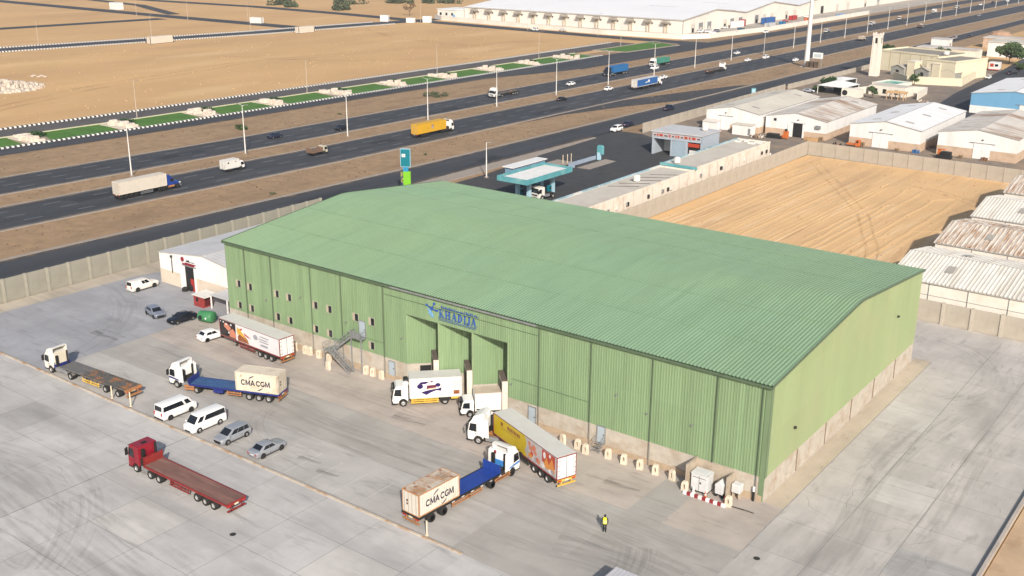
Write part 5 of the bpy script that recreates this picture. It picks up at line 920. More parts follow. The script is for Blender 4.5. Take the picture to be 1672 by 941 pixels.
# ---------------------------------------------------------------- sheds and workshops
SHW = M('shed_white', (.72, .71, .70), .6, var=.05, scale=.4, stretch=(1, 1, .3), col2=(.60, .58, .55), thr=(.52, .75), scale2=.3, stretch2=(1, 1, .2))
SHB = M('shed_base_tan', (.50, .37, .27), .9, var=.1, scale=.8, col2=(.38, .28, .2), thr=(.5, .7), scale2=.5)
RF = {'cream': M('roof_cream', (.56, .53, .46), .6, var=.06, scale=.2, stretch=(1, .2, 1), col2=(.48, .44, .38), thr=(.5, .7), scale2=.1),
      'rust': M('roof_rusty', (.56, .53, .49), .7, var=.1, scale=.4, stretch=(1, .2, 1), col2=(.27, .17, .11), thr=(.53, .68), scale2=.11, stretch2=(.35, 1.3, 1), col3=(.40, .30, .22), thr3=(.52, .66), scale3=.5, stretch3=(.2, 1.6, 1)),
      'white': M('roof_white', (.73, .73, .735), .5, var=.04, scale=.3, col2=(.63, .62, .6), thr=(.5, .75), scale2=.3, stretch2=(.15, 1.5, 1), cells=(((1/6, 1/.9, 0), .03),)),
      'ribbed': M('roof_ribbed_white', (.66, .63, .57), .55, var=.07, scale=.3, col2=(.52, .47, .40), thr=(.48, .72), scale2=.3, stretch2=(2, .15, 1), cells=(((1/1.9, 1/10, 0), .06),)),
      'brown': M('roof_streaked', (.58, .52, .45), .7, var=.12, scale=.8, stretch=(2.2, .25, 1), col2=(.36, .22, .13), thr=(.46, .60), scale2=1.3, stretch2=(2, .07, 1), col3=(.25, .14, .08), thr3=(.6, .7), scale3=1.1, stretch3=(2, .12, 1)),
      'grey': M('roof_pale_grey', (.50, .50, .51), .6, var=.05, scale=.3, col2=(.42, .41, .40), thr=(.5, .75), scale2=.2)}
SKYL = M('skylight', (.36, .34, .30), .5, var=.15); PIPE = MATS['brown_pipe']
def shed(label, x0, x1, y0, y1, ev, rise, roof, door=None, ridge='y', dopen=False, base=2.1, wall=SHW, basem=SHB, pitch=.9, dep=.03, sky=4, cat='shed', name='storage_shed', up=.2, doorm=WHITE):
    """gabled shed; ridge along y (gable to the camera) or x"""
    t = thing(name, label, cat, ((x0+x1)/2, (y0+y1)/2, -.1)); a, b = (x1-x0)/2, (y1-y0)/2
    u, v = (a, b) if ridge == 'y' else (b, a)
    T = (lambda p: p) if ridge == 'y' else (lambda p: (-p[1], p[0], p[2]))
    m = MB(); m.loft([[T((-u+.0, y, base)), T((u, y, base)), T((u, y, ev)), T((0, y, ev+rise)), T((-u, y, ev))] for y in (-v, v)]); m.build('wall', wall, t)
    m = MB(); m.box(-a-.02, a+.02, -b-.02, b+.02, 0, base) ; m.build('base_wall', basem, t)
    m = MB(); prof = [(-u-up, ev-rise*up/u), (-u*.5, ev+rise*.5), (0, ev+rise), (u*.5, ev+rise*.5), (u+up, ev-rise*up/u)]
    if ridge == 'y':
        n = round(2*(v+up)/pitch); q = 2*(v+up)/n; st_ = [(-v-up+(i+t_)*q, o) for i in range(n) for t_, o in ((0, 0), (.5, 0), (.65, dep), (.85, dep))]+[(v+up, 0)]
        for y, o in st_: m.v += [(x, y, z+o+.05) for x, z in prof]
    else:
        n = round(2*(v+up)/pitch); q = 2*(v+up)/n; st_ = [(-v-up+(i+t_)*q, o) for i in range(n) for t_, o in ((0, 0), (.5, 0), (.65, dep), (.85, dep))]+[(v+up, 0)]
        for y, o in st_: m.v += [(y, x, z+o+.05) for x, z in prof]
    k = len(prof)
    for i in range(len(st_)-1):
        for j in range(k-1): e = i*k+j; m.f.append((e, e+k, e+k+1, e+1)); m.m.append(0)
    r_ = m.build('roof', RF[roof], t)
    m = MB()
    for s in (-1, 1): m.bar(T((s*(u+up), -v-up, ev-rise*up/u)), T((s*(u+up), v+up, ev-rise*up/u)), .1, .12)
    for y in (-v-up, v+up):
        for s in (-1, 1): m.bar(T((s*(u+up), y, ev-rise*up/u+.03)), T((0, y, ev+rise+.03)), .06, .14)
    m.bar(T((0, -v-up, ev+rise+.06)), T((0, v+up, ev+rise+.06)), .3, .06); m.build('roof_trim', M('trim_grey', (.40, .39, .37), .6), r_)
    for i in range(sky):
        y = -v*.7+1.4*v*(i//2)/max(1, (sky+1)//2-1) if sky > 2 else -v*.3+.6*v*i; s = 1 if i % 2 else -1; m = MB(); hw, hl = .45, 1.3
        xs = (s*u*.35, s*u*.35+s*2.4) if ridge == 'y' else (s*u*.35, s*u*.35+s*2.6); zz = lambda x: ev+rise*(1-abs(x)/u)+.05+dep+.02
        m.loft([[T((xs[0], y-hw-.2, zz(xs[0])+e)), T((xs[0], y+hw+.2, zz(xs[0])+e)), T((xs[1], y+hw+.2, zz(xs[1])+e)), T((xs[1], y-hw-.2, zz(xs[1])+e))] for e in (0, .03)]); m.build('skylight', SKYL, r_)
    if door:
        dx, dw, dh = door; y = -b-.05
        if dopen:
            m = MB(); m.box(dx-dw/2, dx+dw/2, y-.01, y+.03, 0, dh); m.build('door_opening', BLACK, t); m = MB(); m.box(dx-dw/2-dw*.55, dx-dw/2, y-.12, y-.03, 0, dh+.1); m.build('sliding_door', doorm, t)
            m = MB(); m.box(dx+dw/2, dx+dw/2+.5, y-.12, y-.03, 0, dh+.1); m.build('sliding_door', doorm, t)
        else:
            for s in (-1, 1): m = MB(); m.box(dx+(s-1)*dw/4+.02, dx+(s+1)*dw/4-.02, y-.1, y, .05, dh); m.build('sliding_door', doorm, t)
            m = MB(); m.box(dx-.02, dx+.02, y-.06, y+.0, .05, dh); m.build('door_gap', DARK, t)
        m = MB(); m.box(dx-dw*.75, dx+dw*.75, y-.14, y, dh+.05, dh+.2); m.build('door_track', GALV, t)
        m = MB(); m.box(dx-.2, dx+.2, -b-.35, -b, dh+1.0, dh+1.2); m.build('wall_lamp', DARK, t)
    return t
G1 = shed('white shed with a cream roof beside the compound wall, its door ajar', -112, -94.4, 204.3, 251, 5.8, 1.6, 'cream', (-2.2, 3.2, 4.2), wall=SHW, base=1.9)
m = MB(); m.box(-2.4, -1.9, -23.45, -23.36, .05, 4.1); m.build('door_gap', BLACK, G1)
G2 = shed('white shed with a rust-stained roof and an open dark doorway', -93.2, -74.3, 206.5, 249, 5.5, 1.7, 'rust', (.8, 3.0, 4.1), dopen=True, base=2.0)
m = MB(); m.box(-6.9, -6.1, -21.32, -21.24, 4.2, 5.0); m.build('wall_vent', BLACK, G2); m = MB(); m.box(6.4, 7.9, -21.9, -21.3, 3.3, 4.2); m.build('fan_box', GALV, G2)
shed('white shed with a clean bright white roof and closed double doors', -67, -47, 205.8, 250, 6.0, 1.7, 'white', (-1.0, 4.6, 4.1), base=2.3, sky=6)
shed('white shed with a patchy rust-brown roof and closed doors beside the dumped junk', -42.7, -22, 207.2, 250, 6.3, 1.6, 'rust', (1.4, 4.4, 4.2), base=2.6)
BLS = M('shed_blue', (.14, .33, .52), .6, var=.06, scale=.4, stretch=(1, 1, .2))
B1 = shed('blue shed with a white base and white roof across the lane', -55.3, -28, 287, 335, 6.6, 1.7, 'white', (4.5, 5, 4.0), base=2.6, wall=BLS, basem=SHW, sky=4)
# ribbed sheds at right, gable to the sand lot
RW = M('shed_cream_white', (.72, .68, .62), .7, var=.05, scale=.5, col2=(.6, .55, .48), thr=(.5, .75), scale2=.3)
for lb, y0, y1, rf, p in (('white ribbed shed with its eave right behind the yard wall', 71.2, 92, 'ribbed', .62), ('ribbed shed with brown streaked roof, second behind the yard wall', 95.6, 116.3, 'brown', .8), ('pale grey ribbed shed, third behind the yard wall', 119.3, 141, 'ribbed', .62), ('brown streaked ribbed shed at the far end of the sand lot', 144.6, 166, 'brown', .9)):
    s_ = shed(lb, -10.6, 42, y0, y1, 5.7, 1.75, rf, None, 'x', wall=RW, basem=RW, base=.4, pitch=p, dep=.1, sky=4, up=.25)
    m = MB(); [m.box(x-.05, x+.05, -(y1-y0)/2-.08, -(y1-y0)/2, 0, 5.5) for x in range(-20, 26, 6)]; m.box(-26, 26, -(y1-y0)/2-.03, -(y1-y0)/2, 3.6, 3.68); m.build('drainpipe', GALV, s_)
# white workshop left of the warehouse
WKB = M('block_beige', (.60, .52, .43), .9, var=.08, scale=1.2, col2=(.48, .4, .31), thr=(.5, .7), scale2=.6)
wk = shed('white workshop with a pale grey roof and red company sign, beside the green warehouse', -115.4, -91.8, 6.9, 40, 5.5, 1.4, 'grey', (-3.5+.0, 2.4, 4.3), dopen=True, base=2.6, basem=WKB, name='workshop', cat='workshop', sky=2, up=.12)
m = MB(); m.box(-5.3, -2.2, -16.71, -16.59, 4.55, 4.75); m.build('sign_stripe', RED, wk); m = MB(); m.box(-5.6, -1.6, -16.69, -16.59, 4.8, 5.7); sgn = m.build('sign_board', PRW, wk)
m = MB(); m.lathe([(.02, -.1), (.42, -.09), (.42, 0)], 14, 'y', (-5.1, -16.69, 5.45)); m.build('sign_emblem', RED, sgn)
m = MB(); [m.box(-4.2+u, -4.2+u+w_, -16.72, -16.69, 5.15, 5.15+h_) for u, w_, h_ in ((0, .5, .08), (.1, .08, .35), (.35, .08, .3), (.7, .6, .08), (.8, .1, .3), (1.1, .08, .22), (1.5, .7, .08), (1.6, .08, .3), (2.0, .08, .25))]; m.build('sign_script', BLACK, sgn)
m = MB(); m.box(-4.5, -1.6, -16.73, -16.69, 4.82, 5.0); m.build('sign_bar', RED, sgn)
m = MB(); m.box(-3.4, -2.5, -16.67, -16.55, .1, 2.3); m.build('red_rack', M('rack_red', (.35, .03, .03)), wk)
for x in (-8.2, 7.6): m = MB(); m.tube((x, -16.70, 2.4), (x, -16.70, 5.6), .07, n=6); m.box(x-.18, x+.18, -16.85, -16.59, 5.2, 5.5); m.build('drainpipe', DARK, wk)
t = thing('tyre_stack', 'two old black tyres leaning at the foot of the white workshop', 'tyres', (-107.9, 6.2, 0))
for z_, u in ((.0, 0), (.32, .12)): m = MB(); m.lathe([(.3, z_), (.55, z_), (.6, z_+.15), (.55, z_+.3), (.3, z_+.3)], 16, c=(u, 0, 0)); m.build('tyre', TYRE, t)
m = MB(); m.lathe([(.3, -.15), (.58, -.15), (.62, 0), (.58, .15), (.3, .15)], 16, 'y', (.9, .5, .6)); m.build('tyre', TYRE, t)
KR = M('kiosk_red', (.27, .04, .035), .6, var=.2, scale=1.5)
t = thing('red_kiosk', 'small dark red cabin with a flat white roof beside the carport', 'cabin', (-99.5, 3.5, 0)); m = MB(); m.box(-1.2, 1.2, -1.0, 1.0, 0, 1.85); m.build('wall', KR, t)
m = MB(); m.box(-1.4, 1.9, -1.2, 1.7, 1.85, 1.98); m.build('roof', WHITED, t); m = MB(); m.box(1.2, 1.23, -.7, .5, .2, 1.6); m.build('door', M('dark_red_door', (.09, .012, .012)), t); m = MB(); m.box(-.6, .0, -1.03, -1.0, .9, 1.5); m.build('window', BLACK, t)
t = thing('carport', 'low pale canopy on white posts leaning against the green warehouse corner', 'carport', (-94.2, 4.6, 0)); m = MB(); m.box(-3.1, 3.6, -1.4, 2.4, 2.25, 2.38); m.build('canopy_roof', RF['grey'], t)
for x, y in ((-3, -1.3), (1.0, -1.3), (3.4, -1.3), (-3, 2.2), (3.4, 2.2)): m = MB(); m.box(x-.09, x+.09, y-.09, y+.09, 0, 2.25); m.build('post', WHITE, t)
t = thing('stored_junk', 'dark boxes and scrap stored under the low canopy', 'junk', (-93.5, 6.0, 0)); m = MB(); m.box(-2, -.9, -.6, .3, 0, .7); m.box(.4, 2.2, -.3, .6, 0, 1.2); m.box(-.5, .2, -.8, -.2, 0, .45); m.build('boxes', DARK, t, bevel=.04)
GRN = paint('tank_green', (.045, .19, .08), .5, var=.15, scale=1)
t = thing('green_tank', 'dented green metal tank with a round hatch lying behind the black car', 'tank', (-92.6, -1.2, 0), radians(15)); m = MB(); m.loft([[(x, 1.0*k*cos(a), .95+.95*k*sin(a)*(1 if sin(a) > -.6 else .9)) for a in [2*pi*j/18 for j in range(18)]] for x, k in ((-1.25, .72), (-1.15, .9), (0, 1), (1.1, 1), (1.3, .8))]); m.build('tank_shell', GRN, t, smooth=50)
m = MB(); m.lathe([(.02, -1.05), (.34, -1.03), (.36, -.8)], 14, 'y', (-.55, 0, 1.0)); m.build('hatch', BLACK, t); m = MB(); m.lathe([(.02, -1.06), (.14, -1.04), (.15, -.8)], 10, 'y', (.5, 0, 1.0)); m.build('valve_cap', WHITE, t)
PST = M('post_cream', (.66, .56, .42), .7)
for x, y, h_, lb in ((-78.9, -27.15, 1.75, 'thin cream post beside the wheels of the skeletal trailer'), (-74.8, -27.15, 2.0, 'thin cream post behind the tail of the skeletal trailer'), (-24.2, -27.3, 1.7, 'thin cream post at the kerb behind the rust-topped container')):
    m = MB(); m.tube((0, 0, 0), (0, 0, h_), .085, n=8); m.box(-.16, .16, -.16, .16, 0, .04); o = m.build('marker_post', PST); o.location = (x, y, .14); tag(o, lb, 'post')
t = thing('guard_hut', 'small hut with a grey ribbed roof at the bottom edge of the yard', 'hut', (-2.5, -25.6, 0), radians(0)); m = MB(); m.box(-1.4, 1.4, -2.2, 1.9, 0, 2.35); m.build('wall', WHITED, t)
m = MB(); [m.box(-1.6+k*.4, -1.6+k*.4+.26, -2.4, 2.1, 2.45, 2.5) for k in range(8)]; m.box(-1.6, 1.6, -2.4, 2.1, 2.35, 2.45); m.build('roof', M('hut_roof', (.46, .46, .49), .5, var=.1), t)
# ---------------------------------------------------------------- filling station
TEAL = M('station_teal', (.10, .32, .36), .5, var=.12, scale=.4, col2=(.22, .42, .42), thr=(.5, .7), scale2=.25); TEALD = paint('pylon_teal', (.004, .155, .20), .4); LBLUE = paint('station_light_blue', (.36, .55, .66), .5); LIME = paint('pylon_lime', (.17, .45, .02), .45)
t = thing('station_canopy', 'teal edged filling station canopy on pale columns', 'canopy', (-100.4, 98.5, 0)); x0, x1, y0, y1 = -4.8, 3.6, -9.4, 8.6
m = MB()
for q in ((x0, x1, y0, y0+.25), (x0, x1, y1-.25, y1), (x0, x0+.25, y0+.25, y1-.25), (x1-.25, x1, y0+.25, y1-.25)): m.box(*q, 4.7, 5.85)
m.build('fascia', TEAL, t); m = MB(); m.box(x0+.25, x1-.25, y0+.25, y1-.25, 4.7, 4.9); m.build('ceiling', WHITED, t); m = MB(); m.box(x0+1.5, x1-.26, y0+.26, y1-1.6, 4.9, 5.72); m.build('roof_deck', M('canopy_roof_white', (.70, .70, .68), .7, var=.08, col2=(.55, .5, .42), thr=(.55, .7), scale2=.4), t)
m = MB(); m.box(x0+.25, x0+1.5, y0+.25, y1-.26, 4.9, 5.05); m.box(x0+1.5, x1-.26, y1-1.6, y1-.26, 4.9, 5.05); m.build('roof_dirt', M('canopy_dirt', (.22, .14, .08), .9, var=.3), t)
for x, y in ((-2.8, -4.2), (0.4, 5.2), (-2.8, 5.2), (.4, -4.2)): m = MB(); m.box(x-.35, x+.35, y-.45, y+.45, 0, 4.7); m.build('column', LBLUE, t)
for i, (x, y) in enumerate(((-103.2, 95.6), (-100, 95.6), (-103.2, 102.3), (-100, 102.3))):
    p_ = thing('fuel_pump', ['teal fuel pump at the near left under the canopy', 'teal fuel pump at the near right under the canopy', 'teal fuel pump at the far left under the canopy', 'teal fuel pump at the far right under the canopy'][i], 'fuel pump', (x, y, 0)); m = MB(); m.box(-.35, .35, -.5, .5, 0, 1.9); m.build('cabinet', TEALD, p_, bevel=.04); m = MB(); m.box(.34, .37, -.35, .35, 1.1, 1.6); m.build('display', BLACK, p_)
t = thing('station_kiosk', 'long low kiosk with a white roof behind the filling station canopy', 'kiosk', (-116.2, 115, 0)); m = MB(); m.box(-1.2, 1.2, -6.8, 6.8, 0, 2.9); m.build('wall', M('kiosk_blue', (.17, .28, .40), .6), t); m = MB(); m.box(-1.7, 1.6, -7.3, 7.2, 2.9, 3.1); m.build('roof', WHITE, t); m = MB(); [m.box(1.2, 1.23, y, y+2, .9, 2.3) for y in (-5, -1, 3)]; m.build('window', GLASS, t)
t = thing('planter', 'planted strip with pale posts beside the station kiosk', 'planter', (-117, 131, 0)); m = MB(); m.box(-2.5, 2.5, -3, 3, 0, .3); m.build('planter_edge', KERB, t); m = MB(); [m.tube((x, y, .3), (x, y, 2.6), .09) for x, y in ((1.6, -.5), (2.0, 1.0), (2.3, 2.3))]; m.build('post', PST, t)
t = thing('tank_wall', 'low blue-grey wall around the filling point of the station', 'wall', (-111.5, 135.5, 0)); m = MB(); m.box(-1.2, -.9, -6.5, 6.3, 0, 1.0); m.box(-.9, .6, -6.5, -6.2, 0, 1.0); m.build('wall', M('blue_grey_wall', (.27, .33, .42), .7, var=.1), t)
sheet('paving', [(-110.6, 129.8), (-106.8, 130.0), (-106.8, 143.0), (-110.6, 143.7)], -.04, KERB)
t = thing('price_totem', 'short rounded teal totem at the end of the low blue wall', 'sign', (-111.3, 141.8, 0)); m = MB(); m.box(-.6, .3, -.35, .35, 0, 2.0); m.build('post', LBLUE, t); m = MB(); m.prism([(-.7, 2.0), (-.7, 3.6), (-.3, 3.95), (.9, 3.95), (1.2, 3.6), (1.2, 1.5), (.6, 1.5), (.3, 2.0)], -.3, .3); m.build('sign_panel', TEAL, t, bevel=.05)
t = thing('station_pylon', 'tall teal station pylon with a bright green lower panel', 'sign', (-122.3, 77.6, 0), radians(30)); m = MB(); m.box(-1.1, 1.1, -.3, .3, 7.5, 11.5); pn = m.build('upper_panel', TEALD, t, bevel=.06); m = MB(); m.box(-1.13, 1.13, -.27, .27, 11.45, 11.55); m.box(-1.13, 1.13, -.27, .27, 7.43, 7.52); m.box(-1.15, -1.07, -.27, .27, 7.5, 11.5); m.box(1.07, 1.15, -.27, .27, 7.5, 11.5); m.build('edge_trim', LBLUE, pn)
m = MB(); m.box(-.8, .0, -.34, -.3, 9.7, 10.4); m.build('panel_logo', WHITE, pn); m = MB(); m.box(-.58, -.48, -.36, -.34, 9.85, 10.3); m.box(-.35, -.25, -.36, -.34, 9.8, 10.2); m.build('logo_mark', TEALD, pn)
m = MB(); m.box(-.6, .6, -.2, .2, 6.4, 7.4); m.build('neck', paint('pylon_mid_blue', (.02, .22, .40)), t); m = MB(); m.box(-.55, 1.1, -.28, .28, 0, 6.4); m.build('lower_panel', LIME, t); m = MB(); m.box(-1.15, -.55, -.25, .25, 0, 6.2); lw = m.build('picture_panel', M('pylon_picture', (.30, .30, .05), .5, var=.5, scale=1.2, col2=(.02, .03, .1), thr=(.45, .55), scale2=.9), t)
# tractor unit at the pumps and shop row
t = thing('station_truck', 'white tractor unit without trailer refuelling under the canopy', 'truck', (-98.0, 99.5, 0), radians(-100)); tractor(Cx(t), WHITED, 3.4, 2.9, 0, (0,), mud=BLACK, stack=False)
SRF = M('shop_roof', (.52, .48, .42), .9, var=.08, scale=.3, col2=(.45, .40, .34), thr=(.5, .72), scale2=.2); SWL = M('shop_wall', (.70, .63, .545), .9, var=.06, scale=.6, col2=(.55, .45, .35), thr=(.52, .72), scale2=.4)
def shops(label, y0, y1, h_):
    t = thing('shop_row', label, 'shops', (-79.3, (y0+y1)/2, -.05)); b = (y1-y0)/2; m = MB(); m.box(-4.6, 4.6, -b, b, 0, h_); m.build('wall', SWL, t)
    m = MB(); m.box(-4.4, 4.4, -b+.2, b-.2, h_, h_+.03); m.build('roof', SRF, t); m = MB(); m.box(4.4, 4.65, -b, b, h_, h_+.5); m.box(-4.6, 4.4, -b, -b+.2, h_, h_+.35); m.box(-4.6, 4.4, b-.2, b, h_, h_+.35); m.build('parapet', SWL, t)
    m = MB(); m.box(-4.95, -4.6, -b, b, h_-1.0, h_+.35); m.build('fascia', M('shop_fascia', (.24, .37, .43), .6, var=.3, scale=.15, col2=(.5, .52, .5), thr=(.5, .6), scale2=.3), t); y = -b+2
    while y < b-2: m = MB(); m.box(-4.72, -4.62, y-1.4, y+1.4, 0, 2.6); m.build('shutter', RF['grey'], t); y += 4
    m = MB(); [m.box(4.655, 4.68, y, y+.05, .3, h_) for y in [(-b+3+k*4.1) for k in range(int(2*b/4.1))]]; m.build('wall_crack', M('wall_stain', (.42, .34, .27)), t)
    for k in range(int(b/3)): y = random.uniform(-b+2, b-2); m = MB(); q = random.uniform(.25, .45); m.box(4.66, 4.95, y-q, y+q, h_-2.2, h_-1.4); m.build('wall_unit', random.choice((DARK, GALV, WHITED)), t)
    return t
S1 = shops('near half of the long cream shop row backing onto the sand lot', 66, 125.5, 4.6); S2 = shops('far half of the long cream shop row, beyond the teal beam', 126.3, 168, 5.0)
m = MB(); m.box(-5.0, 4.8, -21.1, -20.6, 4.9, 5.5); m.build('teal_beam', TEAL, S2)
t = thing('rooftop_debris', 'pile of timber and boxes on the far end of the shop roof', 'debris', (-80, 164.8, 4.95)); m = MB(); [m.box(x, x+random.uniform(.8, 2.5), y, y+random.uniform(.4, .9), 0.03, random.uniform(.3, .7)) for x, y in ((-3, -1), (-1, .5), (.8, -1.2), (2, .6), (-2.6, 1.4))]; m.build('boards', WHITED, t)
GSH = M('workshop_grey_blue', (.36, .41, .47), .6, var=.06, scale=.5)
t = thing('service_building', 'grey-blue service building with a red and white sign band over three bays', 'building', (-97.5, 163.2, -.05)); m = MB(); m.box(-7.2, 7.3, 1.0, 6.2, 0, 6.2); m.box(-7.2, -6.7, -5.2, 1, 0, 6.2); m.box(7.0, 7.3, -4.2, 1, 0, 6.2); m.box(-1.6, -1.2, -5.0, 1, 0, 6.2); m.box(3.0, 3.4, -4.5, 1, 0, 6.2); m.box(-1.2, 3.0, -4.6, 1, 0, 4.4); m.build('wall', GSH, t)
m = MB(); m.slab([(-7.5, -5.6), (7.6, -4.7), (7.6, 6.5), (-7.5, 6.5)], 6.2, 6.5); m.build('roof', RF['grey'], t); m = MB(); m.slab([(-7.2, -5.3), (7.3, -4.4), (7.3, -4.0), (-7.2, -4.9)], 4.4, 6.2); fb = m.build('fascia', GSH, t)
m = MB(); m.slab([(-6.9, -5.36), (6.9, -4.48), (6.9, -4.4), (-6.9, -5.28)], 5.0, 5.9); m.build('sign_band', M('sign_band_pink', (.46, .38, .39)), fb); m = MB(); x = -6.6
while x < 6.4: w_ = random.uniform(.3, 1.1); k = random.choice((0, 0, 1)); yy = -5.36+.88*(x+6.9)/13.8; m.box(x, x+w_, yy-.02, yy+.02, 5.2 if k else 5.12, 5.5 if k else 5.75, k); x += w_+random.uniform(.15, .5)
m.build('sign_marks', [PRED, BLACK], fb); m = MB(); m.box(3.5, 6.9, -4.6, -4.5, 3.1, 4.1); m.build('bay_sign', PRED, t); m = MB(); m.box(3.4, 7.0, -4.3, -4.2, 0, 3.0); m.build('bay_opening', BLACK, t); m = MB(); m.box(3.9, 6.4, -4.42, -4.34, 0, 2.2); m.build('white_shutter', WHITED, t); m = MB(); m.box(-1.1, 2.9, -4.72, -4.62, 0, 4.3); m.build('roller_shutter', M('shutter_blue_grey', (.30, .38, .45), .5, var=.06), t); m = MB(); m.box(-6.7, -1.6, .9, .99, 0, 4.4); m.build('bay_back', SHW, t)
t = thing('white_cabin', 'white site cabin in front of the cream-roofed shed', 'cabin', (-97.5, 200.6, -.09)); m = MB(); m.box(-3.1, 3.1, -1.4, 1.4, 0, 3.0); m.build('wall', SHW, t); m = MB(); m.box(-3.3, 3.3, -1.6, 1.6, 3.0, 3.2); m.build('roof', RF['cream'], t); m = MB(); m.box(2.0, 2.8, -1.43, -1.4, .2, 2.2); m.build('door', GALV, t)
t = thing('white_cabin', 'small white lean-to cabin left of the cream-roofed shed door', 'cabin', (-109.3, 202.6, -.09)); m = MB(); m.box(-2.4, 2.4, -1.2, 1.2, 0, 2.4); m.build('wall', SHW, t); m = MB(); m.loft([[(x, -1.4, 2.4), (x, 1.4, 2.9), (x, 1.4, 3.0), (x, -1.4, 2.5)] for x in (-2.5, 2.5)]); m.build('roof', RF['rust'], t)
def junk(label, x, y, parts, cat='machinery'):
    t = thing('scrap_machine', label, cat, (x, y, -.09))
    for nm, mt, bxs in parts: m = MB(); [m.box(*b_) for b_ in bxs]; m.build(nm, mt, t, bevel=.05)
    return t
OR2 = paint('machine_orange', (.50, .13, .03), .6, var=.2)
junk('black tarpaulin heap and tyres before the rust-roofed shed', -87.6, 201.3, [('tarpaulin', BLACK, [(-2.4, 1.0, -1, 1, 0, 1.3), (.8, 2.2, -.8, .8, 0, .8)])])
junk('orange upright machine beside the black heap', -84.3, 201.5, [('frame', OR2, [(-.8, .6, -.5, .5, .3, 2.4), (-1.6, -.8, -.4, .4, .3, 1.0)]), ('hood', BLACK, [(-.5, .2, -.4, .4, 2.4, 3.0)])])
junk('stack of tan timber beside the open dark doorway', -77.6, 203.8, [('timber', M('timber', (.42, .26, .13), .8, var=.2), [(-2, 2, -.7, .7, 0, .9), (-.8, 2.4, -.9, -.7, 0, .5)])], 'timber')
junk('orange machine with a black drum before the bright white shed', -64.6, 203.3, [('frame', OR2, [(-2, 1.6, -.5, .5, .4, .9), (.6, 1.8, -.7, .7, .2, 2.0)]), ('drum', BLACK, [(.9, 1.5, -.75, -.5, 1.2, 1.8)])])
junk('black skip of junk with an orange arm before the patchy shed', -39.2, 202.3, [('skip', BLACK, [(-2, 2, -.9, .9, 0, .9), (-.8, 1.8, -.8, .8, .9, 1.9)]), ('arm', OR2, [(-1.8, -.9, -.2, .2, .9, 2.4), (-1.8, .2, -.2, .2, 2.2, 2.5)])])
# ---------------------------------------------------------------- mosque compound
YEL = M('wall_pale_yellow', (.66, .60, .45), .85, var=.06, scale=.4, col2=(.57, .5, .36), thr=(.5, .75), scale2=.2); PINK = M('minaret_plaster', (.72, .64, .57), .8, var=.05, scale=.6); WWALL = M('plaster_white', (.68, .64, .56), .85, var=.06)
t = thing('minaret', 'tall square pale pink minaret rising beside the yellow mosque', 'minaret', (-113.9, 361.5, -.1)); m = MB(); m.loft([[(sx*1.75, sy*1.75, 0) for sx, sy in ((-1, -1), (1, -1), (1, 1), (-1, 1))], [(sx*1.6, sy*1.6, 16.8) for sx, sy in ((-1, -1), (1, -1), (1, 1), (-1, 1))]]); m.build('shaft', PINK, t); m = MB(); [m.box(s*.9-.12, s*.9+.12, -1.8, -1.5, 1, 15) for s in (-1, 1)]; [m.box(1.5, 1.8, s*.9-.12, s*.9+.12, 1, 15) for s in (-1, 1)]; m.build('pilaster', WWALL, t)
m = MB(); m.box(-1.75, 1.75, -1.75, 1.75, 16.8, 17.3); [m.box(x-.25, x+.25, y-.25, y+.25, 17.3, 17.9) for x in (-1.5, 1.5) for y in (-1.5, 1.5)]; m.build('parapet', PINK, t); m = MB(); m.box(-.45, .45, -1.7, -1.5, 13.6, 15.8); m.box(1.5, 1.7, -.45, .45, 13.6, 15.8); m.build('window', BLACK, t)
t = thing('mosque', 'pale yellow flat-roofed mosque block with grey porches', 'mosque', (-98, 386, -.1), radians(-16)); m = MB(); m.box(-20, 8, -8, 12, 0, 8.2); m.build('main_wall', YEL, t); m = MB(); m.box(8, 21, -16, 8, 0, 7.4); m.build('side_wall', YEL, t)
m = MB(); m.box(-20.2, 8.1, -8.2, -7.8, 8.2, 8.9); m.box(-20.2, 8.2, 11.8, 12.2, 8.2, 8.9); m.box(-20.2, -19.8, -7.8, 11.8, 8.2, 8.9); m.box(8, 21.2, -16.2, -15.8, 7.4, 8.1); m.box(20.8, 21.2, -15.8, 8, 7.4, 8.1); m.build('parapet', YEL, t); m = MB(); m.box(-19.8, 8, -7.8, 11.8, 8.2, 8.3); m.box(8.1, 20.8, -15.8, 8, 7.4, 7.5); m.build('roof', M('roof_grey_dirt', (.25, .23, .2), .9, var=.2), t)
m = MB(); [m.box(x-.1, x+.1, -8.12, -8, .5, 8) for x in (-15, -10, -5, 0)]; m.box(4.5, 5.7, -8.1, -8, 5.5, 7.6); m.build('wall_groove', M('groove', (.48, .40, .26)), t)
for i, (x, y) in enumerate(((-106, 371.5), (-95, 369), (-84.5, 368.5))):
    p_ = thing('porch', ['grey gabled porch nearest the minaret', 'grey gabled porch in the middle of the yellow mosque front', 'grey gabled porch at the right end of the yellow mosque front'][i], 'porch', (x, y, -.1), radians(-16)); m = MB(); m.loft([[(-3.2, yy, 0), (3.2, yy, 0), (3.2, yy, 3.2), (0, yy, 4.4), (-3.2, yy, 3.2)] for yy in (-2.6, 2.6)]); m.build('wall', M('porch_grey', (.27, .27, .25), .8, var=.15), p_); m = MB(); [m.loft([[(s*3.5, yy, 3.1), (0, yy, 4.45), (0, yy, 4.6), (s*3.5, yy, 3.25)] for yy in (-2.9, 2.9)]) for s in (-1, 1)]; m.build('roof', M('porch_roof', (.36, .34, .30), .8), p_); m = MB(); m.box(-.7, .7, -2.66, -2.6, 0, 2.4); m.build('door', BLACK, p_)
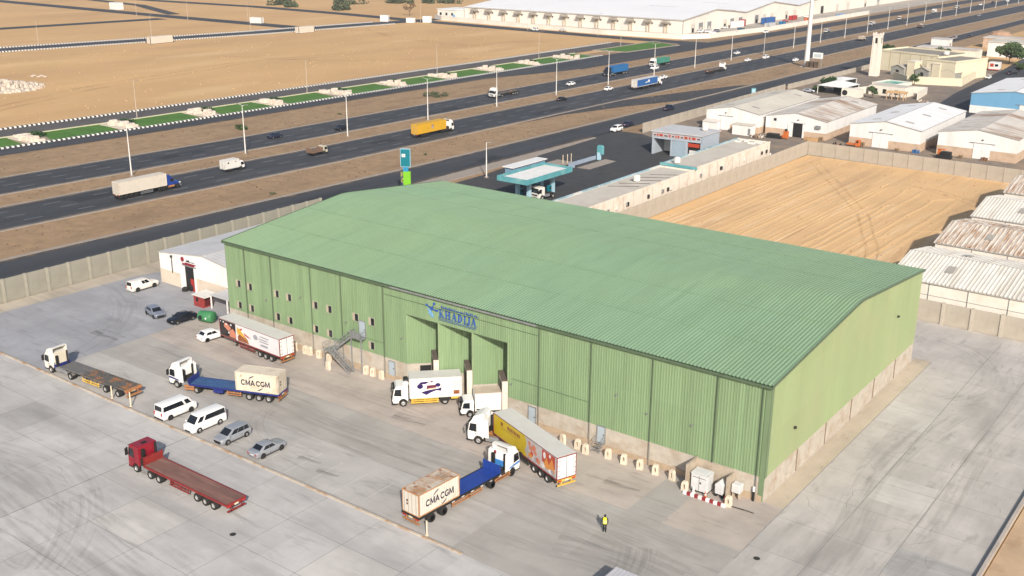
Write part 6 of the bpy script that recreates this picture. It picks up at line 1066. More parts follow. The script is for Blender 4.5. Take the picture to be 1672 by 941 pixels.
for i, (x, y) in enumerate(((-100.5, 370.5), (-89.7, 368.8))):
    p_ = thing('stair_block', ['cream block between the first and middle porches', 'cream block between the middle and right porches'][i], 'block', (x, y, -.1), radians(-16)); m = MB(); m.box(-1.8, 1.8, -2.2, 3, 0, 6.2); m.build('wall', YEL, p_); m = MB(); m.box(-1.95, 1.95, -2.35, 3.1, 6.2, 6.5); m.build('coping', WWALL, p_)
def lowwall(label, pts, h_, mat, cap=True):
    t = thing('compound_wall', label, 'wall', (*pts[0], -.1)); m = MB(); o = Vector(pts[0])
    for a, b in zip(pts, pts[1:]): m.bar((*(Vector(a)-o), h_/2), (*(Vector(b)-o), h_/2), .3, h_)
    m.build('wall', mat, t); m = MB()
    for a, b in zip(pts, pts[1:]): m.bar((*(Vector(a)-o), h_+.06), (*(Vector(b)-o), h_+.06), .42, .12)
    m.build('coping', mat, t)
lowwall('pale yellow wall in front of the mosque, turning along the lane', [(-104, 356), (-95, 345.5), (-75.5, 351.5), (-79.5, 402)], 3.0, YEL)
t = thing('swimming_pool', 'small turquoise pool with pale surround beside the minaret', 'pool', (-98.5, 338, -.1), radians(-12)); m = MB(); m.box(-5.2, 5.2, -6.2, 6.2, 0, .9); m.build('surround', WWALL, t); m = MB(); m.box(-4.2, 4.2, -5.2, 5.2, .9, .92); m.build('water', M('pool_water', (.05, .42, .38), .08, var=.1), t)
m = MB(); [m.box(*q) for q in ((-5.2, -4.2, -6.2, 6.2, .9, 1.2), (4.2, 5.2, -6.2, 6.2, .9, 1.2), (-4.2, 4.2, -6.2, -5.2, .9, 1.2), (-4.2, 4.2, 5.2, 6.2, .9, 1.2))]; m.build('rim', WWALL, t)
def tent(label, x, y, a, b, h0, h1, rot=0, mat=WHITE):
    t = thing('white_canopy', label, 'canopy', (x, y, -.1), rot); m = MB(); m.loft([[(-a, -b, h0), (a, -b, h0), (a, b, h0), (-a, b, h0)], [(-a*.15, -b*.15, h1), (a*.15, -b*.15, h1), (a*.15, b*.15, h1), (-a*.15, b*.15, h1)]]); m.build('canopy_roof', mat, t)
    for sx in (-.93, .93):
        for sy in (-.93, .93): m = MB(); m.box(a*sx-.12, a*sx+.12, b*sy-.12, b*sy+.12, 0, h0); m.build('post', WHITED, t)
    m = MB(); m.box(-a*.5, a*.9, b*.3, b*.9, 0, h0-.05); m.build('dark_interior', BLACK, t); return t
tent('large white hipped canopy over a dark seating area before the pool', -107.5, 303.5, 5.5, 7, 3.0, 4.6, radians(-5)); tent('smaller white canopy behind the large hipped one', -113.2, 322, 3.6, 6, 2.8, 3.6, radians(-8))
lowwall('cream garden wall curving before the pool', [(-102, 300), (-98, 312), (-90, 320), (-80, 322), (-78, 304)], 2.4, WWALL)
t = thing('white_villa_wing', 'low cream wing between the pool and the sheds', 'building', (-90, 310, -.1), radians(-6)); m = MB(); m.box(-7, 7, -3, 5, 0, 3.4); m.build('wall', WWALL, t); m = MB(); m.box(-6.7, 6.7, -2.7, 4.7, 3.4, 3.5); m.build('roof', SRF, t); m = MB(); [m.box(x, x+1.4, -3.06, -3, .8, 2.4) for x in (-5, -1.5, 3)]; m.build('window', BLACK, t)
t = thing('straw_shelter', 'tan open shelter with crooked beams before the cream wing', 'shelter', (-84.5, 300.5, -.1)); m = MB(); [m.bar((x, y, 0), (x+random.uniform(-.5, .5), y, 2.4), .25) for x in (-3, -1, 1, 3) for y in (-1.5, 1.5)]; m.build('post', M('tan_beam', (.50, .33, .18), .8), t); m = MB(); m.box(-3.6, 3.6, -1.9, 1.9, 2.4, 2.6); [m.bar((-3.5, y, 2.75), (3.5, y+.4, 2.75), .25) for y in (-1.4, -.4, .6, 1.6)]; m.build('roof', MATS['tan_beam'], t)
t = thing('arched_shelter', 'small white building with a black round opening before the hipped canopy', 'building', (-100.6, 296.6, -.1)); m = MB(); m.box(-2.5, 4.5, -1.5, 2.5, 0, 3.0); m.build('wall', WWALL, t); m = MB(); m.lathe([(.02, -1.6), (1.0, -1.58), (1.05, -1.4)], 14, 'y', (-1.2, 0, 1.5)); m.build('opening', BLACK, t)
t = thing('roadside_hut', 'white panelled hut standing at the roadside beyond the mosque', 'hut', (-124.5, 493, -.1)); m = MB(); m.box(-4.5, 4.5, -3, 3, 0, 5); m.build('wall', SHW, t); m = MB(); m.box(-4.8, 4.8, -3.3, 3.3, 5, 5.25); m.build('roof', RF['grey'], t); m = MB(); m.box(4.5, 4.56, -1, 1, 0, 3); m.build('door', GALV, t)
t = thing('white_house', 'white flat building behind the large round tree', 'building', (-82, 475, -.1)); m = MB(); m.box(-14, 16, -5, 10, 0, 7); m.build('wall', SHW, t); m = MB(); m.box(-14.4, 16.4, -5.4, 10.4, 7, 7.4); m.build('roof', RF['cream'], t); m = MB(); [m.box(x, x+1.8, -5.08, -5, 3.5, 5.2) for x in (-10, -4, 2, 8)]; m.build('window', BLACK, t)
t = thing('white_house', 'long low tan building behind the mosque roof', 'building', (-108, 455, -.1)); m = MB(); m.box(-16, 12, -5, 6, 0, 4.2); m.build('wall', WWALL, t); m = MB(); m.box(-16.3, 12.3, -5.3, 6.3, 4.2, 4.5); m.build('roof', RF['rust'], t); m = MB(); m.box(-2, 4, -5.06, -5, .5, 3); m.build('opening', BLACK, t)
t = thing('pale_hall', 'long pale roofed hall at the far right roadside', 'building', (-70, 590, -.1)); m = MB(); m.box(-24, 40, -18, 18, 0, 5); m.build('wall', SHW, t); m = MB(); m.loft([[(x, -18.5, 5), (x, 0, 7), (x, 18.5, 5)] for x in (-24.5, 40.5)], closed=False, caps=False); m.build('roof', RF['cream'], t); m = MB(); m.box(-24.06, -24, -8, -2, 0, 3.6); m.build('door', BLACK, t)
t = thing('domed_hut', 'brown domed heap beside the far roadside parking', 'hut', (-112, 560, -.1)); m = MB(); m.lathe([(7, 0), (6.6, 2.4), (4.6, 4.6), (.1, 5.6)], 12); m.build('dome', M('brown_dome', (.36, .23, .15), .9, var=.2), t); m = MB(); m.box(-1, 1, -7.1, -6.2, 0, 2.2); m.build('opening', BLACK, t)
t = thing('red_kiosk', 'white kiosk with red panels on the lane by the round tree', 'kiosk', (-78.7, 415, -.1)); m = MB(); m.box(-2.2, 2.2, -1.6, 1.6, .5, 3.6); m.build('wall', WHITE, t); m = MB(); m.box(-1.7, -.2, -1.66, -1.6, 1.6, 3.0); m.build('red_panel', PRED, t); m = MB(); m.box(.3, 1.7, -1.66, -1.6, 1.8, 2.8); m.build('window', GLASS, t); m = MB(); m.box(-2.3, 2.3, -2.4, -1.6, .3, .6); m.build('counter', PRED, t)
# mast and its huts, road sign
t = thing('mast', 'very tall tapering white mast rising out of the top of the picture', 'mast', (-148.1, 371.5, -.1)); m = MB(); m.lathe([(1.25, 0), (1.0, 14), (.62, 44), (.5, 60)], 12); m.build('shaft', POLE, t, smooth=50); m = MB(); m.box(-2.2, 2.2, -2.2, 2.2, 0, .5); m.build('footing', KERB, t)
t = thing('equipment_hut', 'fenced brown equipment cabinets at the foot of the tall mast', 'cabinets', (-144.6, 368.5, -.1)); m = MB(); m.box(-2.8, 3.4, -1.2, 1.6, 0, .4); m.build('plinth', KERB, t); m = MB(); [m.box(x, x+1.3, -.9, 1.0, .4, 3.0) for x in (-2.4, -.4, 1.6)]; m.build('cabinet', M('cabinet_brown', (.10, .07, .05), .7, var=.4, scale=.5), t)
t = thing('billboard', 'small white board on posts beside the tall mast', 'sign', (-143.5, 372.5, -.1)); m = MB(); m.box(-2.3, 2.3, -.2, .2, 4.0, 6.6); m.build('board', WHITE, t); m = MB(); m.box(-1.7, 1.7, -.26, -.2, 4.6, 6.0); m.build('board_print', M('board_print', (.45, .50, .52)), t); m = MB(); [m.tube((x, 0, 0), (x, 0, 4), .14) for x in (-1.8, 1.8)]; m.build('post', GALV, t)
t = thing('road_sign', 'small teal road sign on the service road edge beyond the cream-roofed shed', 'sign', (-129.9, 277.4, -.1), radians(20)); m = MB(); m.box(-.8, .8, -.1, .1, .3, 2.6); m.build('panel', TEAL, t); m = MB(); m.box(-.6, .6, -.13, -.1, .6, 2.2); m.build('panel_face', LBLUE, t); m = MB(); m.box(-.9, .9, -.2, .2, 0, .3); m.build('foot', DARK, t)
# ---------------------------------------------------------------- far white warehouse and its yard
FWM = M('far_wall_white', (.70, .655, .60), .8, var=.05, scale=.1, col2=(.6, .55, .49), thr=(.5, .75), scale2=.06); FRO = M('far_roof_white', (.80, .80, .80), .5, var=.03, scale=.05, col2=(.72, .73, .75), thr=(.5, .8), scale2=.03, stretch2=(.2, 1, 1)); INT = M('intake_metal', (.30, .265, .225), .7, var=.25, scale=.5); GREYSTK = M('wall_streak', (.52, .48, .43), .9)
fwt = thing('far_warehouse', 'vast white roofed warehouse in the distance with a row of ventilation hoods', 'warehouse', (-266, 474, -.1)); WL, EVF = 164, 8.0
m = MB(); m.box(-WL, 0, 0, .5, 0, EVF)
seg_ = [(0, EVF), (42, 12), (84, EVF), (126, 12.4), (168, EVF), (230, 13), (292, EVF), (380, 14), (470, EVF)]
for (a, za), (b, zb_) in zip(seg_, seg_[1:]): m.face([(0, a, 0), (0, b, 0), (0, b, zb_), (0, a, za)]); m.face([(-WL, a, 0), (-WL, b, 0), (-WL, b, zb_), (-WL, a, za)])
m.build('wall', FWM, fwt); m = MB()
for (a, za), (b, zb_) in zip(seg_, seg_[1:]): m.face([(-WL-.6, a, za+.1), (.6, a, za+.1), (.6, b, zb_+.1), (-WL-.6, b, zb_+.1)])
rf_ = m.build('roof', FRO, fwt); m = MB()
for (a, za), (b, zb_) in zip(seg_, seg_[1:]): m.bar((.6, a, za), (.6, b, zb_), .3, .5)
m.box(-WL-.6, .6, -.5, -.1, EVF-.4, EVF+.15); m.build('roof_trim', M('far_trim', (.42, .40, .37)), rf_)
m = MB()
for x, y, l_ in ((-60, 62, 22), (-28, 70, 26), (-100, 75, 20), (-45, 110, 20)):
    z = EVF+4*(y/42 if y < 42 else (84-y)/42 if y < 84 else (y-84)/42); m.box(x, x+l_, y, y+2.5, z+.15, z+.4)
m.build('roof_light', M('far_skylight', (.20, .20, .21), .5), rf_)
for k in range(13):
    x = -155+k*12.0; m = MB(); m.loft([[(x-2.2, -2.6, 5.6), (x+2.2, -2.6, 5.6), (x+2.2, 0, 5.6), (x-2.2, 0, 5.6)], [(x-2.4, -2.8, 6.3), (x+2.4, -2.8, 6.3), (x+2.4, 0, 6.3), (x-2.4, 0, 6.3)], [(x-1.9, -2.2, 7.2), (x+1.9, -2.2, 7.2), (x+1.9, 0, 7.2), (x-1.9, 0, 7.2)]]); hd = m.build('ventilation_hood', INT, fwt)
    m = MB(); [m.box(x+u-.28, x+u+.28, -.75, -.05, .2, 5.6) for u in (-1.0, .9)]; m.build('hood_duct', M('duct_cream', (.50, .42, .32), .7, var=.2), hd); m = MB(); m.box(x+2.6, x+3.2, -.8, 0, 5.0, 5.7); m.build('wall_lamp', DARK, hd)
for k, y in enumerate((10, 20, 31, 52, 62, 74, 98, 110, 122, 146, 160, 190, 210, 240, 262, 300, 330)):
    m = MB(); m.box(0, .12, y, y+5, 0, 5.2); m.build('bay_door', random.choice((GREYSTK, GALV, GREYSTK, DARK)), fwt); m = MB(); m.box(.13, .3, y+1.2, y+3.4, .2, 2.6); m.build('bay_gap', BLACK if k % 3 == 0 else GREYSTK, fwt)
t = thing('annex_building', 'low white annex with small dark windows at the left end of the far warehouse', 'building', (-431, 470, -.1)); m = MB(); m.box(-16, 0, -4, 16, 0, 6); m.build('wall', FWM, t); m = MB(); m.box(-16.4, .4, -4.4, 16.4, 6, 6.4); m.build('roof', FRO, t); m = MB(); [m.box(x, x+1.6, -4.1, -4, 2.5, 4.2) for x in (-14, -9, -4)]; m.build('window', BLACK, t); m = MB(); m.box(-2.6, -.8, -4.14, -4.0, 1.5, 3.2); m.build('blue_sign', BLUE2, t)
lowwall('long low white wall before the far warehouse yard', [(-446, 462), (-436, 457), (-371, 449), (-302, 443), (-252, 447), (-242.5, 463), (-236, 526), (-236, 700)], 2.6, FWM)
sheet('far_yard', [(-440, 462), (-302, 446), (-252, 449), (-243, 464), (-236.5, 526), (-236.5, 950), (-268, 950), (-268, 476), (-440, 478)], -.08, conc('far_yard_concrete', (.42, .38, .33)))
RIGR = paint('rig_red', (.40, .03, .03)); 
def farbox(label, x, y, rot, l_, mat, cat='container', w_=2.5, h_=2.9, z=0.0):
    t = thing('stored_container', label, cat, (x, y, z), rot); m = MB(); m.box(-l_/2, l_/2, -w_/2, w_/2, .1, h_); m.build('side_panel', mat, t); m = MB(); [m.box(sx*l_/2-.12, sx*l_/2+.12, sy*w_/2-.12, sy*w_/2+.12, 0, h_+.05) for sx in (-1, 1) for sy in (-1, 1)]; m.box(-l_/2-.03, -l_/2, -.03, .03, .2, h_-.2); m.build('corner_frame', mat if mat in (WHITE, WHITED) else DARK, t); return t
farbox('white trailer body parked in the far yard, with a red end', -261.5, 537, H90, 13, WHITE, 'trailer', 2.6, 3.8); farbox('red block at the end of the white trailer body in the far yard', -262.5, 546.5, H90, 3, RIGR, 'container', 2.6, 4.2)
farbox('dark blue bin at the gate of the far yard', -241.5, 500, 0, 3, paint('bin_blue', (.04, .10, .16)), 'bin', 3, 3.2); farbox('blue covered load in the far yard beside the bay doors', -258, 575, H90, 15, NB, 'container', 3, 4); farbox('pale grey container at the far yard wall', -241, 540, H90, 12, RF['grey'], 'container', 2.6, 3.6); farbox('blue container end at the far yard wall', -240, 556, H90, 4, paint('container_blue', (.02, .17, .36)), 'container', 2.6, 3.6)
farbox('bright blue container beside the distant carriageway', -238, 650, H90, 12, BLUE2); farbox('red container in the far yard', -258, 615, H90, 8, RIGR); farbox('orange and white stack in the far yard', -243, 604, H90, 6, CONE)
for lb, st_, cl, x, y, h_ in (('white suv parked nearest the corner in the far yard', 'suv', CWH, -262, 489, 1.2), ('white van parked in the far yard', 'van', CWH, -258, 492, .8), ('blue-grey car parked in the far yard', 'suv', SILV2, -256.5, 499, 1.6), ('white saloon nosing the blue-grey car in the far yard', 'sedan', CWH, -253.5, 488, 1.0), ('white hatchback parked before the far bay doors', 'hatch', CWH, -263, 523, 0), ('red car in the far yard beyond the blue load', 'hatch', paint('car_red', (.35, .03, .03), .3), -255, 596, .4), ('white car parked deep in the far yard', 'sedan', CWH, -258, 640, .3)): car('car', lb, 'car', st_, cl, (x, y), h_)
# ---------------------------------------------------------------- desert roads, kerbs, lawns
def road(name, pts, wd, mat, z=-.05):
    mb = MB(); P = []
    for i, p in enumerate(pts):
        a = Vector(pts[max(0, i-1)]); b = Vector(pts[min(len(pts)-1, i+1)]); d = (b-a).normalized(); nn = Vector((-d.y, d.x))*wd/2; q = Vector(p); P.append((q-nn, q+nn))
    for (a, b), (c_, d_) in zip(P, P[1:]): mb.face([(*a, z), (*b, z), (*d_, z), (*c_, z)])
    return struct(mb.build(name, mat))
road('desert_road', [(-500, 60), (-484, 180), (-460, 318), (-449, 420), (-446, 445)], 15, ASPH); road('desert_road', [(-620, 100), (-592, 240), (-582, 345)], 13, ASPH, -.046); road('desert_road', [(-1000, 372), (-813, 365), (-606, 359), (-455, 358)], 14, ASPH, -.042)
road('desert_road', [(-1000, 452), (-738, 450), (-620, 458), (-522, 452), (-445, 443), (-365, 437), (-300, 432), (-225, 432)], 13, ASPH, -.038); road('desert_road', [(-446, 445), (-436, 500), (-425, 560), (-422, 700)], 12, ASPH, -.046)
road('desert_road', [(-840, 430), (-700, 410), (-606, 372)], 9, ASPH2, -.034)
BW = bpy.data.materials.new('black_white_kerb'); BW.use_nodes = True
n_ = BW.node_tree.nodes; l_ = BW.node_tree.links; tc = n_.new('ShaderNodeTexCoord'); sx = n_.new('ShaderNodeSeparateXYZ'); l_.new(tc.outputs['Object'], sx.inputs[0]); mm_ = n_.new('ShaderNodeMath'); mm_.operation = 'MODULO'; mm_.inputs[1].default_value = 1.5; ad = n_.new('ShaderNodeMath'); ad.inputs[1].default_value = 1000; l_.new(sx.outputs[1], ad.inputs[0]); l_.new(ad.outputs[0], mm_.inputs[0])
gt = n_.new('ShaderNodeMath'); gt.operation = 'GREATER_THAN'; gt.inputs[1].default_value = .75; l_.new(mm_.outputs[0], gt.inputs[0]); mx = n_.new('ShaderNodeMix'); mx.data_type = 'RGBA'; mx.inputs[6].default_value = (.03, .03, .03, 1); mx.inputs[7].default_value = (.78, .77, .74, 1); l_.new(gt.outputs[0], mx.inputs[0]); l_.new(mx.outputs[2], n_['Principled BSDF'].inputs['Base Color']); n_['Principled BSDF'].inputs['Roughness'].default_value = .8
PURPA = M('old_purple_asphalt', (.085, .078, .078), .9, var=.15, scale=.4, col2=(.11, .10, .095), thr=(.5, .7), scale2=.1)
L2 = lambda y: -246.4+min(off(y), 3)*1.0
strip('kerb', L2, lambda y: L2(y)+.9, -.1, .35, BW, ya=-60, yb=350, solid=True)
strip('garden_strip', lambda y: L2(y)-15.5, lambda y: L2(y), 0, -.06, M('garden_soil', (.30, .25, .19), .95, var=.2), ya=-60, yb=350)
strip('service_road', lambda y: L2(y)-28, lambda y: L2(y)-15.5, 0, -.05, PURPA, ya=-60, yb=410); strip('kerb', lambda y: L2(y)-29, lambda y: L2(y)-28, -.1, .38, BW, ya=-60, yb=405, solid=True); strip('kerb', lambda y: L2(y)-15.6, lambda y: L2(y)-14.9, -.1, .2, M('kerb_pale_yellow', (.56, .52, .36), .9), ya=-60, yb=350, solid=True)
for a_, w_ in ((11, 1), (-9, 1)):
    ys = [70, 120, 180, 250, 318, 380, 415]; C_ = lambda y: -484+(y-180)*.174 if y < 318 else -460+(y-318)*.108
    m = MB(); m.loft([[(C_(y)+a_-.6, y, -.1), (C_(y)+a_+.6, y, -.1), (C_(y)+a_+.6, y, .45), (C_(y)+a_-.6, y, .45)] for y in ys]); struct(m.build('kerb', BW))
GRASS = M('lawn_green', (.055, .155, .016), .9, var=.25, scale=.25, bump=.4, bscale=4, col2=(.078, .175, .022), thr=(.45, .7), scale2=.12, stretch2=(1, .3, 1), col3=(.13, .135, .05), thr3=(.56, .72), scale3=.6)
HEDGE = M('hedge_green', (.02, .055, .015), .9, var=.4, scale=1)
rub = M('pale_stone', (.64, .56, .48), .9, var=.1, scale=.7, col2=(.5, .4, .33), thr=(.5, .7), scale2=.4)
cy = [33, 63, 92, 122, 151, 182, 212.5, 242, 272, 301, 331]
def leaves(mb, n, fn, s):
    for _ in range(n):
        p = Vector(fn()); d1 = Vector((random.gauss(0, 1), random.gauss(0, 1), random.gauss(0, .7))).normalized(); d2 = d1.orthogonal().normalized(); k = s*random.uniform(.6, 1.4)
        mb.face([p-d1*k, p+d2*k*.6, p+d1*k, p-d2*k*.6])
for i, y in enumerate(cy):
    y1_ = y+29.5 if i < len(cy)-1 else y+19
    xl = L2(y)-14.8; m = MB(); pr = [(xl, y+8), (xl+14.2, y+3.5), (L2(y1_)-.6, y1_-4.5), (L2(y1_)-14.8, y1_-2)]; m.face([(a, b, .0) for a, b in pr]); o = m.build('lawn', GRASS); o['kind'] = 'stuff'
    t = thing('stone_seating', ['cluster of pale stone blocks between two lawns, %s from the left' % w_ for w_ in ('first', 'second', 'third', 'fourth', 'fifth', 'sixth', 'seventh', 'eighth', 'ninth', 'tenth', 'eleventh')][i], 'stone blocks', (L2(y)-7, y, -.06))
    m = MB()
    for x_, y_, w1, w2, h1 in ((-6, .5, 1.6, 1.2, .9), (-4, -.3, 1.3, 1.6, 1.0), (-2, .6, 1.4, 1.1, 1.7), (-.4, -.5, 1.1, 1.5, 1.2), (1.0, .4, 1.5, 1.2, 1.5), (2.6, -.2, 1.0, 1.4, 1.1), (4.2, .6, 1.5, 1.3, 1.5), (5.6, .2, 1.2, 1.2, 1.0)):
        x_ += random.uniform(-.4, .4); y_ += random.uniform(-1.6, 1.6); m.box(x_-w1/2, x_+w1/2, y_-w2, y_+w2, 0, h1*random.uniform(.8, 1.2))
    m.build('stone_block', rub, t, bevel=.12); m = MB(); m.box(-6.8, 6.4, -2.6, 2.4, 0, .25); m.build('paved_base', M('paved_cream', (.54, .48, .40), .9, var=.15), t)
    t = thing('clipped_hedge', 'dark clipped hedge beside the %s stone cluster from the left' % ('first', 'second', 'third', 'fourth', 'fifth', 'sixth', 'seventh', 'eighth', 'ninth', 'tenth', 'eleventh')[i], 'hedge', (L2(y)-10.5, y+5.2, -.06)); m = MB(); leaves(m, 260, lambda: (random.uniform(-2.6, 2.6), random.uniform(-1.2, 1.2), random.uniform(.05, 1.2)), .28); m.build('foliage', HEDGE, t); m = MB(); [m.tube((u, 0, 0), (u, .1, .9), .05, n=5) for u in (-1.6, -.4, .8, 1.9)]; m.build('stem', DARK, t)
m = MB(); m.face([(-258, 368, 0), (-241.5, 372, 0), (-238, 416, 0), (-257, 424, 0)]); o = m.build('lawn', GRASS); o['kind'] = 'stuff'
m = MB(); pts = [(-258.5, 366), (-241, 370), (-237, 417), (-257.5, 426), (-258.5, 366)]; [m.bar((*a, .05), (*b, .05), .8, .4) for a, b in zip(pts, pts[1:])]; struct(m.build('kerb', KERB))
for lb, x, y, l_, rot in (('cream container beside the kerbed desert road, left', -452.5, 250, 14, H90), ('cream container beside the kerbed desert road, right', -438, 338, 12, H90)): farbox(lb, x, y, rot, l_, HB_, 'container', 3.2, 3.6)
farbox('white cabin beside the distant crossroads', -673, 372, 0, 9, WHITE, 'cabin', 5, 5); farbox('white load by the desert road junction', -508, 362, .3, 8, WHITED, 'cabin', 3, 3.6)
for lb, x, y, h_ in (('white stone marker at the left of the desert junction', -456, 424, 4), ('white stone marker in the middle of the desert junction', -437, 428, 3), ('white stone marker at the right of the desert junction', -430, 436, 4)): farbox(lb, x, y, .4, 5, WHITE, 'marker', 2.5, h_)
# heap of pale rubble in the field
t = thing('rubble_heap', 'heap of pale rubble on the sand at the left edge', 'rubble', (-357, 112, -.14)); m = MB()
for _ in range(170):
    a, q = random.uniform(0, 2*pi), random.random()**.6; x, y, s_ = 13*q*cos(a), 15*q*sin(a), random.uniform(.5, 1.6)*(1.3-q*.6); z = max(0, (1-q)*2.6)
    m.loft([[(x+s_*cos(2*pi*k/6+a), y+s_*sin(2*pi*k/6+a)*random.uniform(.8, 1.2), 0) for k in range(6)], [(x+s_*.6*cos(2*pi*k/6+a), y+s_*.6*sin(2*pi*k/6+a), z+s_*.7) for k in range(6)]])
m.build('rubble', M('rubble_white', (.50, .43, .36), .9, var=.15, scale=.3), t); m = MB(); m.lathe([(13, 0), (9, .7), (4, 1.2), (.1, 1.4)], 16); m.build('rubble_mound', MATS['rubble_white'], t)
t = thing('rubble_heap', 'small scatter of white rubble beyond the pale heap', 'rubble', (-380, 138, -.14)); m = MB(); [m.box(x, x+1.6, y, y+1.2, 0, .6) for x, y in ((-3, 0), (0, 1.5), (2, -1), (4, .6), (-1, -2))]; m.build('rubble', MATS['rubble_white'], t, bevel=.2)
# bushes and trees
BARK = M('bark', (.16, .11, .07), .9, var=.2); LEAF = M('leaf_green', (.050, .085, .028), .8, var=.4, scale=.5, col2=(.085, .12, .04), thr=(.5, .7), scale2=.4); LEAFD = M('desert_leaf', (.07, .085, .045), .9, var=.35, scale=.3)
def bush(label, x, y, r_, h_, mat=LEAFD, n=260, tree=False, cat='bush', s=.35, grp=None, nm='bush'):
    t = thing(nm, label, cat, (x, y, -.12), 0, grp); m = MB(); cl = [(random.uniform(-.7, .7)*r_, random.uniform(-.7, .7)*r_, (random.uniform(.45, .95) if tree else random.uniform(.15, .6))*h_, random.uniform(.25, .5)*r_) for _ in range(9 if tree else 6)]
    def fn():
        c_ = random.choice(cl); v = Vector((random.gauss(0, 1), random.gauss(0, 1), random.gauss(0, .8))).normalized()*c_[3]*random.uniform(.5, 1.05); return (c_[0]+v.x, c_[1]+v.y, max(.05, c_[2]+v.z*.8))
    leaves(m, n, fn, s); m.build('crown' if tree else 'foliage', mat, t); m = MB(); m.tube((0, 0, 0), (0, 0, h_*.5), .06*h_*.5+.03, .03*h_*.5, 6); [m.tube((0, 0, h_*.3), (c_[0]*.8, c_[1]*.8, c_[2]), .02*h_+.02, .01*h_+.01, 5) for c_ in cl[:5]]; m.build('trunk' if tree else 'stem', BARK, t)
for lb, x, y, r_, h_ in (('wide dark scrub bush at the top of the sand field, left of two', -588, 528, 16, 4.5), ('wide dark scrub bush at the top of the sand field, beside the road', -553, 478, 9, 4.0), ('broad scrub bush touching the top edge left of the far warehouse', -566, 560, 12, 4.0), ('small scrub bush at the top edge, middle of the far row', -551, 574, 8, 3.4), ('scrub bush at the top edge nearest the far warehouse', -541, 588, 12, 3.6), ('low scrub bush on the far desert road edge, left', -622, 484, 10, 3.0), ('round scrub bush on the far desert road edge, second from left', -600, 474, 7, 3.0)): bush(lb, x, y, r_, h_, LEAFD, 700, s=.9)
bush('thin bare tree beside the desert junction', -476, 470, 4, 9, M('dry_leaf', (.20, .13, .07), .9, var=.3), 260, True, 'tree', .5, nm='tree')
bush('dark low bush on the verge behind the second lamp', -221, 112, 2.6, 1.5, LEAF, 420, s=.3); bush('green low bush on the verge beyond the dark saloons', -219.5, 200, 4.0, 1.6, LEAFD, 520, s=.35)
for lb, x, y in (('tiny dry tuft on the verge near the black saloon', -218, 150), ('tiny dry tuft on the near verge below the yellow truck', -152, 118), ('tiny dry tuft on the near verge left of the pylon', -150, 62)): bush(lb, x, y, .9, .5, LEAFD, 80, s=.18)
bush('large round green tree beside the white house', -79.5, 444, 7.5, 8.5, LEAF, 2600, True, 'tree', .55, nm='tree'); bush('dark tree behind the minaret', -122, 399, 3.6, 9, MATS['hedge_green'], 1300, True, 'tree', .5, nm='tree'); bush('small green tree by the arched white building', -92.4, 297.8, 2.0, 4.2, LEAF, 520, True, 'tree', .3, nm='tree'); bush('low dark tree at the edge of the hipped canopy', -116.5, 316, 3.6, 3.4, MATS['hedge_green'], 800, True, 'tree', .4, nm='tree'); bush('yellow-green bush left of the hipped canopy', -114.6, 304, 2.8, 2.4, LEAF, 500, s=.35); bush('dark trees at the right edge behind the white house', -58, 520, 9, 7, MATS['hedge_green'], 1500, True, 'tree', .6, nm='tree'); bush('brown-green bush before the roadside hut', -121, 480, 4, 3, LEAFD, 400, s=.5)
# loose stones on the verges (uncountable)
m = MB()
for _ in range(1500):
    x = random.choice((random.uniform(-162, -146), random.uniform(-162, -146), random.uniform(-233, -213), random.uniform(-192, -184))); y = random.uniform(-10, 480)**1.0; x += off(y); s_ = random.uniform(.08, .34)
    m.loft([[(x+s_*cos(a)*random.uniform(.7, 1.2), y+s_*sin(a), -.1) for a in (0, 1.3, 2.5, 3.8, 5)], [(x+s_*.5*cos(a), y+s_*.5*sin(a), -.1+s_*.7) for a in (0, 1.3, 2.5, 3.8, 5)]])
o = m.build('verge_stones', M('stone_brown', (.15, .10, .066), .95, var=.5, scale=.2)); o['kind'] = 'stuff'
# ---------------------------------------------------------------- wheel tracks in the sand, yard clutter, far right extras
TRACK = marks_mat('sand_track', (.20, .12, .06), .42, 5)
for pth, wd in ((arc(-52, 120, 46, -60, 70), .9), (arc(-48, 120, 46, -60, 70), .9), ([(-66, 175), (-50, 150), (-36, 128), (-24, 100), (-18, 74)], .8), ([(-64, 176), (-48, 151), (-34, 129), (-22, 101), (-16, 74)], .8)): band('wheel_track', pth, wd, TRACK, .05)
for pth, wd in (([(-300, 60), (-330, 130), (-350, 220), (-330, 320), (-300, 400)], 3), ([(-306, 60), (-337, 130), (-357, 220), (-337, 320), (-307, 400)], 3), ([(-440, 190), (-390, 230), (-330, 250), (-285, 300)], 3.5), ([(-430, 380), (-380, 350), (-320, 345), (-280, 380)], 4)): band('wheel_track', pth, wd, TRACK, -.11, .3)
OIL = marks_mat('oil_stain', (.05, .048, .045), .55, 3)
for x, y, w_ in ((-57, -36, 2.2), (-68.5, -25, 1.6), (-57.3, -25.5, 1.4), (-46, -23, 1.6), (-42, -24, 1.5), (-30, -21, 2.4), (-14, -6, 2.2), (-44, -8, 2.5), (-100, -14, 3), (6, -20, 2), (-80, -45, 3), (-20, -40, 2.6)): band('oil_stain', [(x-w_, y-.3), (x, y), (x+w_, y+.4)], w_, OIL, .024)
CRACK = MB()
for _ in range(46):
    x, y = (random.uniform(-110, 20), random.uniform(-58, -28)) if random.random() < .7 else (random.uniform(3, 22), random.uniform(-20, 66)); a = random.uniform(0, 6.28)
    for k in range(random.randint(3, 8)): nx, ny = x+cos(a)*random.uniform(.5, 1.3), y+sin(a)*random.uniform(.5, 1.3); seg(x, y, nx, ny, random.uniform(.02, .045), .006, CRACK); x, y = nx, ny; a += random.uniform(-.7, .7)
struct(CRACK.build('concrete_crack', M('crack_dark', (.20, .19, .18), .95)))
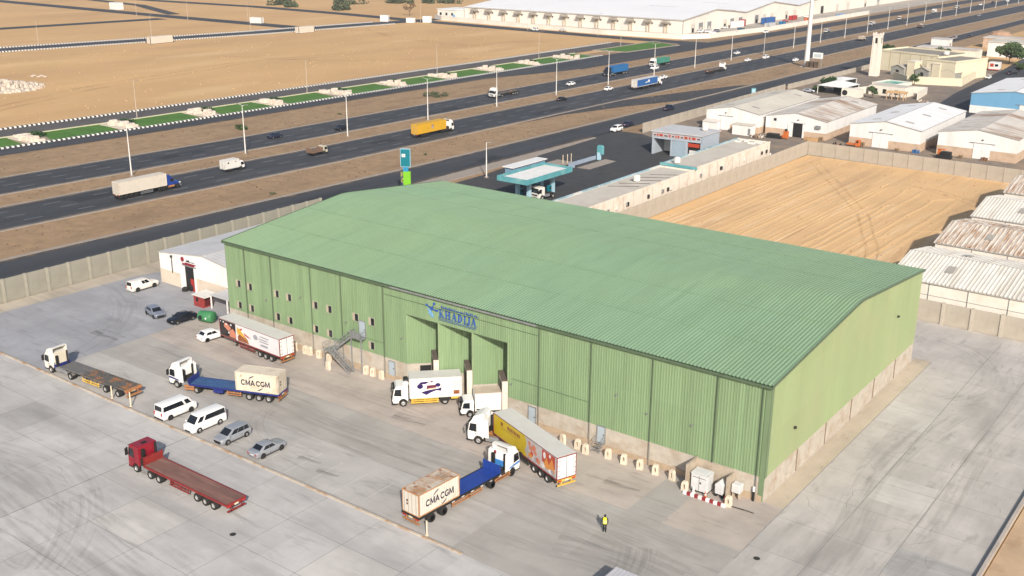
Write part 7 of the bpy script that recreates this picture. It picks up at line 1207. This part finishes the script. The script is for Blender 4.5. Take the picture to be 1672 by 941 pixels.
PATCH = conc('patched_concrete', (.40, .39, .375)); PATCH2 = conc('pale_patch_concrete', (.50, .48, .455))
for x0_, x1_, y0_, y1_, m_ in ((-86, -80, -39.8, -33.7, PATCH), (-54, -46, -46.3, -40, PATCH2), (-30, -22, -39.8, -33.7, PATCH2), (-70, -62, -52.7, -46.5, PATCH), (8.7, 14.7, 8, 14.4, PATCH2), (2.6, 8.5, 28, 35.2, PATCH2), (14.9, 22.3, -5.4, .1, PATCH)): sheet('slab_patch', rect(x0_, x1_, y0_, y1_), .003, m_)
WOOD = M('pallet_wood', (.34, .24, .15), .85, var=.25, scale=2); DRUMB = paint('drum_blue', (.03, .12, .30), .5); RUSTM = M('rusty_scrap', (.20, .10, .055), .85, var=.4, scale=2)
def pallets(lb, x, y, n, rz=0):
    t = thing('pallet_stack', lb, 'pallets', (x, y, -.09), rz)
    for k in range(n): m = MB(); [m.box(-.6, .6, u-.07, u+.07, k*.15+.1, k*.15+.125) for u in (-.45, -.15, .15, .45)]; [m.box(u-.05, u+.05, -.5, .5, k*.15, k*.15+.1) for u in (-.5, 0, .5)]; m.build('pallet', WOOD, t)
def drums(lb, x, y, pts, mt):
    t = thing('oil_drums', lb, 'drums', (x, y, -.09))
    for u, v in pts: m = MB(); m.lathe([(.02, 0), (.29, 0), (.29, .28), (.305, .3), (.29, .32), (.29, .6), (.305, .62), (.29, .64), (.29, .88), (.02, .86)], 12, c=(u, v, 0)); m.build('drum', mt, t)
pallets('leaning pallet stack left of the bright white shed door', -62.4, 204.2, 9); pallets('low pallet stack right of the bright white shed door', -52.6, 204.3, 5); pallets('pallet stack between the dark doorway and the shed corner', -75.2, 205.4, 8, .3); pallets('pallets by the patchy shed door', -35.6, 205.2, 6)
drums('blue drums at the corner of the bright white shed', -48.2, 204.6, ((0, 0), (.7, .1), (.3, .6), (1.4, .2)), DRUMB); drums('rusty drums beside the patchy shed', -30.2, 205.6, ((0, 0), (.65, .1), (1.3, -.1), (.4, .6)), RUSTM); drums('blue drums beside the service building', -88.6, 175, ((0, 0), (.7, 0), (.3, .6)), DRUMB)
def scrap(lb, x, y, n, sp, mats_, hmax=.9):
    t = thing('scrap_heap', lb, 'scrap', (x, y, -.09))
    for i, mt in enumerate(mats_):
        m = MB()
        for _ in range(n): u, v, a = random.uniform(-sp, sp), random.uniform(-sp*.5, sp*.5), random.uniform(0, 3.1); l_ = random.uniform(.3, 1.3); m.bar((u, v, random.uniform(.05, .2)), (u+l_*cos(a), v+l_*sin(a), random.uniform(.1, hmax)), random.uniform(.06, .4), random.uniform(.05, .4))
        m.build(('scrap_metal', 'scrap_timber', 'scrap_panel')[i], mt, t)
scrap('scrap heap behind the far end of the shop row', -77, 174, 9, 2.6, (RUSTM, WOOD, WHITED)); scrap('scrap heap at the near left corner of the bright white shed', -68.5, 200, 7, 1.8, (RUSTM, BLACK)); scrap('scrap heap between the bright white and patchy sheds', -45, 216, 9, 1.6, (RUSTM, WOOD)); scrap('scrap heap left of the rust-roofed shed', -92, 198, 8, 2.0, (WHITED, RUSTM, WOOD)); scrap('scrap heap along the compound wall beyond the service building', -112, 188, 10, 4, (RUSTM, WOOD, BLACK)); scrap('building rubble by the cream garden wall', -74, 299, 8, 2.2, (WHITED, WOOD)); scrap('scrap near the blue shed corner', -60, 276, 6, 2, (BLACK, RUSTM))
def rooftank(lb, x, y, z, r_=.8):
    t = thing('water_tank', lb, 'water tank', (x, y, z)); m = MB(); m.lathe([(.02, .2), (r_, .2), (r_, 1.3), (r_*.6, 1.55), (.2, 1.6), (.02, 1.65)], 14); m.build('tank_shell', WHITED, t); m = MB(); [m.box(sx*r_*.6-.06, sx*r_*.6+.06, sy*r_*.6-.06, sy*r_*.6+.06, 0, .2) for sx in (-1, 1) for sy in (-1, 1)]; m.build('stand', DARK, t)
rooftank('white water tank on the shop roof just beyond the teal beam', -81.5, 129.5, 4.98); rooftank('white water tank on the near shop roof', -80, 108, 4.58); rooftank('white water tank on the mosque roof', -92, 385, 8.2, 1.3); rooftank('white water tank on the service building roof', -93, 166, 6.45)
m = MB(); y = 112
for k in range(5): m.tube((-82.5+k*.3, 100+k*4, .06), (-77+k*.5, 104+k*4, .06), .05, n=5)
o = m.build('roof_pipe', DARK); o.location = (0, 0, 4.6); tag(o, 'thin dark pipes lying across the near shop roof', 'pipes')
for i, (lb, x, y, a_, b_, h_, mt, rf_) in enumerate((('pale flat-roofed house at the far right edge', -45, 520, 9, 8, 6, WWALL, 'cream'), ('long white shed roof beyond the round tree', -40, 620, 16, 10, 5, SHW, 'white'), ('tan workshop beyond the white house', -100, 520, 9, 7, 5, SHB, 'rust'), ('grey hall far along the right roadside', -90, 720, 26, 16, 7, SHW, 'grey'), ('white hall at the far right roadside, next to the grey hall', -40, 760, 18, 18, 8, SHW, 'white'))):
    t = thing('far_building', lb, 'building', (x, y, -.1)); m = MB(); m.box(-a_, a_, -b_, b_, 0, h_); m.build('wall', mt, t); m = MB(); m.box(-a_-.3, a_+.3, -b_-.3, b_+.3, h_, h_+.35); m.build('roof', RF[rf_], t); m = MB(); [m.box(u, u+1.8, -b_-.05, -b_, h_*.45, h_*.45+1.5) for u in (-a_*.7, -a_*.2, a_*.4)]; m.build('window', BLACK, t)
bush('round green tree at the mosque lane corner', -66.5, 405, 3.2, 5, LEAF, 900, True, 'tree', .4, nm='tree'); bush('pair of dark trees beyond the yellow mosque', -104, 428, 4.5, 6, MATS['hedge_green'], 1200, True, 'tree', .5, nm='tree'); bush('green tree beside the white house, far right', -50, 470, 5, 7, LEAF, 1500, True, 'tree', .5, nm='tree'); bush('small palm-like tree beside the pool', -91.5, 344, 2.2, 4.5, LEAF, 500, True, 'tree', .35, nm='tree'); bush('tree at the roadside by the tan long building', -122, 440, 3.5, 4.5, LEAF, 800, True, 'tree', .4, nm='tree')
for lb, st_, cl, x, y, h_ in (('white car parked beside the tan long building', 'sedan', CWH, -118, 448, 1.2), ('grey car parked before the roadside hut', 'sedan', CGREY, -126.5, 480, 1.5), ('white suv parked behind the mosque', 'suv', CWH, -108, 436, .4), ('dark suv parked beside the white house', 'suv', CNAVY, -96, 478, 0), ('white van parked on the lane far beyond the kiosk', 'van', CWH, -72, 500, 1.57), ('silver car parked beside the hipped canopy', 'sedan', SILVER, -116.5, 297, .3)): car('car', lb, 'car', st_, cl, (x, y), h_)
DRIFT = marks_mat('sand_drift', (.30, .205, .12), .9, 3)
for xe, wd in ((-210.6, 1.6), (-194.5, 1.4), (-181.9, 1.6), (-164.6, 2.0)): band('sand_drift', [(xe+off(y), y) for y in range(-60, 640, 10)], wd, DRIFT, -.038, 2.)
band('sand_drift', [(-143.4+off(y)*.9, y) for y in range(-60, 500, 10)], 1.5, DRIFT, -.038, 2.); band('sand_drift', [(-132+off(y)*.4, y) for y in range(-60, 180, 10)], 1.4, DRIFT, -.036, 2.); band('sand_drift', [(-237.6+off(y)*.3, y) for y in range(-40, 300, 10)], 1.6, DRIFT, -.038, 2.)
WEAR = marks_mat('wheel_wear', (.11, .112, .118), .35, 2)
for xl in (-209, -205, -200.5, -196.3, -180.4, -175.7, -171, -166.4): band('wheel_wear', [(xl+off(y), y) for y in range(-60, 640, 10)], 2.2, WEAR, -.045, .8)
m = MB()
for x0_, y0_, w_, l_ in ((-204, 70, 3.6, 14), (-176, 120, 3.8, 9), (-171, 190, 3.8, 20), (-199, 170, 3.8, 16), (-178, 30, 3.6, 11), (-138, 60, 4, 15), (-137, 120, 3, 9), (-205, 260, 3.6, 22), (-172, 300, 3.6, 18)): a_ = off(y0_); m.face([(x0_+a_, y0_, -.047), (x0_+w_+a_, y0_, -.047), (x0_+w_+a_, y0_+l_, -.047), (x0_+a_, y0_+l_, -.047)])
struct(m.build('asphalt_patch', M('asphalt_patch_dark', (.024, .026, .031), .8, var=.15)))
m = MB()
for _ in range(420):
    x, y, s_ = random.uniform(-68, -14), random.uniform(72, 178), random.uniform(.08, .3); m.loft([[(x+s_*cos(a)*random.uniform(.7, 1.2), y+s_*sin(a), -.07) for a in (0, 1.3, 2.5, 3.8, 5)], [(x+s_*.5*cos(a), y+s_*.5*sin(a), -.07+s_*.7) for a in (0, 1.3, 2.5, 3.8, 5)]])
o = m.build('sand_clods', M('clod_tan', (.40, .26, .14), .95, var=.4, scale=.2)); o['kind'] = 'stuff'
m = MB()
for _ in range(900):
    x, y, s_ = random.uniform(-445, -276), random.uniform(50, 425), random.uniform(.12, .5); m.loft([[(x+s_*cos(a)*random.uniform(.7, 1.2), y+s_*sin(a), -.14) for a in (0, 1.3, 2.5, 3.8, 5)], [(x+s_*.5*cos(a), y+s_*.5*sin(a), -.14+s_*.6) for a in (0, 1.3, 2.5, 3.8, 5)]])
o = m.build('field_stones', MATS['clod_tan']); o['kind'] = 'stuff'
# ---------------------------------------------------------------- thin desert haze
m = MB(); m.box(-1100, 200, -140, 1700, -1.2, 66); hz = m.build('haze', [DARK]) ; hz['kind'] = 'stuff'; hz.data.materials.clear()
hm = bpy.data.materials.new('haze'); hm.use_nodes = True; hm.node_tree.nodes.clear(); ho = hm.node_tree.nodes.new('ShaderNodeOutputMaterial'); pv = hm.node_tree.nodes.new('ShaderNodeVolumePrincipled')
pv.inputs['Color'].default_value = (.86, .90, .96, 1); pv.inputs['Density'].default_value = .00014; pv.inputs['Anisotropy'].default_value = .2; hm.node_tree.links.new(pv.outputs[0], ho.inputs['Volume']); hz.data.materials.append(hm)
